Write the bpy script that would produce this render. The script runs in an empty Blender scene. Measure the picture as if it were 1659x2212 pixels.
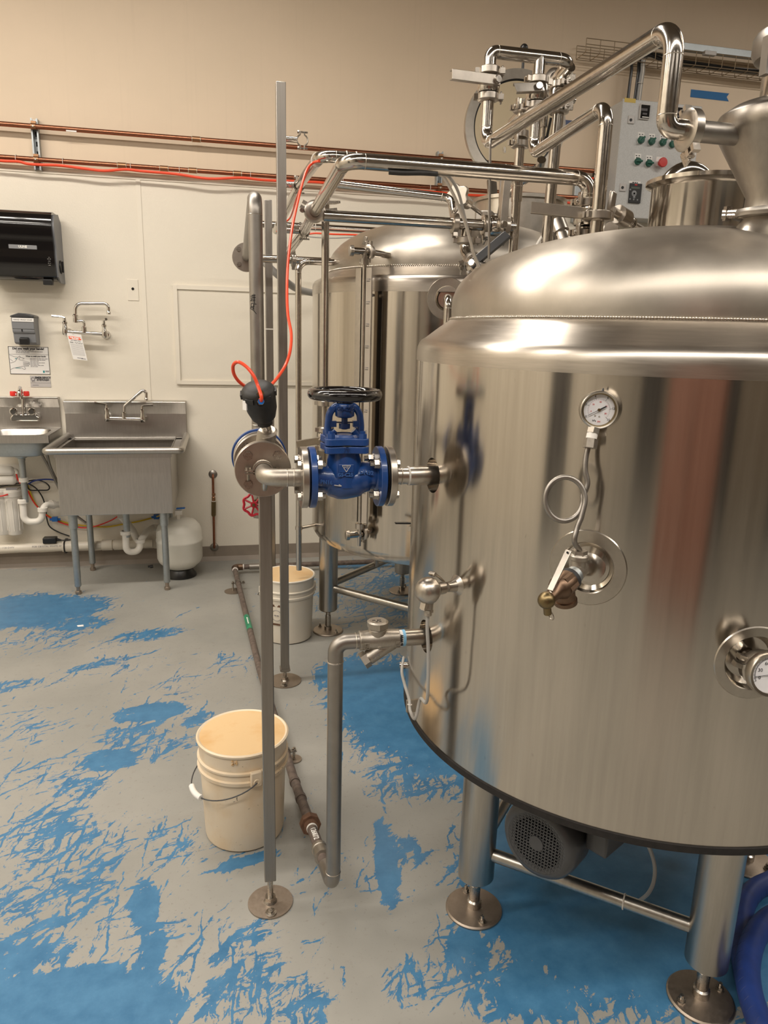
import bpy, bmesh, math, random
from mathutils import Vector, Matrix
from math import sin, cos, pi, radians
random.seed(7)
V = Vector
SC = bpy.context.scene
COL = SC.collection

# ---------------------------------------------------------------- camera
PW, PH, FPX = 1659.0, 2212.0, 1570.0
CX, CY = PW / 2, PH / 2
EYE = V((0.0, 0.0, 1.65))
_d = V((660 - CX, 7500 - CY, FPX)).normalized()               # direction of gravity seen by the lens (x right, y down, z ahead)
_wx = 8127.0
_wy = CY - ((_wx - CX) * _d.x + FPX * _d.z) / _d.y
RX = V((_wx - CX, _wy - CY, FPX)).normalized()                # room +X (along the back wall)
RZ = -_d
RY = RZ.cross(RX)
cam_d = bpy.data.cameras.new('camera')
cam_d.sensor_fit = 'HORIZONTAL'
cam_d.sensor_width = 36.0
cam_d.lens = FPX / PW * 36.0
cam_d.clip_start = 0.02
cam = bpy.data.objects.new('camera', cam_d)
COL.objects.link(cam)
M3 = Matrix((RX, RY, RZ))                                     # lens axes -> room axes
right, down, fwd = M3 @ V((1, 0, 0)), M3 @ V((0, 1, 0)), M3 @ V((0, 0, 1))
cam.matrix_world = Matrix.Translation(EYE) @ Matrix((right, -down, -fwd)).transposed().to_4x4()
SC.camera = cam

# ---------------------------------------------------------------- world, light, exposure
SC.view_settings.view_transform = 'Standard'
SC.view_settings.look = 'None'
SC.view_settings.gamma = 1.0
SC.view_settings.use_curve_mapping = False
SC.view_settings.exposure = 0.0
LAMP_W = 48.0                                                 # watts of one ceiling fixture
LAMP_C = (1.0, 0.925, 0.83)
ROOM = dict(x0=-4.2, x1=6.2, y0=-4.6, y1=5.255, z1=4.75)
w = bpy.data.worlds.new('world'); SC.world = w; w.use_nodes = True
w.node_tree.nodes['Background'].inputs[0].default_value = (0.9, 0.85, 0.78, 1)
w.node_tree.nodes['Background'].inputs[1].default_value = 0.05

# ---------------------------------------------------------------- where a pixel of the photograph lies in the room
def ray(px, py): return M3 @ V((px - CX, py - CY, FPX))
def WY(px, py, y): d = ray(px, py); return EYE + d * (y / d.y)
def WZ(px, py, z): d = ray(px, py); return EYE + d * ((z - EYE.z) / d.z)
def WX(px, py, x): d = ray(px, py); return EYE + d * (x / d.x)
def WD(px, py, depth): return EYE + ray(px, py) * (depth / FPX)
def hit_cyl(px, py, c, r):
    d = ray(px, py); a = d.x**2 + d.y**2; b = -2 * (d.x * c[0] + d.y * c[1]); k = c[0]**2 + c[1]**2 - r * r
    return EYE + d * ((-b - math.sqrt(max(b * b - 4 * a * k, 0))) / (2 * a))

# ---------------------------------------------------------------- materials
def N(nt, t, inp=None, **props):
    n = nt.nodes.new(t)
    for k, v in props.items(): setattr(n, k, v)
    for k, v in (inp or {}).items():
        if isinstance(v, bpy.types.NodeSocket): nt.links.new(v, n.inputs[k])
        else: n.inputs[k].default_value = v
    return n
def MA(nt, op, a, b=0.0, clamp=False):
    n = nt.nodes.new('ShaderNodeMath'); n.operation = op; n.use_clamp = clamp
    for i, v in enumerate((a, b)):
        if isinstance(v, bpy.types.NodeSocket): nt.links.new(v, n.inputs[i])
        else: n.inputs[i].default_value = v
    return n.outputs[0]
def new_mat(name):
    m = bpy.data.materials.new(name); m.use_nodes = True
    nt = m.node_tree; b = nt.nodes['Principled BSDF']
    return m, nt, b
def c4(c): return (c[0], c[1], c[2], 1.0)
def obj_co(nt, scale=(1, 1, 1), rot=(0, 0, 0), loc=(0, 0, 0)):
    tc = N(nt, 'ShaderNodeTexCoord')
    return N(nt, 'ShaderNodeMapping', {'Vector': tc.outputs['Object'], 'Scale': scale, 'Rotation': rot, 'Location': loc}).outputs[0]
def ramp(nt, fac, stops):
    r = nt.nodes.new('ShaderNodeValToRGB'); e = r.color_ramp.elements
    while len(e) < len(stops): e.new(0.5)
    for el, (p, c) in zip(e, stops): el.position = p; el.color = c4(c) if len(c) == 3 else c
    nt.links.new(fac, r.inputs[0]); return r.outputs[0]
def mix(nt, fac, a, b):
    n = nt.nodes.new('ShaderNodeMix'); n.data_type = 'RGBA'
    for k, v in ((0, fac), (6, a), (7, b)):
        if isinstance(v, bpy.types.NodeSocket): nt.links.new(v, n.inputs[k])
        else: n.inputs[k].default_value = v if k == 0 else c4(v)
    return n.outputs[2]
def noise(nt, co, scale, detail=4.0, rough=0.55, dist=0.0):
    return N(nt, 'ShaderNodeTexNoise', {'Vector': co, 'Scale': scale, 'Detail': detail, 'Roughness': rough, 'Distortion': dist}).outputs[0]
def bump(nt, b, h, strength, dist=0.002):
    n = N(nt, 'ShaderNodeBump', {'Height': h, 'Strength': strength, 'Distance': dist}); nt.links.new(n.outputs[0], b.inputs['Normal'])

def plain(name, col, rough=0.5, metal=0.0, var=0.0, scale=30.0, coat=0.0, bmp=0.0):
    m, nt, b = new_mat(name)
    b.inputs['Base Color'].default_value = c4(col); b.inputs['Roughness'].default_value = rough
    b.inputs['Metallic'].default_value = metal; b.inputs['Coat Weight'].default_value = coat
    if var or bmp:
        f = noise(nt, obj_co(nt), scale, 5)
        if var:
            lo = [max(c * (1 - var), 0) for c in col]; hi = [min(c * (1 + var), 1) for c in col]
            nt.links.new(ramp(nt, f, [(0.3, lo), (0.7, hi)]), b.inputs['Base Color'])
        if bmp: bump(nt, b, f, bmp, 0.001)
    return m

def steel(name, col, rough, streak=(1, 1, 60), amp=0.08, bmp=0.02, spots=0.0, aniso=0.0):
    m, nt, b = new_mat(name)
    b.inputs['Metallic'].default_value = 1.0
    f = noise(nt, obj_co(nt, streak), 6.0, 6, 0.65)
    g = noise(nt, obj_co(nt), 3.0, 3)
    r = MA(nt, 'ADD', MA(nt, 'MULTIPLY', MA(nt, 'SUBTRACT', f, 0.5), amp * 2), rough)
    r = MA(nt, 'ADD', r, MA(nt, 'MULTIPLY', MA(nt, 'SUBTRACT', g, 0.5), amp))
    nt.links.new(r, b.inputs['Roughness'])
    base = ramp(nt, f, [(0.25, [c * 0.88 for c in col]), (0.75, [min(c * 1.08, 1) for c in col])])
    if spots:
        s = noise(nt, obj_co(nt, (1, 1, 0.6)), 55.0, 2, 0.5)
        sf = ramp(nt, s, [(0.74, (0, 0, 0)), (0.79, (1, 1, 1))])
        base = mix(nt, MA(nt, 'MULTIPLY', sf, spots), base, [c * 0.55 for c in col])
    nt.links.new(base, b.inputs['Base Color'])
    if aniso:                                                  # brushed round the vessel: reflections smear up and down
        b.inputs['Anisotropic'].default_value = aniso; b.inputs['Anisotropic Rotation'].default_value = 0.25
        nt.links.new(N(nt, 'ShaderNodeTangent', direction_type='RADIAL', axis='Z').outputs[0], b.inputs['Tangent'])
    if bmp: bump(nt, b, f, bmp, 0.001)
    return m

MAT = {}
MAT['tank'] = steel('brushed_tank_steel', (0.535, 0.49, 0.43), 0.155, (9, 9, 0.35), 0.04, 0.008, spots=0.35, aniso=0.85)
MAT['dome'] = steel('brushed_dome_steel', (0.50, 0.455, 0.395), 0.40, (2, 2, 2), 0.05, 0.012, aniso=0.6)
MAT['band'] = steel('brushed_band_steel', (0.49, 0.445, 0.39), 0.30, (2, 2, 40), 0.05, 0.01, aniso=0.5)
MAT['cone'] = steel('brushed_funnel_steel', (0.36, 0.325, 0.285), 0.36, (12, 12, 1), 0.08, 0.01)
MAT['pipe'] = steel('polished_pipe_steel', (0.55, 0.51, 0.46), 0.16, (14, 14, 14), 0.05, 0.0)
MAT['pad'] = steel('turned_steel', (0.48, 0.44, 0.385), 0.30, (5, 5, 5), 0.05, 0.0)
MAT['dull'] = steel('dull_steel', (0.33, 0.305, 0.275), 0.42, (3, 3, 3), 0.10, 0.02)
MAT['post'] = steel('post_steel', (0.32, 0.295, 0.265), 0.40, (20, 20, 1.0), 0.10, 0.02)
MAT['leg'] = steel('leg_steel', (0.46, 0.43, 0.385), 0.30, (12, 12, 1), 0.07, 0.0)
MAT['cast'] = steel('cast_steel', (0.45, 0.41, 0.355), 0.44, (30, 30, 30), 0.08, 0.05)
MAT['flange'] = steel('machined_flange_steel', (0.50, 0.455, 0.40), 0.32, (6, 6, 6), 0.06, 0.01)
MAT['chrome'] = steel('chrome', (0.72, 0.70, 0.67), 0.09, (10, 10, 10), 0.03, 0.0)
MAT['sink'] = steel('sink_steel', (0.50, 0.475, 0.44), 0.36, (25, 2, 2), 0.09, 0.015)
MAT['galv'] = steel('galvanised_steel', (0.42, 0.45, 0.46), 0.48, (12, 12, 12), 0.12, 0.03)
MAT['bolt'] = steel('bolt_steel', (0.42, 0.385, 0.34), 0.28, (40, 40, 40), 0.08, 0.0)
MAT['weld'] = steel('weld_bead', (0.62, 0.57, 0.50), 0.30, (90, 90, 90), 0.2, 0.25)
MAT['footplate'] = steel('stained_foot_plate', (0.40, 0.335, 0.275), 0.45, (18, 18, 18), 0.16, 0.05)
MAT['copper'] = steel('tarnished_copper', (0.34, 0.14, 0.08), 0.30, (3, 25, 25), 0.12, 0.02)
MAT['coupling'] = steel('soldered_copper', (0.36, 0.20, 0.11), 0.40, (30, 30, 30), 0.12, 0.02)
MAT['solder'] = plain('solder_ring', (0.62, 0.62, 0.52), 0.35, 0.8)
MAT['brass'] = steel('old_brass', (0.22, 0.165, 0.085), 0.38, (30, 30, 30), 0.12, 0.02)
MAT['bronze'] = steel('bronze_casting', (0.19, 0.125, 0.085), 0.42, (40, 40, 40), 0.12, 0.05)
MAT['iron'] = plain('brown_iron_pipe', (0.155, 0.12, 0.10), 0.6, 0.35, 0.35, 40, bmp=0.2)
MAT['rust'] = plain('rusty_union', (0.17, 0.09, 0.055), 0.6, 0.4, 0.3, 50, bmp=0.2)
MAT['blue'] = plain('blue_enamel', (0.010, 0.052, 0.205), 0.32, 0.0, 0.12, 25, coat=0.35, bmp=0.06)
MAT['blue_relief'] = plain('lit_blue_relief', (0.035, 0.10, 0.30), 0.4)  # lighter blue painted in for light catching the raised lettering
MAT['blue_dark'] = plain('dark_blue_enamel', (0.007, 0.03, 0.12), 0.35, 0.0, 0.1, 25, coat=0.3)
MAT['black'] = plain('black_plastic', (0.012, 0.012, 0.012), 0.32)
MAT['black_gloss'] = plain('black_gloss', (0.006, 0.005, 0.005), 0.12, coat=0.5)
MAT['black_matte'] = plain('black_matte', (0.02, 0.019, 0.018), 0.55, 0, 0.3, 60)
MAT['gasket'] = plain('black_gasket', (0.01, 0.01, 0.01), 0.6)
MAT['orange'] = plain('orange_hose', (0.85, 0.075, 0.025), 0.32)
MAT['red'] = plain('red_paint', (0.42, 0.012, 0.028), 0.35, coat=0.2)
MAT['redcap'] = plain('red_plastic', (0.75, 0.03, 0.02), 0.35)
MAT['white'] = plain('white_plastic', (0.76, 0.72, 0.65), 0.38)
MAT['pvc'] = plain('cream_pvc', (0.72, 0.66, 0.56), 0.38)
MAT['tankwhite'] = plain('white_painted_steel', (0.70, 0.68, 0.61), 0.35, 0, 0.05, 8)
MAT['paper'] = plain('paper', (0.78, 0.76, 0.73), 0.6)
MAT['paper_grey'] = plain('grey_laminate', (0.50, 0.475, 0.455), 0.4)
MAT['ink'] = plain('black_ink', (0.02, 0.02, 0.022), 0.6)
MAT['ink_grey'] = plain('grey_ink', (0.22, 0.21, 0.22), 0.6)
MAT['ink_red'] = plain('red_ink', (0.55, 0.03, 0.03), 0.6)
MAT['ink_white'] = plain('white_ink', (0.8, 0.78, 0.74), 0.6)
MAT['tag_red'] = plain('orange_red_print', (0.85, 0.09, 0.02), 0.6)
MAT['grey_plastic'] = plain('grey_plastic', (0.20, 0.205, 0.215), 0.45)
MAT['grey_cable'] = plain('grey_cable', (0.36, 0.35, 0.33), 0.45)
MAT['white_cable'] = plain('white_cable', (0.70, 0.66, 0.60), 0.45)
MAT['yellow'] = plain('yellow_tube', (0.62, 0.44, 0.02), 0.4)
MAT['blue_tube'] = plain('blue_tube', (0.01, 0.03, 0.20), 0.4)
MAT['blue_clip'] = plain('blue_plastic', (0.01, 0.13, 0.45), 0.35)
MAT['green_label'] = plain('green_label', (0.02, 0.22, 0.11), 0.3, 0, 0.3, 40)
MAT['tape'] = plain('blue_masking_tape', (0.012, 0.13, 0.34), 0.6)
MAT['tape_yellow'] = plain('yellow_tape', (0.62, 0.45, 0.10), 0.6)
MAT['cabinet'] = plain('grey_powder_coat', (0.50, 0.50, 0.49), 0.42, 0.0, 0.10, 160, bmp=0.06)
MAT['motor'] = plain('dark_grey_motor_paint', (0.045, 0.046, 0.049), 0.38, 0, 0.15, 20, coat=0.2)
MAT['green_knob'] = plain('green_switch', (0.004, 0.085, 0.055), 0.3, coat=0.3)
MAT['estop'] = plain('red_button', (0.50, 0.035, 0.03), 0.4)
MAT['hose'] = plain('blue_rubber_hose', (0.012, 0.035, 0.17), 0.5, 0, 0.2, 20)
MAT['hose_line'] = plain('dark_hose_wrap', (0.008, 0.018, 0.08), 0.55)
MAT['dial'] = plain('white_dial', (0.72, 0.72, 0.74), 0.4)
MAT['ptfe'] = plain('thread_tape', (0.78, 0.75, 0.70), 0.6)
MAT['ptfe_blue'] = plain('pale_blue_thread_tape', (0.22, 0.48, 0.72), 0.5)
MAT['wire'] = plain('zinc_wire', (0.36, 0.28, 0.19), 0.45, 0.7)
MAT['scale'] = plain('etched_scale_plate', (0.47, 0.42, 0.36), 0.45, 0.6)
MAT['skirt'] = plain('black_skirt_edge', (0.012, 0.010, 0.009), 0.85, 0, 0.3, 70)
MAT['hole'] = plain('dark_hole', (0.003, 0.003, 0.003), 0.8)
MAT['lcd'] = plain('lcd_screen', (0.10, 0.12, 0.10), 0.2)
MAT['teal'] = plain('teal_print', (0.03, 0.25, 0.27), 0.6)

def glass(name, tint, alpha_rough=0.02):
    m, nt, b = new_mat(name)
    b.inputs['Base Color'].default_value = c4(tint); b.inputs['Roughness'].default_value = alpha_rough
    b.inputs['Transmission Weight'].default_value = 1.0; b.inputs['IOR'].default_value = 1.12
    return m
MAT['glass'] = glass('sight_glass', (0.90, 0.93, 0.86))

def wall_paint(name, col, col2, bmp_scale, bmp, rough=0.5, streaks=0.0):
    m, nt, b = new_mat(name)
    b.inputs['Roughness'].default_value = rough
    f = noise(nt, obj_co(nt), 1.6, 4)
    base = ramp(nt, f, [(0.3, col), (0.7, col2)])
    if streaks:
        s = noise(nt, obj_co(nt, (30, 30, 0.5)), 1.5, 4)
        base = mix(nt, MA(nt, 'MULTIPLY', ramp(nt, s, [(0.58, (0, 0, 0)), (0.72, (1, 1, 1))]), streaks), base, [c * 0.82 for c in col])
    nt.links.new(base, b.inputs['Base Color'])
    bump(nt, b, noise(nt, obj_co(nt), bmp_scale, 3), bmp, 0.003)
    return m
MAT['wall'] = wall_paint('tan_wall_paint', (0.69, 0.56, 0.415), (0.73, 0.59, 0.44), 180, 0.05, 0.55, streaks=0.12)
MAT['frp'] = wall_paint('cream_wall_panel', (0.745, 0.69, 0.585), (0.775, 0.72, 0.615), 120, 0.30, 0.36)
MAT['frp_trim'] = plain('cream_panel_trim', (0.77, 0.715, 0.61), 0.4)
MAT['base'] = plain('taupe_base', (0.235, 0.195, 0.155), 0.5, 0, 0.12, 6)
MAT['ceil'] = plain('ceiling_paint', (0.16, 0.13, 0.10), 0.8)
MAT['door'] = plain('dark_reflection_slab', (0.035, 0.032, 0.03), 0.6)  # for the slabs added behind the camera to darken bands in the steel
MAT['reflection_red'] = plain('red_brown_reflection', (0.23, 0.105, 0.075), 0.5)  # warm tone of the added slab and cabinet, there to be reflected
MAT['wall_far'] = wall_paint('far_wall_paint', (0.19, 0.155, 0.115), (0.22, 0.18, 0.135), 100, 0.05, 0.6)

def floor_mat():
    m, nt, b = new_mat('worn_blue_floor')
    tc = N(nt, 'ShaderNodeTexCoord'); P = tc.outputs['Object']
    wob = N(nt, 'ShaderNodeTexNoise', {'Vector': P, 'Scale': 9.0, 'Detail': 6.0})
    Pw = N(nt, 'ShaderNodeMixRGB', {'Fac': 0.07, 'Color1': P, 'Color2': wob.outputs['Color']}).outputs[0]
    bias = None
    for (x, y, rx, ry, ang, amp) in FLOOR_BLOBS:
        # patch of surviving paint: local coordinates = R(-ang) (p - c) / r
        sub = N(nt, 'ShaderNodeVectorMath', {0: P, 1: (x, y, 0)}, operation='SUBTRACT').outputs[0]
        mp = N(nt, 'ShaderNodeMapping', {'Vector': sub, 'Rotation': (0, 0, -radians(ang))}).outputs[0]
        sc = N(nt, 'ShaderNodeVectorMath', {0: mp, 1: (1 / rx, 1 / ry, 0)}, operation='MULTIPLY').outputs[0]
        ln = N(nt, 'ShaderNodeVectorMath', {0: sc}, operation='LENGTH').outputs['Value']
        v = N(nt, 'ShaderNodeMapRange', {'Value': ln, 'From Min': 0.45, 'From Max': 1.35, 'To Min': amp, 'To Max': 0.0}, interpolation_type='SMOOTHSTEP').outputs[0]
        bias = v if bias is None else (MA(nt, 'MAXIMUM', bias, v) if amp > 0 else MA(nt, 'ADD', bias, v))
    # streaky scuffs in several directions
    def scuff(ang, sx, sy, seed, thr):
        m0 = N(nt, 'ShaderNodeMapping', {'Vector': Pw, 'Rotation': (0, 0, radians(-ang))}).outputs[0]
        mp = N(nt, 'ShaderNodeMapping', {'Vector': m0, 'Scale': (sx, sy, 1), 'Location': (seed, seed * 1.7, 0)}).outputs[0]
        return noise(nt, mp, 1.0, 4, 0.62)
    s1 = scuff(38, 3.6, 34, 3.1, 0); s2 = scuff(57, 3.2, 40, 8.3, 0); s3 = scuff(12, 3.6, 40, 1.7, 0); s4 = scuff(84, 3.0, 44, 5.2, 0)
    smax = MA(nt, 'MAXIMUM', MA(nt, 'MAXIMUM', s1, s2), MA(nt, 'MAXIMUM', s3, s4))
    big = noise(nt, P, 2.2, 6, 0.6)
    fine = noise(nt, P, 34.0, 6, 0.7)
    val = MA(nt, 'ADD', bias, MA(nt, 'MULTIPLY', MA(nt, 'SUBTRACT', big, 0.5), 0.9))
    val = MA(nt, 'ADD', val, MA(nt, 'MULTIPLY', MA(nt, 'SUBTRACT', smax, 0.615), 2.0))
    val = MA(nt, 'ADD', val, MA(nt, 'MULTIPLY', MA(nt, 'SUBTRACT', fine, 0.5), 0.75))
    mask = N(nt, 'ShaderNodeMapRange', {'Value': val, 'From Min': 0.235, 'From Max': 0.265}).outputs[0]
    gn = noise(nt, P, 1.1, 5, 0.6); g2 = noise(nt, P, 70, 4, 0.7); g3 = noise(nt, P, 14.0, 5, 0.7)
    grey = ramp(nt, gn, [(0.28, (0.245, 0.243, 0.222)), (0.72, (0.355, 0.342, 0.308))])
    grey = mix(nt, ramp(nt, g2, [(0.60, (0, 0, 0)), (0.75, (0.75, 0.75, 0.75))]), grey, (0.17, 0.15, 0.125))
    grey = mix(nt, ramp(nt, g3, [(0.62, (0, 0, 0)), (0.80, (0.55, 0.55, 0.55))]), grey, (0.20, 0.165, 0.13))
    blue = ramp(nt, g3, [(0.3, (0.036, 0.140, 0.275)), (0.7, (0.066, 0.205, 0.365))])
    blue = mix(nt, ramp(nt, g2, [(0.66, (0, 0, 0)), (0.74, (0.35, 0.35, 0.35))]), blue, (0.22, 0.33, 0.42))
    nt.links.new(mix(nt, mask, grey, blue), b.inputs['Base Color'])
    r = N(nt, 'ShaderNodeMapRange', {'Value': mask, 'To Min': 0.52, 'To Max': 0.36}).outputs[0]
    nt.links.new(MA(nt, 'ADD', r, MA(nt, 'MULTIPLY', MA(nt, 'SUBTRACT', g3, 0.5), 0.2)), b.inputs['Roughness'])
    h = MA(nt, 'ADD', mask, MA(nt, 'MULTIPLY', fine, 0.5))
    bump(nt, b, h, 0.18, 0.002)
    return m
FLOOR_BLOBS = [
    (-1.15, 4.40, 0.42, 0.30, 0, 0.75), (-0.86, 4.15, 0.24, 0.13, 0, 0.55), (-1.0, 3.88, 0.36, 0.22, 40, 0.27), (-0.42, 3.93, 0.28, 0.10, 10, 0.45), (-0.62, 3.60, 0.22, 0.05, 25, 0.40), (-1.05, 3.40, 0.20, 0.08, 10, 0.42),
    (-0.37, 3.05, 0.17, 0.09, 10, 0.62), (-0.40, 2.86, 0.19, 0.14, 0, 0.40), (-0.47, 2.70, 0.14, 0.09, 0, 0.60), (-0.28, 2.76, 0.20, 0.14, 0, 0.33), (-0.55, 2.52, 0.13, 0.09, 30, 0.34), (-0.15, 2.95, 0.10, 0.06, 40, 0.42),
    (-0.64, 2.25, 0.24, 0.26, 30, 0.38), (-0.52, 2.00, 0.24, 0.20, 30, 0.44), (-0.28, 2.15, 0.20, 0.20, 0, 0.27), (-0.27, 1.90, 0.05, 0.14, 8, 0.62), (-0.23, 1.70, 0.045, 0.14, 0, 0.50),
    (-0.44, 1.61, 0.26, 0.11, 0, 0.85), (-0.29, 1.53, 0.17, 0.13, 0, 0.75), (-0.62, 1.76, 0.22, 0.13, 0, 0.50), (0.00, 1.56, 0.18, 0.11, 40, 0.36), (0.13, 1.49, 0.12, 0.11, 0, 0.36), (0.02, 1.72, 0.16, 0.07, 40, 0.31), (0.03, 2.03, 0.15, 0.035, 10, 0.50),
    (0.84, 2.92, 0.42, 0.56, 15, 0.95), (0.60, 3.25, 0.24, 0.30, 0, 0.60), (0.76, 2.38, 0.30, 0.22, 0, 0.46), (0.47, 1.94, 0.045, 0.28, -8, 0.60), (0.56, 1.98, 0.07, 0.10, 25, 0.42), (0.62, 1.57, 0.09, 0.12, 0, 0.44), (0.46, 1.50, 0.14, 0.10, 0, 0.30),
    (1.16, 1.72, 0.50, 0.48, 0, 0.95), (0.80, 1.42, 0.24, 0.13, 0, 0.46), (1.75, 1.9, 0.7, 0.9, 0, 0.95), (1.40, 4.40, 1.1, 0.75, 0, 0.36), (0.95, 5.00, 0.35, 0.12, 0, 0.50), (-0.10, 1.80, 0.8, 0.4, 0, 0.20), (-0.7, 3.0, 0.6, 0.5, 20, 0.19), (-0.35, 3.45, 0.5, 0.3, 10, 0.20), (-0.75, 2.6, 0.3, 0.3, 0, 0.24),
]
MAT['floor'] = floor_mat()

# ---------------------------------------------------------------- mesh builder
def basis(w):
    w = V(w).normalized(); h = V((0, 0, 1)) if abs(w.z) < 0.95 else V((1, 0, 0))
    u = h.cross(w).normalized(); return u, w.cross(u), w
class MB:
    def __init__(s): s.v = []; s.f = []
    def add(s, vs, fs):
        k = len(s.v); s.v += [V(p) for p in vs]; s.f += [tuple(i + k for i in f) for f in fs]; return s
    def frame_box(s, c, u, v, w, hu, hv, hw):
        c = V(c); P = [c + u * a * hu + v * b * hv + w * d * hw for d in (-1, 1) for b in (-1, 1) for a in (-1, 1)]
        return s.add(P, [(0, 2, 3, 1), (4, 5, 7, 6), (0, 1, 5, 4), (2, 6, 7, 3), (0, 4, 6, 2), (1, 3, 7, 5)])
    def box(s, a, b):
        a, b = V(a), V(b); c = (a + b) / 2; h = (b - a) / 2
        return s.frame_box(c, V((1, 0, 0)), V((0, 1, 0)), V((0, 0, 1)), abs(h.x), abs(h.y), abs(h.z))
    def bar(s, p0, p1, wu, wv, up=None):
        p0, p1 = V(p0), V(p1); w = (p1 - p0).normalized()
        if up is None: u, v, w = basis(w)
        else: u = V(up).cross(w).normalized(); v = w.cross(u)
        return s.frame_box((p0 + p1) / 2, u, v, w, wu / 2, wv / 2, (p1 - p0).length / 2)
    def lathe(s, prof, p, axis=(0, 0, 1), n=32, cap0=True, cap1=True, squash=1.0):
        u, v, w = basis(axis); p = V(p); vs = []; fs = []
        for r, h in prof:
            for i in range(n):
                a = 2 * pi * i / n; vs.append(p + u * (r * cos(a)) + v * (r * squash * sin(a)) + w * h)
        for j in range(len(prof) - 1):
            for i in range(n):
                k = (i + 1) % n; fs.append((j * n + i, j * n + k, (j + 1) * n + k, (j + 1) * n + i))
        if cap0 and prof[0][0] > 1e-5: fs.append(tuple(reversed(range(n))))
        if cap1 and prof[-1][0] > 1e-5: fs.append(tuple((len(prof) - 1) * n + i for i in range(n)))
        return s.add(vs, fs)
    def cyl(s, p0, p1, r, r1=None, n=24):
        p0, p1 = V(p0), V(p1); return s.lathe([(r, 0), (r if r1 is None else r1, (p1 - p0).length)], p0, p1 - p0, n)
    def ring(s, p, axis, R, r, n=40, m=10):
        prof = [(R + r * cos(2 * pi * i / m), r * sin(2 * pi * i / m)) for i in range(m + 1)]
        return s.lathe(prof, p, axis, n, False, False)
    def sph(s, c, r, axis=(0, 0, 1), sq=1.0, n=20, a0=-90, a1=90):
        k = 10; prof = [(max(r * cos(radians(a0 + (a1 - a0) * i / k)), 1e-4), sq * r * sin(radians(a0 + (a1 - a0) * i / k))) for i in range(k + 1)]
        return s.lathe(prof, c, axis, n)
    def tube(s, pts, r, n=16, bend=0.0, seg=8, closed=False, caps=True, radii=None):
        pts = [V(p) for p in pts]
        if bend > 0 and len(pts) > 2:
            out = [pts[0]]
            for a, q, c in zip(pts, pts[1:], pts[2:]):
                d0, d1 = (a - q).normalized(), (c - q).normalized()
                ang = d0.angle(d1)
                if ang > pi - 0.02: out.append(q); continue
                t = min(bend / math.tan(ang / 2), (a - q).length * 0.49, (c - q).length * 0.49)
                R = t * math.tan(ang / 2); bis = (d0 + d1).normalized(); cen = q + bis * (R / sin(ang / 2))
                s0, s1 = q + d0 * t - cen, q + d1 * t - cen
                ax = s0.cross(s1).normalized(); tot = s0.angle(s1)
                for i in range(seg + 1): out.append(cen + Matrix.Rotation(tot * i / seg, 3, ax) @ s0)
            out.append(pts[-1]); pts = out
        L = len(pts); tang = []
        for i in range(L):
            if closed: d = pts[(i + 1) % L] - pts[i - 1]
            else: d = pts[min(i + 1, L - 1)] - pts[max(i - 1, 0)]
            tang.append(d.normalized())
        u, v, w = basis(tang[0]); vs = []; fs = []
        for i in range(L):
            if i:
                q = tang[i - 1].rotation_difference(tang[i]); u = q @ u
                u = (u - tang[i] * u.dot(tang[i])).normalized()
            v = tang[i].cross(u); rr = radii[i] if radii else r
            for k in range(n):
                a = 2 * pi * k / n; vs.append(pts[i] + u * (rr * cos(a)) + v * (rr * sin(a)))
        for i in range(L - (0 if closed else 1)):
            j = (i + 1) % L
            for k in range(n):
                l = (k + 1) % n; fs.append((i * n + k, i * n + l, j * n + l, j * n + k))
        if caps and not closed: fs += [tuple(reversed(range(n))), tuple((L - 1) * n + k for k in range(n))]
        return s.add(vs, fs)
    def prism(s, poly, p, u, v, depth):
        """poly in the plane (u, v) at p, pushed along u x v by depth"""
        u, v = V(u), V(v); w = u.cross(v).normalized() * depth; p = V(p); n = len(poly)
        a = [p + u * x + v * y for x, y in poly]
        return s.add(a + [q + w for q in a], [tuple(reversed(range(n))), tuple(range(n, 2 * n))] + [(i, (i + 1) % n, n + (i + 1) % n, n + i) for i in range(n)])
    def bolt(s, p, axis, r=0.009, h=0.007, shank=0.0, sr=None):
        axis = V(axis).normalized(); s.cyl(p, V(p) + axis * h, r, n=6)
        if shank: s.cyl(V(p) + axis * h, V(p) + axis * (h + shank), sr or r * 0.55, n=10)
        return s
def spline(pts, k=8):
    pts = [V(p) for p in pts]; out = []
    for i in range(len(pts) - 1):
        p0 = pts[max(i - 1, 0)]; p1 = pts[i]; p2 = pts[i + 1]; p3 = pts[min(i + 2, len(pts) - 1)]
        for j in range(k):
            t = j / k; out.append(0.5 * ((2 * p1) + (p2 - p0) * t + (2 * p0 - 5 * p1 + 4 * p2 - p3) * t * t + (3 * p1 - p0 - 3 * p2 + p3) * t**3))
    out.append(pts[-1]); return out

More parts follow.
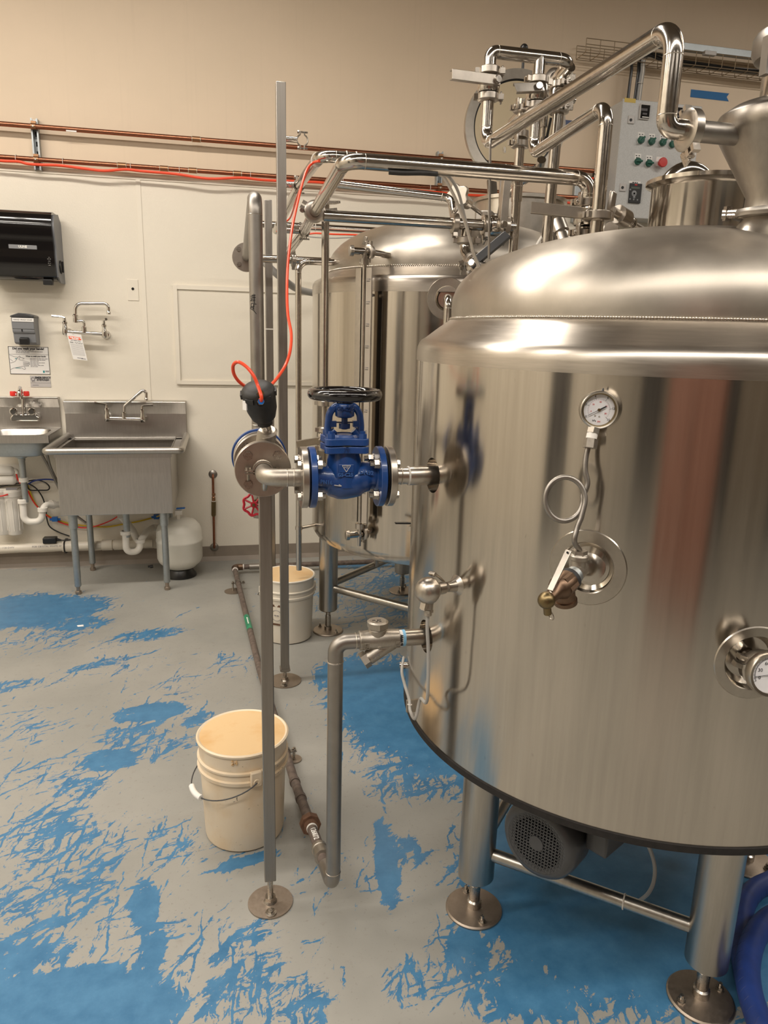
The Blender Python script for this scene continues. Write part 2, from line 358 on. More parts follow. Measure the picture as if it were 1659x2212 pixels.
POS = {}
def wpos(o): return POS.get(o.name, V((0, 0, 0)))
def O(name, mb, mat, parent=None, label=None, cat=None, group=None, kind=None, smooth=35, bevel=0.0, shift=True):
    """one mesh object; a child when parent is given"""
    if isinstance(mb, MB):
        me = bpy.data.meshes.new(name)
        c = V((0, 0, 0))
        if shift:
            lo = V([min(p[i] for p in mb.v) for i in range(3)]); hi = V([max(p[i] for p in mb.v) for i in range(3)])
            c = (lo + hi) / 2
            if parent is None: c.z = lo.z
        me.from_pydata([p - c for p in mb.v], [], mb.f)
    else: me, c = mb
    o = bpy.data.objects.new(name, me); COL.objects.link(o)
    if not me.materials: me.materials.append(MAT[mat] if isinstance(mat, str) else mat)
    if smooth:
        me.shade_smooth(); me.set_sharp_from_angle(angle=radians(smooth))
    POS[o.name] = c
    if parent: o.parent = parent; o.location = c - wpos(parent)
    else: o.location = c
    if bevel:
        md = o.modifiers.new('bevel', 'BEVEL'); md.width = bevel; md.segments = 2; md.limit_method = 'ANGLE'; md.angle_limit = radians(40)
    if label: o['label'] = label
    if cat: o['category'] = cat
    if group: o['group'] = group
    if kind: o['kind'] = kind
    return o
def T(name, label, cat, loc, group=None):
    o = bpy.data.objects.new(name, None); COL.objects.link(o); o.location = V(loc); o.empty_display_size = 0.05
    POS[o.name] = V(loc); o['label'] = label; o['category'] = cat
    if group: o['group'] = group
    return o
def again(o, parent, p):
    """a further copy of a part, sharing its mesh, centred at p"""
    c = o.copy(); COL.objects.link(c); c.parent = parent; POS[c.name] = V(p); c.location = V(p) - wpos(parent); return c
def text(body, size, p, u, v, mat, parent, name='lettering', align='CENTER', ext=0.0003, wrap=None, bold=0.0):
    cu = bpy.data.curves.new(name, 'FONT'); cu.body = body; cu.size = size; cu.extrude = ext; cu.align_x = align; cu.align_y = 'CENTER'; cu.offset = bold; cu.resolution_u = 2
    t = bpy.data.objects.new(name, cu); COL.objects.link(t)
    dg = bpy.context.evaluated_depsgraph_get(); me = bpy.data.meshes.new_from_object(t.evaluated_get(dg))
    bpy.data.objects.remove(t); bpy.data.curves.remove(cu)
    u, v = V(u).normalized(), V(v).normalized(); w_ = u.cross(v); p = V(p)
    if wrap:
        bm = bmesh.new(); bm.from_mesh(me); bmesh.ops.triangulate(bm, faces=bm.faces); bmesh.ops.subdivide_edges(bm, edges=[e for e in bm.edges if e.calc_length() > wrap * 0.12], cuts=4, use_grid_fill=True); bm.to_mesh(me); bm.free()
    if wrap:                                                   # bend the line of writing round a pipe: (axis, radius); v runs round it
        for q in me.vertices:
            a = q.co.y / wrap; q.co = u * q.co.x + v * (wrap * sin(a)) + w_ * ((wrap + q.co.z) * cos(a) - wrap)
    else:
        for q in me.vertices: q.co = u * q.co.x + v * q.co.y + w_ * q.co.z
    me.materials.clear()
    return O(name, (me, p), mat, parent, smooth=0)
XA, YA, ZA = V((1, 0, 0)), V((0, 1, 0)), V((0, 0, 1))
def marks(parent, p, u, v, rows, h, mat='ink_grey', gap=1.7):
    """lines of print too small to read in the photograph: one flat strip per word"""
    u, v = V(u).normalized(), V(v).normalized(); w_ = u.cross(v); m = MB()
    for i, row in enumerate(rows):
        x = row[0]
        for k, wd in enumerate(row[1:]):
            if wd > 0: m.frame_box(V(p) + u * (x + wd / 2) - v * (i * h * gap), u, v, w_, wd / 2, h * 0.36, 0.0003)
            x += wd + h * 0.55
    return O('print_mark', m, mat, parent, kind='stuff', smooth=0)
# ================================================================ the room
D = 5.255
R_ = ROOM
def slab(name, a, b, mat, parent=None, kind='structure'):
    return O(name, MB().box(a, b), mat, parent, kind=None if parent else kind, smooth=0, shift=False)
slab('floor', (R_['x0'], R_['y0'], -0.12), (R_['x1'], D + 0.15, 0), 'floor')
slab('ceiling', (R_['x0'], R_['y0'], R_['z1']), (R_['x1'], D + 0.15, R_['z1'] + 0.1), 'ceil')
wall_back = slab('wall_back', (R_['x0'], D, 0), (R_['x1'], D + 0.15, R_['z1']), 'wall')
slab('wall_left', (R_['x0'] - 0.15, R_['y0'], 0), (R_['x0'], D, R_['z1']), 'frp')
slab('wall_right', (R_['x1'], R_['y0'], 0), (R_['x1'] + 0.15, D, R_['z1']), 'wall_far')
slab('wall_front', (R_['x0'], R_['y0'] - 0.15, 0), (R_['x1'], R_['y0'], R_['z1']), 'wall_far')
# dark and red-brown slabs added on unseen walls to reflect as bands
for nm, x0, x1, zt, mt in (('reflection_slab_1', -4.1, -2.8, 2.6, 'door'), ('reflection_slab_2', -0.45, 0.5, 2.4, 'door'), ('reflection_slab_3', -2.5, -0.75, 2.8, 'reflection_red'), ('reflection_slab_6', 2.2, 3.6, 2.6, 'door')):
    slab(nm, (x0, R_['y0'], 0.01), (x1, R_['y0'] + 0.05, zt), mt)
slab('reflection_slab_4', (R_['x1'] - 0.05, 0.2, 0.01), (R_['x1'], 2.0, 2.6), 'door')
slab('reflection_slab_5', (R_['x0'], -0.6, 0.01), (R_['x0'] + 0.05, 0.25, 2.3), 'door')
# red-brown cabinet shape added behind the camera to reflect as a warm band
sc_b = T('warm_reflection_cabinet', 'tall red-brown cabinet shape added behind the camera for a warm band in the vessel', 'cabinet', (-0.25, -1.95, 0))
O('body', MB().box((-0.80, -2.25, 0.05), (0.42, -1.67, 2.05)), 'reflection_red', sc_b, smooth=0, bevel=0.004)
O('plinth', MB().box((-0.77, -2.23, 0.001), (0.39, -1.70, 0.05)), 'black_matte', sc_b, smooth=0)
for x0, x1, xh in ((-0.795, -0.195, -0.235), (-0.185, 0.415, -0.145)):
    dd_ = O('door', MB().box((x0, -1.668, 0.06), (x1, -1.648, 2.04)), 'reflection_red', sc_b, smooth=0, bevel=0.003)
    O('handle', MB().box((xh - 0.01, -1.646, 1.0), (xh + 0.01, -1.615, 1.16)), 'black', dd_, bevel=0.004)
# wipe-clean panels on the lower wall
FT = 2.57
x = WY(319, 800, D).x - 1.22 * 3
pan = MB().box((-0.61, -0.0025, -(FT - 0.09) / 2), (0.61, 0.0025, (FT - 0.09) / 2))
p_me = None; s_me = None
while x < R_['x1'] - 1.3:
    c = V((x + 0.61, D - 0.0025, 0.09 + (FT - 0.09) / 2))
    s = V((x, D - 0.006, 0.09 + (FT - 0.09) / 2))
    if p_me is None:
        p_me = O('panel', MB().box(c - V((0.607, 0.0025, (FT - 0.09) / 2)), c + V((0.607, 0.0025, (FT - 0.09) / 2))), 'frp', wall_back, smooth=0)
        s_me = O('joint_strip', MB().box(s - V((0.014, 0.003, (FT - 0.09) / 2)), s + V((0.014, 0.003, (FT - 0.09) / 2))), 'frp_trim', wall_back, smooth=0)
    else:
        again(p_me, wall_back, c); again(s_me, wall_back, s)
    x += 1.22
O('trim_1', MB().box((R_['x0'], D - 0.010, FT - 0.004), (R_['x1'], D, FT + 0.012)), 'frp_trim', kind='structure', smooth=0)
bb = MB().prism([(0, 0), (-0.03, 0), (-0.012, 0.03), (-0.008, 0.105), (0, 0.108)], (R_['x0'], D - 0.001, 0), YA, ZA, R_['x1'] - R_['x0'])
O('baseboard_back', bb, 'base', kind='structure', smooth=0)
# small hatch cover framed in plastic trim
a, b = WY(375, 617, D), WY(693, 834, D)
zt = a.z; zb = WY(382, 828, D).z
ap = T('access_panel', 'cream access panel framed in thin trim on the wall right of the sinks', 'panel', (a.x, D, zb))
O('cover', MB().box((a.x, D - 0.012, zb), (b.x, D - 0.005, zt)), 'frp', ap, smooth=0)
for q in ((a.x - 0.005, a.x + 0.022, zb, zt), (b.x - 0.022, b.x + 0.005, zb, zt), (a.x - 0.005, b.x, zt - 0.022, zt + 0.005), (a.x - 0.005, b.x, zb - 0.005, zb + 0.022)):
    O('frame_strip', MB().box((q[0], D - (0.024 if q[3] - q[2] > 0.1 else 0.0225), q[2]), (q[1], D - 0.005, q[3])), 'frp_trim', ap, smooth=0)
c = WY(287, 624, D - 0.006)
bp = T('blank_plate', 'small cream blank plate with a round black hole on the wall above the sinks', 'plate', (c.x, D, c.z - 0.06))
O('plate', MB().box((c.x - 0.035, D - 0.009, c.z - 0.075), (c.x + 0.035, D - 0.005, c.z + 0.06)), 'frp', bp, smooth=0, bevel=0.002)
O('hole', MB().cyl((c.x, D - 0.0085, c.z), (c.x, D - 0.0105, c.z), 0.009), 'hole', bp)

# ceiling fixtures: the light of the room (above the frame), with two added fill lamps
def fixture(x, y, n):
    z = 4.22                                                   # hung on rods below the dark ceiling
    row = 'near the back wall' if y > 2 else ('over the open floor as added fill' if y > 0 else ('over the near vessel' if y > -1 else 'at the far end behind the camera'))
    t = T('ceiling_light', 'long white strip light hung %s, %s' % (row, 'leftmost' if x < -2.5 else ('left' if x < 0 else ('right' if x < 2.2 else 'rightmost'))), 'light', (x, y, z - 0.10), 'strip lights on the ceiling')
    O('housing', MB().box((x - 1.18, y - 0.14, z - 0.06), (x + 1.18, y + 0.14, z)), 'white', t, smooth=0)
    for k in (-0.9, 0.9): O('hanger_rod', MB().cyl((x + k, y, z), (x + k, y, R_['z1']), 0.006, n=8), 'dull', t)
    l = bpy.data.lights.new('strip_light', 'AREA'); l.shape = 'RECTANGLE'; l.size = 2.3; l.size_y = 0.22
    l.energy = LAMP_W * n; l.color = LAMP_C
    lo = bpy.data.objects.new('strip_light', l); COL.objects.link(lo); lo.parent = t; lo.location = (0, 0, 0.03)
for y, xs, k in ((3.05, (-3.0, -0.6), 1.6), (3.06, (4.4,), 1.1), (1.1, (-3.1,), 1.3), (-0.55, (-2.8, -0.4, 2.0, 4.4), 1.25), (-3.3, (-1.6, 2.4), 0.22)):  # single-lamp rows added to brighten the back wall's right end and left wall
    for x in xs: fixture(x, y, k)

# ================================================================ vessels
FC, FR, FZ0, FZ1 = V((1.161, 1.795, 0)), 0.667, 0.60, 1.64
BC, BR, BZ0, BZ1 = V((1.168, 3.794, 0)), 0.719, 0.58, 1.905
def boolean_cut(o, cutters):
    for k in cutters:
        md = o.modifiers.new('cut', 'BOOLEAN'); md.operation = 'DIFFERENCE'; md.object = k; md.solver = 'EXACT'
    dg = bpy.context.evaluated_depsgraph_get(); me = bpy.data.meshes.new_from_object(o.evaluated_get(dg))
    o.modifiers.clear(); old = o.data; o.data = me; bpy.data.meshes.remove(old)
    for k in cutters:
        m = k.data; bpy.data.objects.remove(k); bpy.data.meshes.remove(m)
def true_normals(o, c, R, z0, z1):
    """keep the rolled sheet perfectly round in reflections"""
    me = o.data; off = wpos(o); me.shade_smooth(); me.set_sharp_from_angle(angle=radians(28))
    nl = [V(n.vector) for n in me.corner_normals]
    for p in me.polygons:
        q = V(p.center) + off - c
        n = p.normal
        if abs(n.z) < 0.02 and abs(V((q.x, q.y)).length - R) < 0.004 and n.x * q.x + n.y * q.y > 0:
            for li in p.loop_indices:
                w_ = V(me.vertices[me.loops[li].vertex_index].co) + off - c; nl[li] = V((w_.x, w_.y, 0)).normalized()
    me.normals_split_custom_set([tuple(n) for n in nl])
def radial(p, c): q = V((p.x - c.x, p.y - c.y, 0)); return q.normalized()

# nozzles on the front vessel: (point on the jacket, outer radius of dish, depth)
fp_gauge = hit_cyl(1268, 1226, FC, FR)
fp_therm = hit_cyl(1628, 1432, FC, FR)
SY = 1.71                                                     # the steam valve and the trap line lie in this plane
fp_steam = V((FC.x - math.sqrt(FR**2 - (SY - FC.y)**2), SY, WY(920, 1027, SY).z)); fp_trap = V((fp_steam.x, SY, WY(900, 1376, SY).z))
def dish_cutter(p, n, r, dp):
    m = MB().lathe([(r * 1.18, 0.03), (r * 1.02, 0.0), (r * 0.97, -dp * 0.55), (r * 0.80, -dp * 0.95), (0.001, -dp)][::-1], p, n, 48)
    return O('cutter', m, 'pad', shift=False, smooth=0)
ft = T('mash_vessel', 'large brushed steel brewing vessel in the foreground, funnel and open collar on its dome', 'tank', (FC.x, FC.y, 0))
jacket = O('jacket', MB().lathe([(FR - 0.012, FZ0 - 0.002), (FR, FZ0 + 0.006), (FR, FZ1 - 0.2), (FR, FZ1 - 0.056)], FC, ZA, 384), 'tank', ft)
boolean_cut(jacket, [dish_cutter(p, radial(p, FC), r, dp) for p, r, dp in ((fp_gauge, 0.052, 0.016), (fp_therm, 0.055, 0.03), (fp_steam, 0.043, 0.05), (fp_trap, 0.043, 0.05))])
true_normals(jacket, FC, FR, FZ0, FZ1)
def pad_ring(parent, p, n, r0, r1, c, R):
    """flat welded ring that follows the jacket"""
    u, v, w_ = basis(n); mb = MB(); k = 56; vs = []
    for rr, dz in ((r0, 0.0005), (r0 + 0.002, 0.003), (r1 - 0.002, 0.003), (r1, 0.0003)):
        for i in range(k):
            q = p + u * (rr * cos(2 * pi * i / k)) + v * (rr * sin(2 * pi * i / k)); d = radial(q, c); vs.append(V((c.x + d.x * (R + dz), c.y + d.y * (R + dz), q.z)))
    fs = [(j * k + i, j * k + (i + 1) % k, (j + 1) * k + (i + 1) % k, (j + 1) * k + i) for j in range(3) for i in range(k)]
    return O('nozzle_pad', mb.add(vs, fs), 'pad', parent)
pad_ring(ft, fp_gauge, radial(fp_gauge, FC), 0.053, 0.080, FC, FR)
pad_ring(ft, fp_therm, radial(fp_therm, FC), 0.056, 0.078, FC, FR)
O('skirt_edge', MB().lathe([(FR - 0.08, FZ0 - 0.014), (FR - 0.004, FZ0 - 0.016), (FR + 0.004, FZ0 - 0.010), (FR + 0.004, FZ0 + 0.006), (FR - 0.006, FZ0 + 0.008)], FC, ZA, 192, False, False), 'skirt', ft)
O('underside', MB().lathe([(0.001, FZ0 - 0.05), (0.3, FZ0 - 0.035), (FR - 0.02, FZ0 - 0.004)], FC, ZA, 96), 'dull', ft)
O('top_band', MB().lathe([(FR - 0.01, FZ1 - 0.057), (FR + 0.0006, FZ1 - 0.056), (FR + 0.0004, FZ1 - 0.035), (FR - 0.001, FZ1 - 0.022), (FR - 0.005, FZ1 - 0.011), (FR - 0.012, FZ1 - 0.003), (FR - 0.022, FZ1 + 0.003), (0.61, FZ1 + 0.030), (0.590, FZ1 + 0.044), (0.581, FZ1 + 0.051), (0.57, FZ1 + 0.053)], FC, ZA, 256, False, False), 'band', ft, smooth=60)
wl = MB()
for i in range(640):
    a = 2 * pi * i / 640; wl.sph(FC + V((0.5795 * cos(a), 0.5795 * sin(a), FZ1 + 0.053)), 0.0036, n=6)
O('weld_bead', wl, 'weld', ft, kind='stuff')
FDOME = [(0.575, FZ1 + 0.05), (0.578, FZ1 + 0.075), (0.577, FZ1 + 0.100), (0.571, FZ1 + 0.122), (0.558, FZ1 + 0.146), (0.535, FZ1 + 0.170), (0.50, FZ1 + 0.194), (0.44, FZ1 + 0.220), (0.36, FZ1 + 0.244), (0.27, FZ1 + 0.263), (0.18, FZ1 + 0.276), (0.09, FZ1 + 0.284), (0.001, FZ1 + 0.287)]
def smooth_prof(pr, k=5):
    sp = spline([V((a, b, 0)) for a, b in pr], k); return [(max(q.x, 0.001), q.y) for q in sp]
O('dome', MB().lathe(smooth_prof(FDOME), FC, ZA, 256, False), 'dome', ft, smooth=60)
def dome_z(r, prof):
    for (r0, z0), (r1, z1) in zip(prof, prof[1:]):
        if r1 <= r <= r0: return z0 + (z1 - z0) * (r0 - r) / (r0 - r1)
    return prof[-1][1]

def tank_leg(parent, x, y, ztop, zbot, r=0.052, plate=0.083, bolt_dir=None, mat='leg'):
    lg = O('leg', MB().lathe([(r - 0.006, zbot), (r, zbot + 0.006), (r, ztop)], (x, y, 0), ZA, 40), mat, parent)
    O('foot_plate', MB().lathe([(plate, 0.0), (plate, 0.004), (plate - 0.004, 0.008), (0.03, 0.011), (0.001, 0.011)], (x, y, 0.001), ZA, 48), 'footplate', lg)
    O('levelling_stem', MB().lathe([(0.021, 0.010), (0.021, 0.032), (0.016, 0.036), (0.016, zbot * 0.75), (0.013, zbot * 0.78), (0.013, zbot + 0.004)], (x, y, 0), ZA, 20), 'bolt', lg)
    for k in (0, 1):
        a = (bolt_dir if bolt_dir is not None else -1.6) + k * pi
        bx, by = x + cos(a) * (plate - 0.022), y + sin(a) * (plate - 0.022)
        O('anchor_bolt', MB().lathe([(0.011, 0.009), (0.011, 0.013)], (bx, by, 0), ZA, 16).cyl((bx, by, 0.013), (bx, by, 0.021), 0.0085, n=6).cyl((bx, by, 0.021), (bx, by, 0.030), 0.005, n=10), 'bolt', lg)
    return lg
FL = [(0.683, 1.708), (1.163, 1.312), (1.632, 1.735), (1.160, 2.270)]
for i, (x, y) in enumerate(FL): tank_leg(ft, x, y, FZ0 - 0.006, 0.115, bolt_dir=(-1.5, 0.1, -1.0, 1.0)[i])
for i in range(4):
    a, b = V(FL[i] + (0,)), V(FL[(i + 1) % 4] + (0,)); d = (b - a).normalized()
    O('brace', MB().cyl(a + d * 0.047 + ZA * 0.205, b - d * 0.047 + ZA * 0.205, 0.0185), 'leg', ft)

# collar, arched handle and lid rim on the dome
mc = V((1.256, 1.86, 0)); mr = 0.128; mz = 2.063
O('manway_collar', MB().lathe([(mr, 1.86), (mr, mz - 0.022), (mr + 0.004, mz - 0.016), (mr + 0.016, mz - 0.010), (mr + 0.016, mz), (mr - 0.002, mz), (mr - 0.006, mz - 0.02), (mr - 0.006, 1.90)], mc, ZA, 96, False, False), 'tank', ft)
arc = [mc + V((0.022 + 0.070 * cos(t), 0.10, mz - 0.022 + 0.070 * sin(t))) for t in [pi * i / 20 for i in range(21)]]
arc = [arc[0] - ZA * 0.14] + arc + [arc[-1] - ZA * 0.14]
O('arched_pipe', MB().tube(arc, 0.024, 20), 'pipe', ft)
# neck with cone, clamped on the near side of the dome
nc = WY(1666, 440, 1.45); nx, ny = nc.x, nc.y
nz0 = dome_z(V((nx - FC.x, ny - FC.y, 0)).length, FDOME)
nr = 0.0525
ZN = WY(1610, 470, 1.45).z; ZC = WY(1612, 436, 1.45).z; ZT = WY(1563, 236, 1.45).z
neck = O('neck', MB().lathe([(nr + 0.035, nz0 - 0.025), (nr + 0.012, nz0 + 0.002), (nr, nz0 + 0.025), (nr, ZN), (nr + 0.008, ZN + 0.004), (nr + 0.008, ZN + 0.012)], (nx, ny, 0), ZA, 64, False, False), 'pad', ft)
O('weld_seam', MB().ring((nx, ny, nz0 + 0.027), ZA, nr + 0.001, 0.0028, 64, 8), 'weld', neck)
cone = O('cone', MB().lathe([(nr + 0.008, ZC - 0.022), (nr + 0.008, ZC - 0.014), (nr, ZC - 0.010), (nr - 0.001, ZC + 0.012), (0.122, ZT - 0.040), (0.126, ZT - 0.028), (0.126, ZT - 0.004), (0.124, ZT), (0.10, ZT + 0.016), (0.07, ZT + 0.026), (0.052, ZT + 0.029)], (nx, ny, 0), ZA, 64, False, False), 'cone', ft)
cl = O('neck_clamp', MB().lathe([(nr, ZN + 0.000), (nr + 0.019, ZN + 0.003), (nr + 0.022, ZN + 0.008), (nr + 0.022, ZC - 0.020), (nr + 0.019, ZC - 0.014), (nr, ZC - 0.010)], (nx, ny, 0), ZA, 64, False, False), 'dull', ft)
lug = MB(); e = V((nx - nr - 0.020, ny + 0.030, 0))
for z in (ZN + 0.006, ZC - 0.018): lug.cyl(e + V((0.02, -0.02, z)), e + V((-0.018, 0.005, z)), 0.006, n=10)
lug.bar(e + V((-0.008, 0, ZN - 0.004)), e + V((-0.008, 0, ZC - 0.006)), 0.010, 0.014)
O('hinge', lug, 'bolt', cl)
O('vent_pipe', MB().cyl((nx, ny, ZT + 0.026), (nx, ny, 2.95), 0.051, n=40), 'pipe', ft)
zc = WY(1650, 92, 1.45).z
O('vent_ferrule', MB().lathe([(0.052, zc - 0.03), (0.070, zc - 0.024), (0.077, zc - 0.01), (0.077, zc + 0.016), (0.071, zc + 0.026), (0.052, zc + 0.030)], (nx, ny, 0), ZA, 48, False, False).bar((nx - 0.072, ny - 0.02, zc - 0.065), (nx - 0.074, ny - 0.02, zc + 0.005), 0.02, 0.014), 'dull', ft)

# ---------------------------------------------------------------- rear vessel
bt = T('kettle_vessel', 'brushed steel brewing vessel standing behind, with a glass level gauge down its side', 'tank', (BC.x, BC.y, 0))
bp_port = hit_cyl(966, 645, BC, BR)
bj = O('jacket', MB().lathe([(BR - 0.05, BZ0 - 0.005), (BR - 0.018, BZ0 + 0.008), (BR - 0.004, BZ0 + 0.03), (BR, BZ0 + 0.055), (BR, BZ1 - 0.2), (BR, BZ1 - 0.075)], BC, ZA, 384), 'tank', bt)
boolean_cut(bj, [dish_cutter(bp_port, radial(bp_port, BC), 0.05, 0.03)])
true_normals(bj, BC, BR, BZ0, BZ1)
pad_ring(bt, bp_port, radial(bp_port, BC), 0.051, 0.088, BC, BR)
O('top_band', MB().lathe([(BR - 0.01, BZ1 - 0.076), (BR + 0.0006, BZ1 - 0.075), (BR + 0.0004, BZ1 - 0.035), (BR - 0.002, BZ1 - 0.022), (BR - 0.008, BZ1 - 0.010), (BR - 0.018, BZ1 - 0.003), (BR - 0.03, BZ1 + 0.002), (0.645, BZ1 + 0.030), (0.634, BZ1 + 0.040), (0.628, BZ1 + 0.036)], BC, ZA, 256, False, False), 'band', bt, smooth=60)
wl = MB()
for i in range(420):
    a = 2 * pi * i / 420; wl.sph(BC + V((0.637 * cos(a), 0.637 * sin(a), BZ1 + 0.041)), 0.0034, n=6)
O('weld_bead', wl, 'weld', bt, kind='stuff')
BDOME = [(0.630, BZ1 + 0.036), (0.633, BZ1 + 0.07), (0.630, BZ1 + 0.10), (0.620, BZ1 + 0.125), (0.600, BZ1 + 0.150), (0.565, BZ1 + 0.182), (0.50, BZ1 + 0.220), (0.42, BZ1 + 0.250), (0.33, BZ1 + 0.270), (0.22, BZ1 + 0.285), (0.11, BZ1 + 0.293), (0.001, BZ1 + 0.296)]
O('dome', MB().lathe(smooth_prof(BDOME), BC, ZA, 256, False), 'dome', bt, smooth=60)
BL = [(0.540, 3.824), (1.180, 3.170), (1.790, 3.780), (1.112, 4.405)]
for i, (x, y) in enumerate(BL): tank_leg(bt, x, y, BZ0 + 0.0, 0.13, plate=0.085, bolt_dir=(-0.9, 2.6, 0, 1)[i])
for i in range(4):
    a, b = V(BL[i] + (0,)), V(BL[(i + 1) % 4] + (0,)); d = (b - a).normalized()
    O('brace', MB().cyl(a + d * 0.047 + ZA * 0.265, b - d * 0.047 + ZA * (0.265 if i != 3 else 0.275), 0.021), 'leg', bt)
q = WY(812, 1250, 4.11)
O('drain_stub', MB().cyl((q.x, q.y, 0.28), (q.x, q.y, BZ0), 0.014), 'leg', bt)
# manway with its raised glass lid
rc = WY(1120, 470, 3.72); mwx, mwy = rc.x, 3.72
O('manway_collar', MB().lathe([(0.222, 2.08), (0.222, 2.30), (0.236, 2.302), (0.236, 2.318), (0.212, 2.318), (0.212, 2.1)], (mwx, mwy, 0), ZA, 64, False, False), 'pad', bt)
O('manway_cover', MB().lathe([(0.208, 2.285), (0.205, 2.30), (0.001, 2.302)], (mwx, mwy, 0), ZA, 64), 'pad', bt)
lc = WY(1112, 275, 3.86); LR = 0.262; la = V((-0.10, -1, -0.07)).normalized()
lid = O('manway_lid', MB().lathe([(LR, -0.018), (LR, 0.018), (LR - 0.045, 0.014), (LR - 0.045, -0.014), (LR, -0.018)], lc, la, 96, False, False), 'pad', bt)
O('lid_gasket', MB().ring(lc + la * 0.004, la, LR - 0.047, 0.006, 96, 8), 'gasket', lid)
O('glass', MB().cyl(lc - la * 0.005, lc + la * 0.005, LR - 0.044, n=96), 'glass', lid)
s0, s1 = WY(1086, 385, 3.55), WY(1083, 487, 3.5)
hs = MB().bar(s0, s1, 0.030, 0.012, up=YA)
hs.bar(WY(1062, 392, 3.75), WY(1067, 470, 3.62), 0.05, 0.010, up=YA).bar(WY(1098, 415, 3.75), WY(1105, 455, 3.62), 0.06, 0.01, up=YA)
O('lid_hinge', hs, 'flange', bt)
kb = WY(1132, 104, 3.86)
O('lid_knob', MB().sph(kb, 0.020).cyl(kb, lc + ZA * (LR - 0.01) + XA * (kb.x - lc.x), 0.007), 'black', bt)
O('lid_pin', MB().cyl(WY(1089, 318, 3.8), WY(1090, 330, 3.8), 0.007), 'bolt', bt)
# ================================================================ along the back wall, left of the vessels
def openbox(x0, x1, y0, y1, z0, z1, t):
    m = MB(); o = [(x0, y0), (x1, y0), (x1, y1), (x0, y1)]; i = [(x0 + t, y0 + t), (x1 - t, y0 + t), (x1 - t, y1 - t), (x0 + t, y1 - t)]
    vs = [V(p + (z,)) for z in (z0, z1) for p in o] + [V(p + (z,)) for z in (z1, z0 + t) for p in i]
    fs = [(3, 2, 1, 0)]
    for k in range(4):
        l = (k + 1) % 4
        fs += [(k, l, 4 + l, 4 + k), (4 + k, 4 + l, 8 + l, 8 + k), (8 + k, 8 + l, 12 + l, 12 + k)]
    fs.append((12, 13, 14, 15)); return m.add(vs, fs)
def on_wall(px, py, off=0.0): return WY(px, py, D - off)

# paper towel dispenser
xr = WY(139, 610, D - 0.005).x; yf = WX(112, 480, xr).y; dep = D - 0.005 - yf
z1 = WY(112, 455, yf).z; z0 = WY(118, 605, yf + 0.02).z; h = z1 - z0
xl = xr - 0.42
td = T('paper_towel_dispenser', 'glossy black paper towel dispenser with grey ends on the cream wall', 'dispenser', (xl + 0.21, D, z0))
pr = [(0, z0), (dep * 0.78, z0), (dep * 0.90, z0 + 0.03), (dep * 0.93, z0 + h * 0.35), (dep * 0.90, z0 + h * 0.46), (dep * 0.96, z0 + h * 0.60), (dep, z0 + h * 0.74), (dep * 0.98, z0 + h * 0.88), (dep * 0.86, z0 + h * 0.98), (dep * 0.72, z1), (dep * 0.15, z1), (0, z1 - 0.03)]
def pushed(poly, x_at, length): return MB().prism([(-a, b) for a, b in poly], (x_at, D - 0.005, 0), YA, ZA, length)
O('cover', pushed(pr, xl, 0.415), 'black_gloss', td, smooth=50)
pe = [(0, z0 - 0.012), (dep * 0.55, z0 - 0.012), (dep * 0.80, z0 + 0.02), (dep * 0.85, z0 + h * 0.35), (dep * 0.82, z0 + h * 0.5), (dep * 0.90, z0 + h * 0.65), (dep * 0.95, z0 + h * 0.8), (dep * 0.8, z0 + h * 0.95), (dep * 0.3, z1), (0, z1 - 0.05)]
O('end_panel', pushed(pe, xl + 0.416, 0.010), 'grey_plastic', td, smooth=50)
O('feed_knob', MB().lathe([(0.040, 0), (0.040, 0.008), (0.034, 0.010)], (xr + 0.006, D - dep * 0.5, z0 + 0.085), XA, 28).frame_box((xr + 0.020, D - dep * 0.5, z0 + 0.085), XA, YA, ZA, 0.006, 0.008, 0.033), 'black', td)
for xx in (xr - 0.085, xr - 0.40): O('foot', MB().box((xx, yf + 0.03, z0 - 0.03), (xx + 0.055, yf + 0.07, z0 + 0.004)), 'black', td, bevel=0.004)
lp = WY(49, 533, yf + dep * 0.08)
O('name_plate', MB().box((lp.x - 0.080, yf + dep * 0.085, lp.z - 0.013), (lp.x + 0.080, yf + dep * 0.12, lp.z + 0.013)), 'grey_plastic', td, bevel=0.002)
text('ULINE', 0.018, (lp.x, yf + dep * 0.08, lp.z), XA, ZA, 'ink_white', td, bold=0.0006)
for i in range(5): text(('...', '-- --', '---', '-- -', '---')[i], 0.014, (xr - 0.035, yf + dep * 0.062, z0 + 0.135 - i * 0.012), XA, ZA, 'ink_white', td, 'print_mark')

# soap dispenser
a, b = WY(25, 685, D - 0.115), WY(78, 742, D - 0.115)
sd = T('soap_dispenser', 'grey soap dispenser with a black push tab above the hand washing notice', 'dispenser', ((a.x + b.x) / 2, D, b.z))
sx0, sx1, sz0, sz1 = a.x, b.x, b.z, a.z
sp = [(0, sz0 - 0.012), (0.075, sz0 - 0.006), (0.098, sz0 + 0.004), (0.108, sz0 + 0.058), (0.106, sz0 + 0.062), (0.116, sz0 + 0.064), (0.122, sz1 - 0.078), (0.119, sz1 - 0.074), (0.125, sz1 - 0.071), (0.130, sz1), (0, sz1 + 0.004)]
O('body', MB().prism([(-p, q) for p, q in sp], (sx0, D - 0.004, 0), YA, ZA, sx1 - sx0), 'grey_plastic', sd, bevel=0.006)
O('lid', MB().prism([(0.0, 0), (sx1 - sx0 + 0.012, 0), (sx1 - sx0 + 0.008, 0.012), ((sx1 - sx0) * 0.72, 0.024), ((sx1 - sx0) * 0.4, 0.026), (0.004, 0.008)], (sx0 - 0.006, D - 0.140, sz1 + 0.001), XA, ZA, -0.136), 'motor', sd, bevel=0.004)
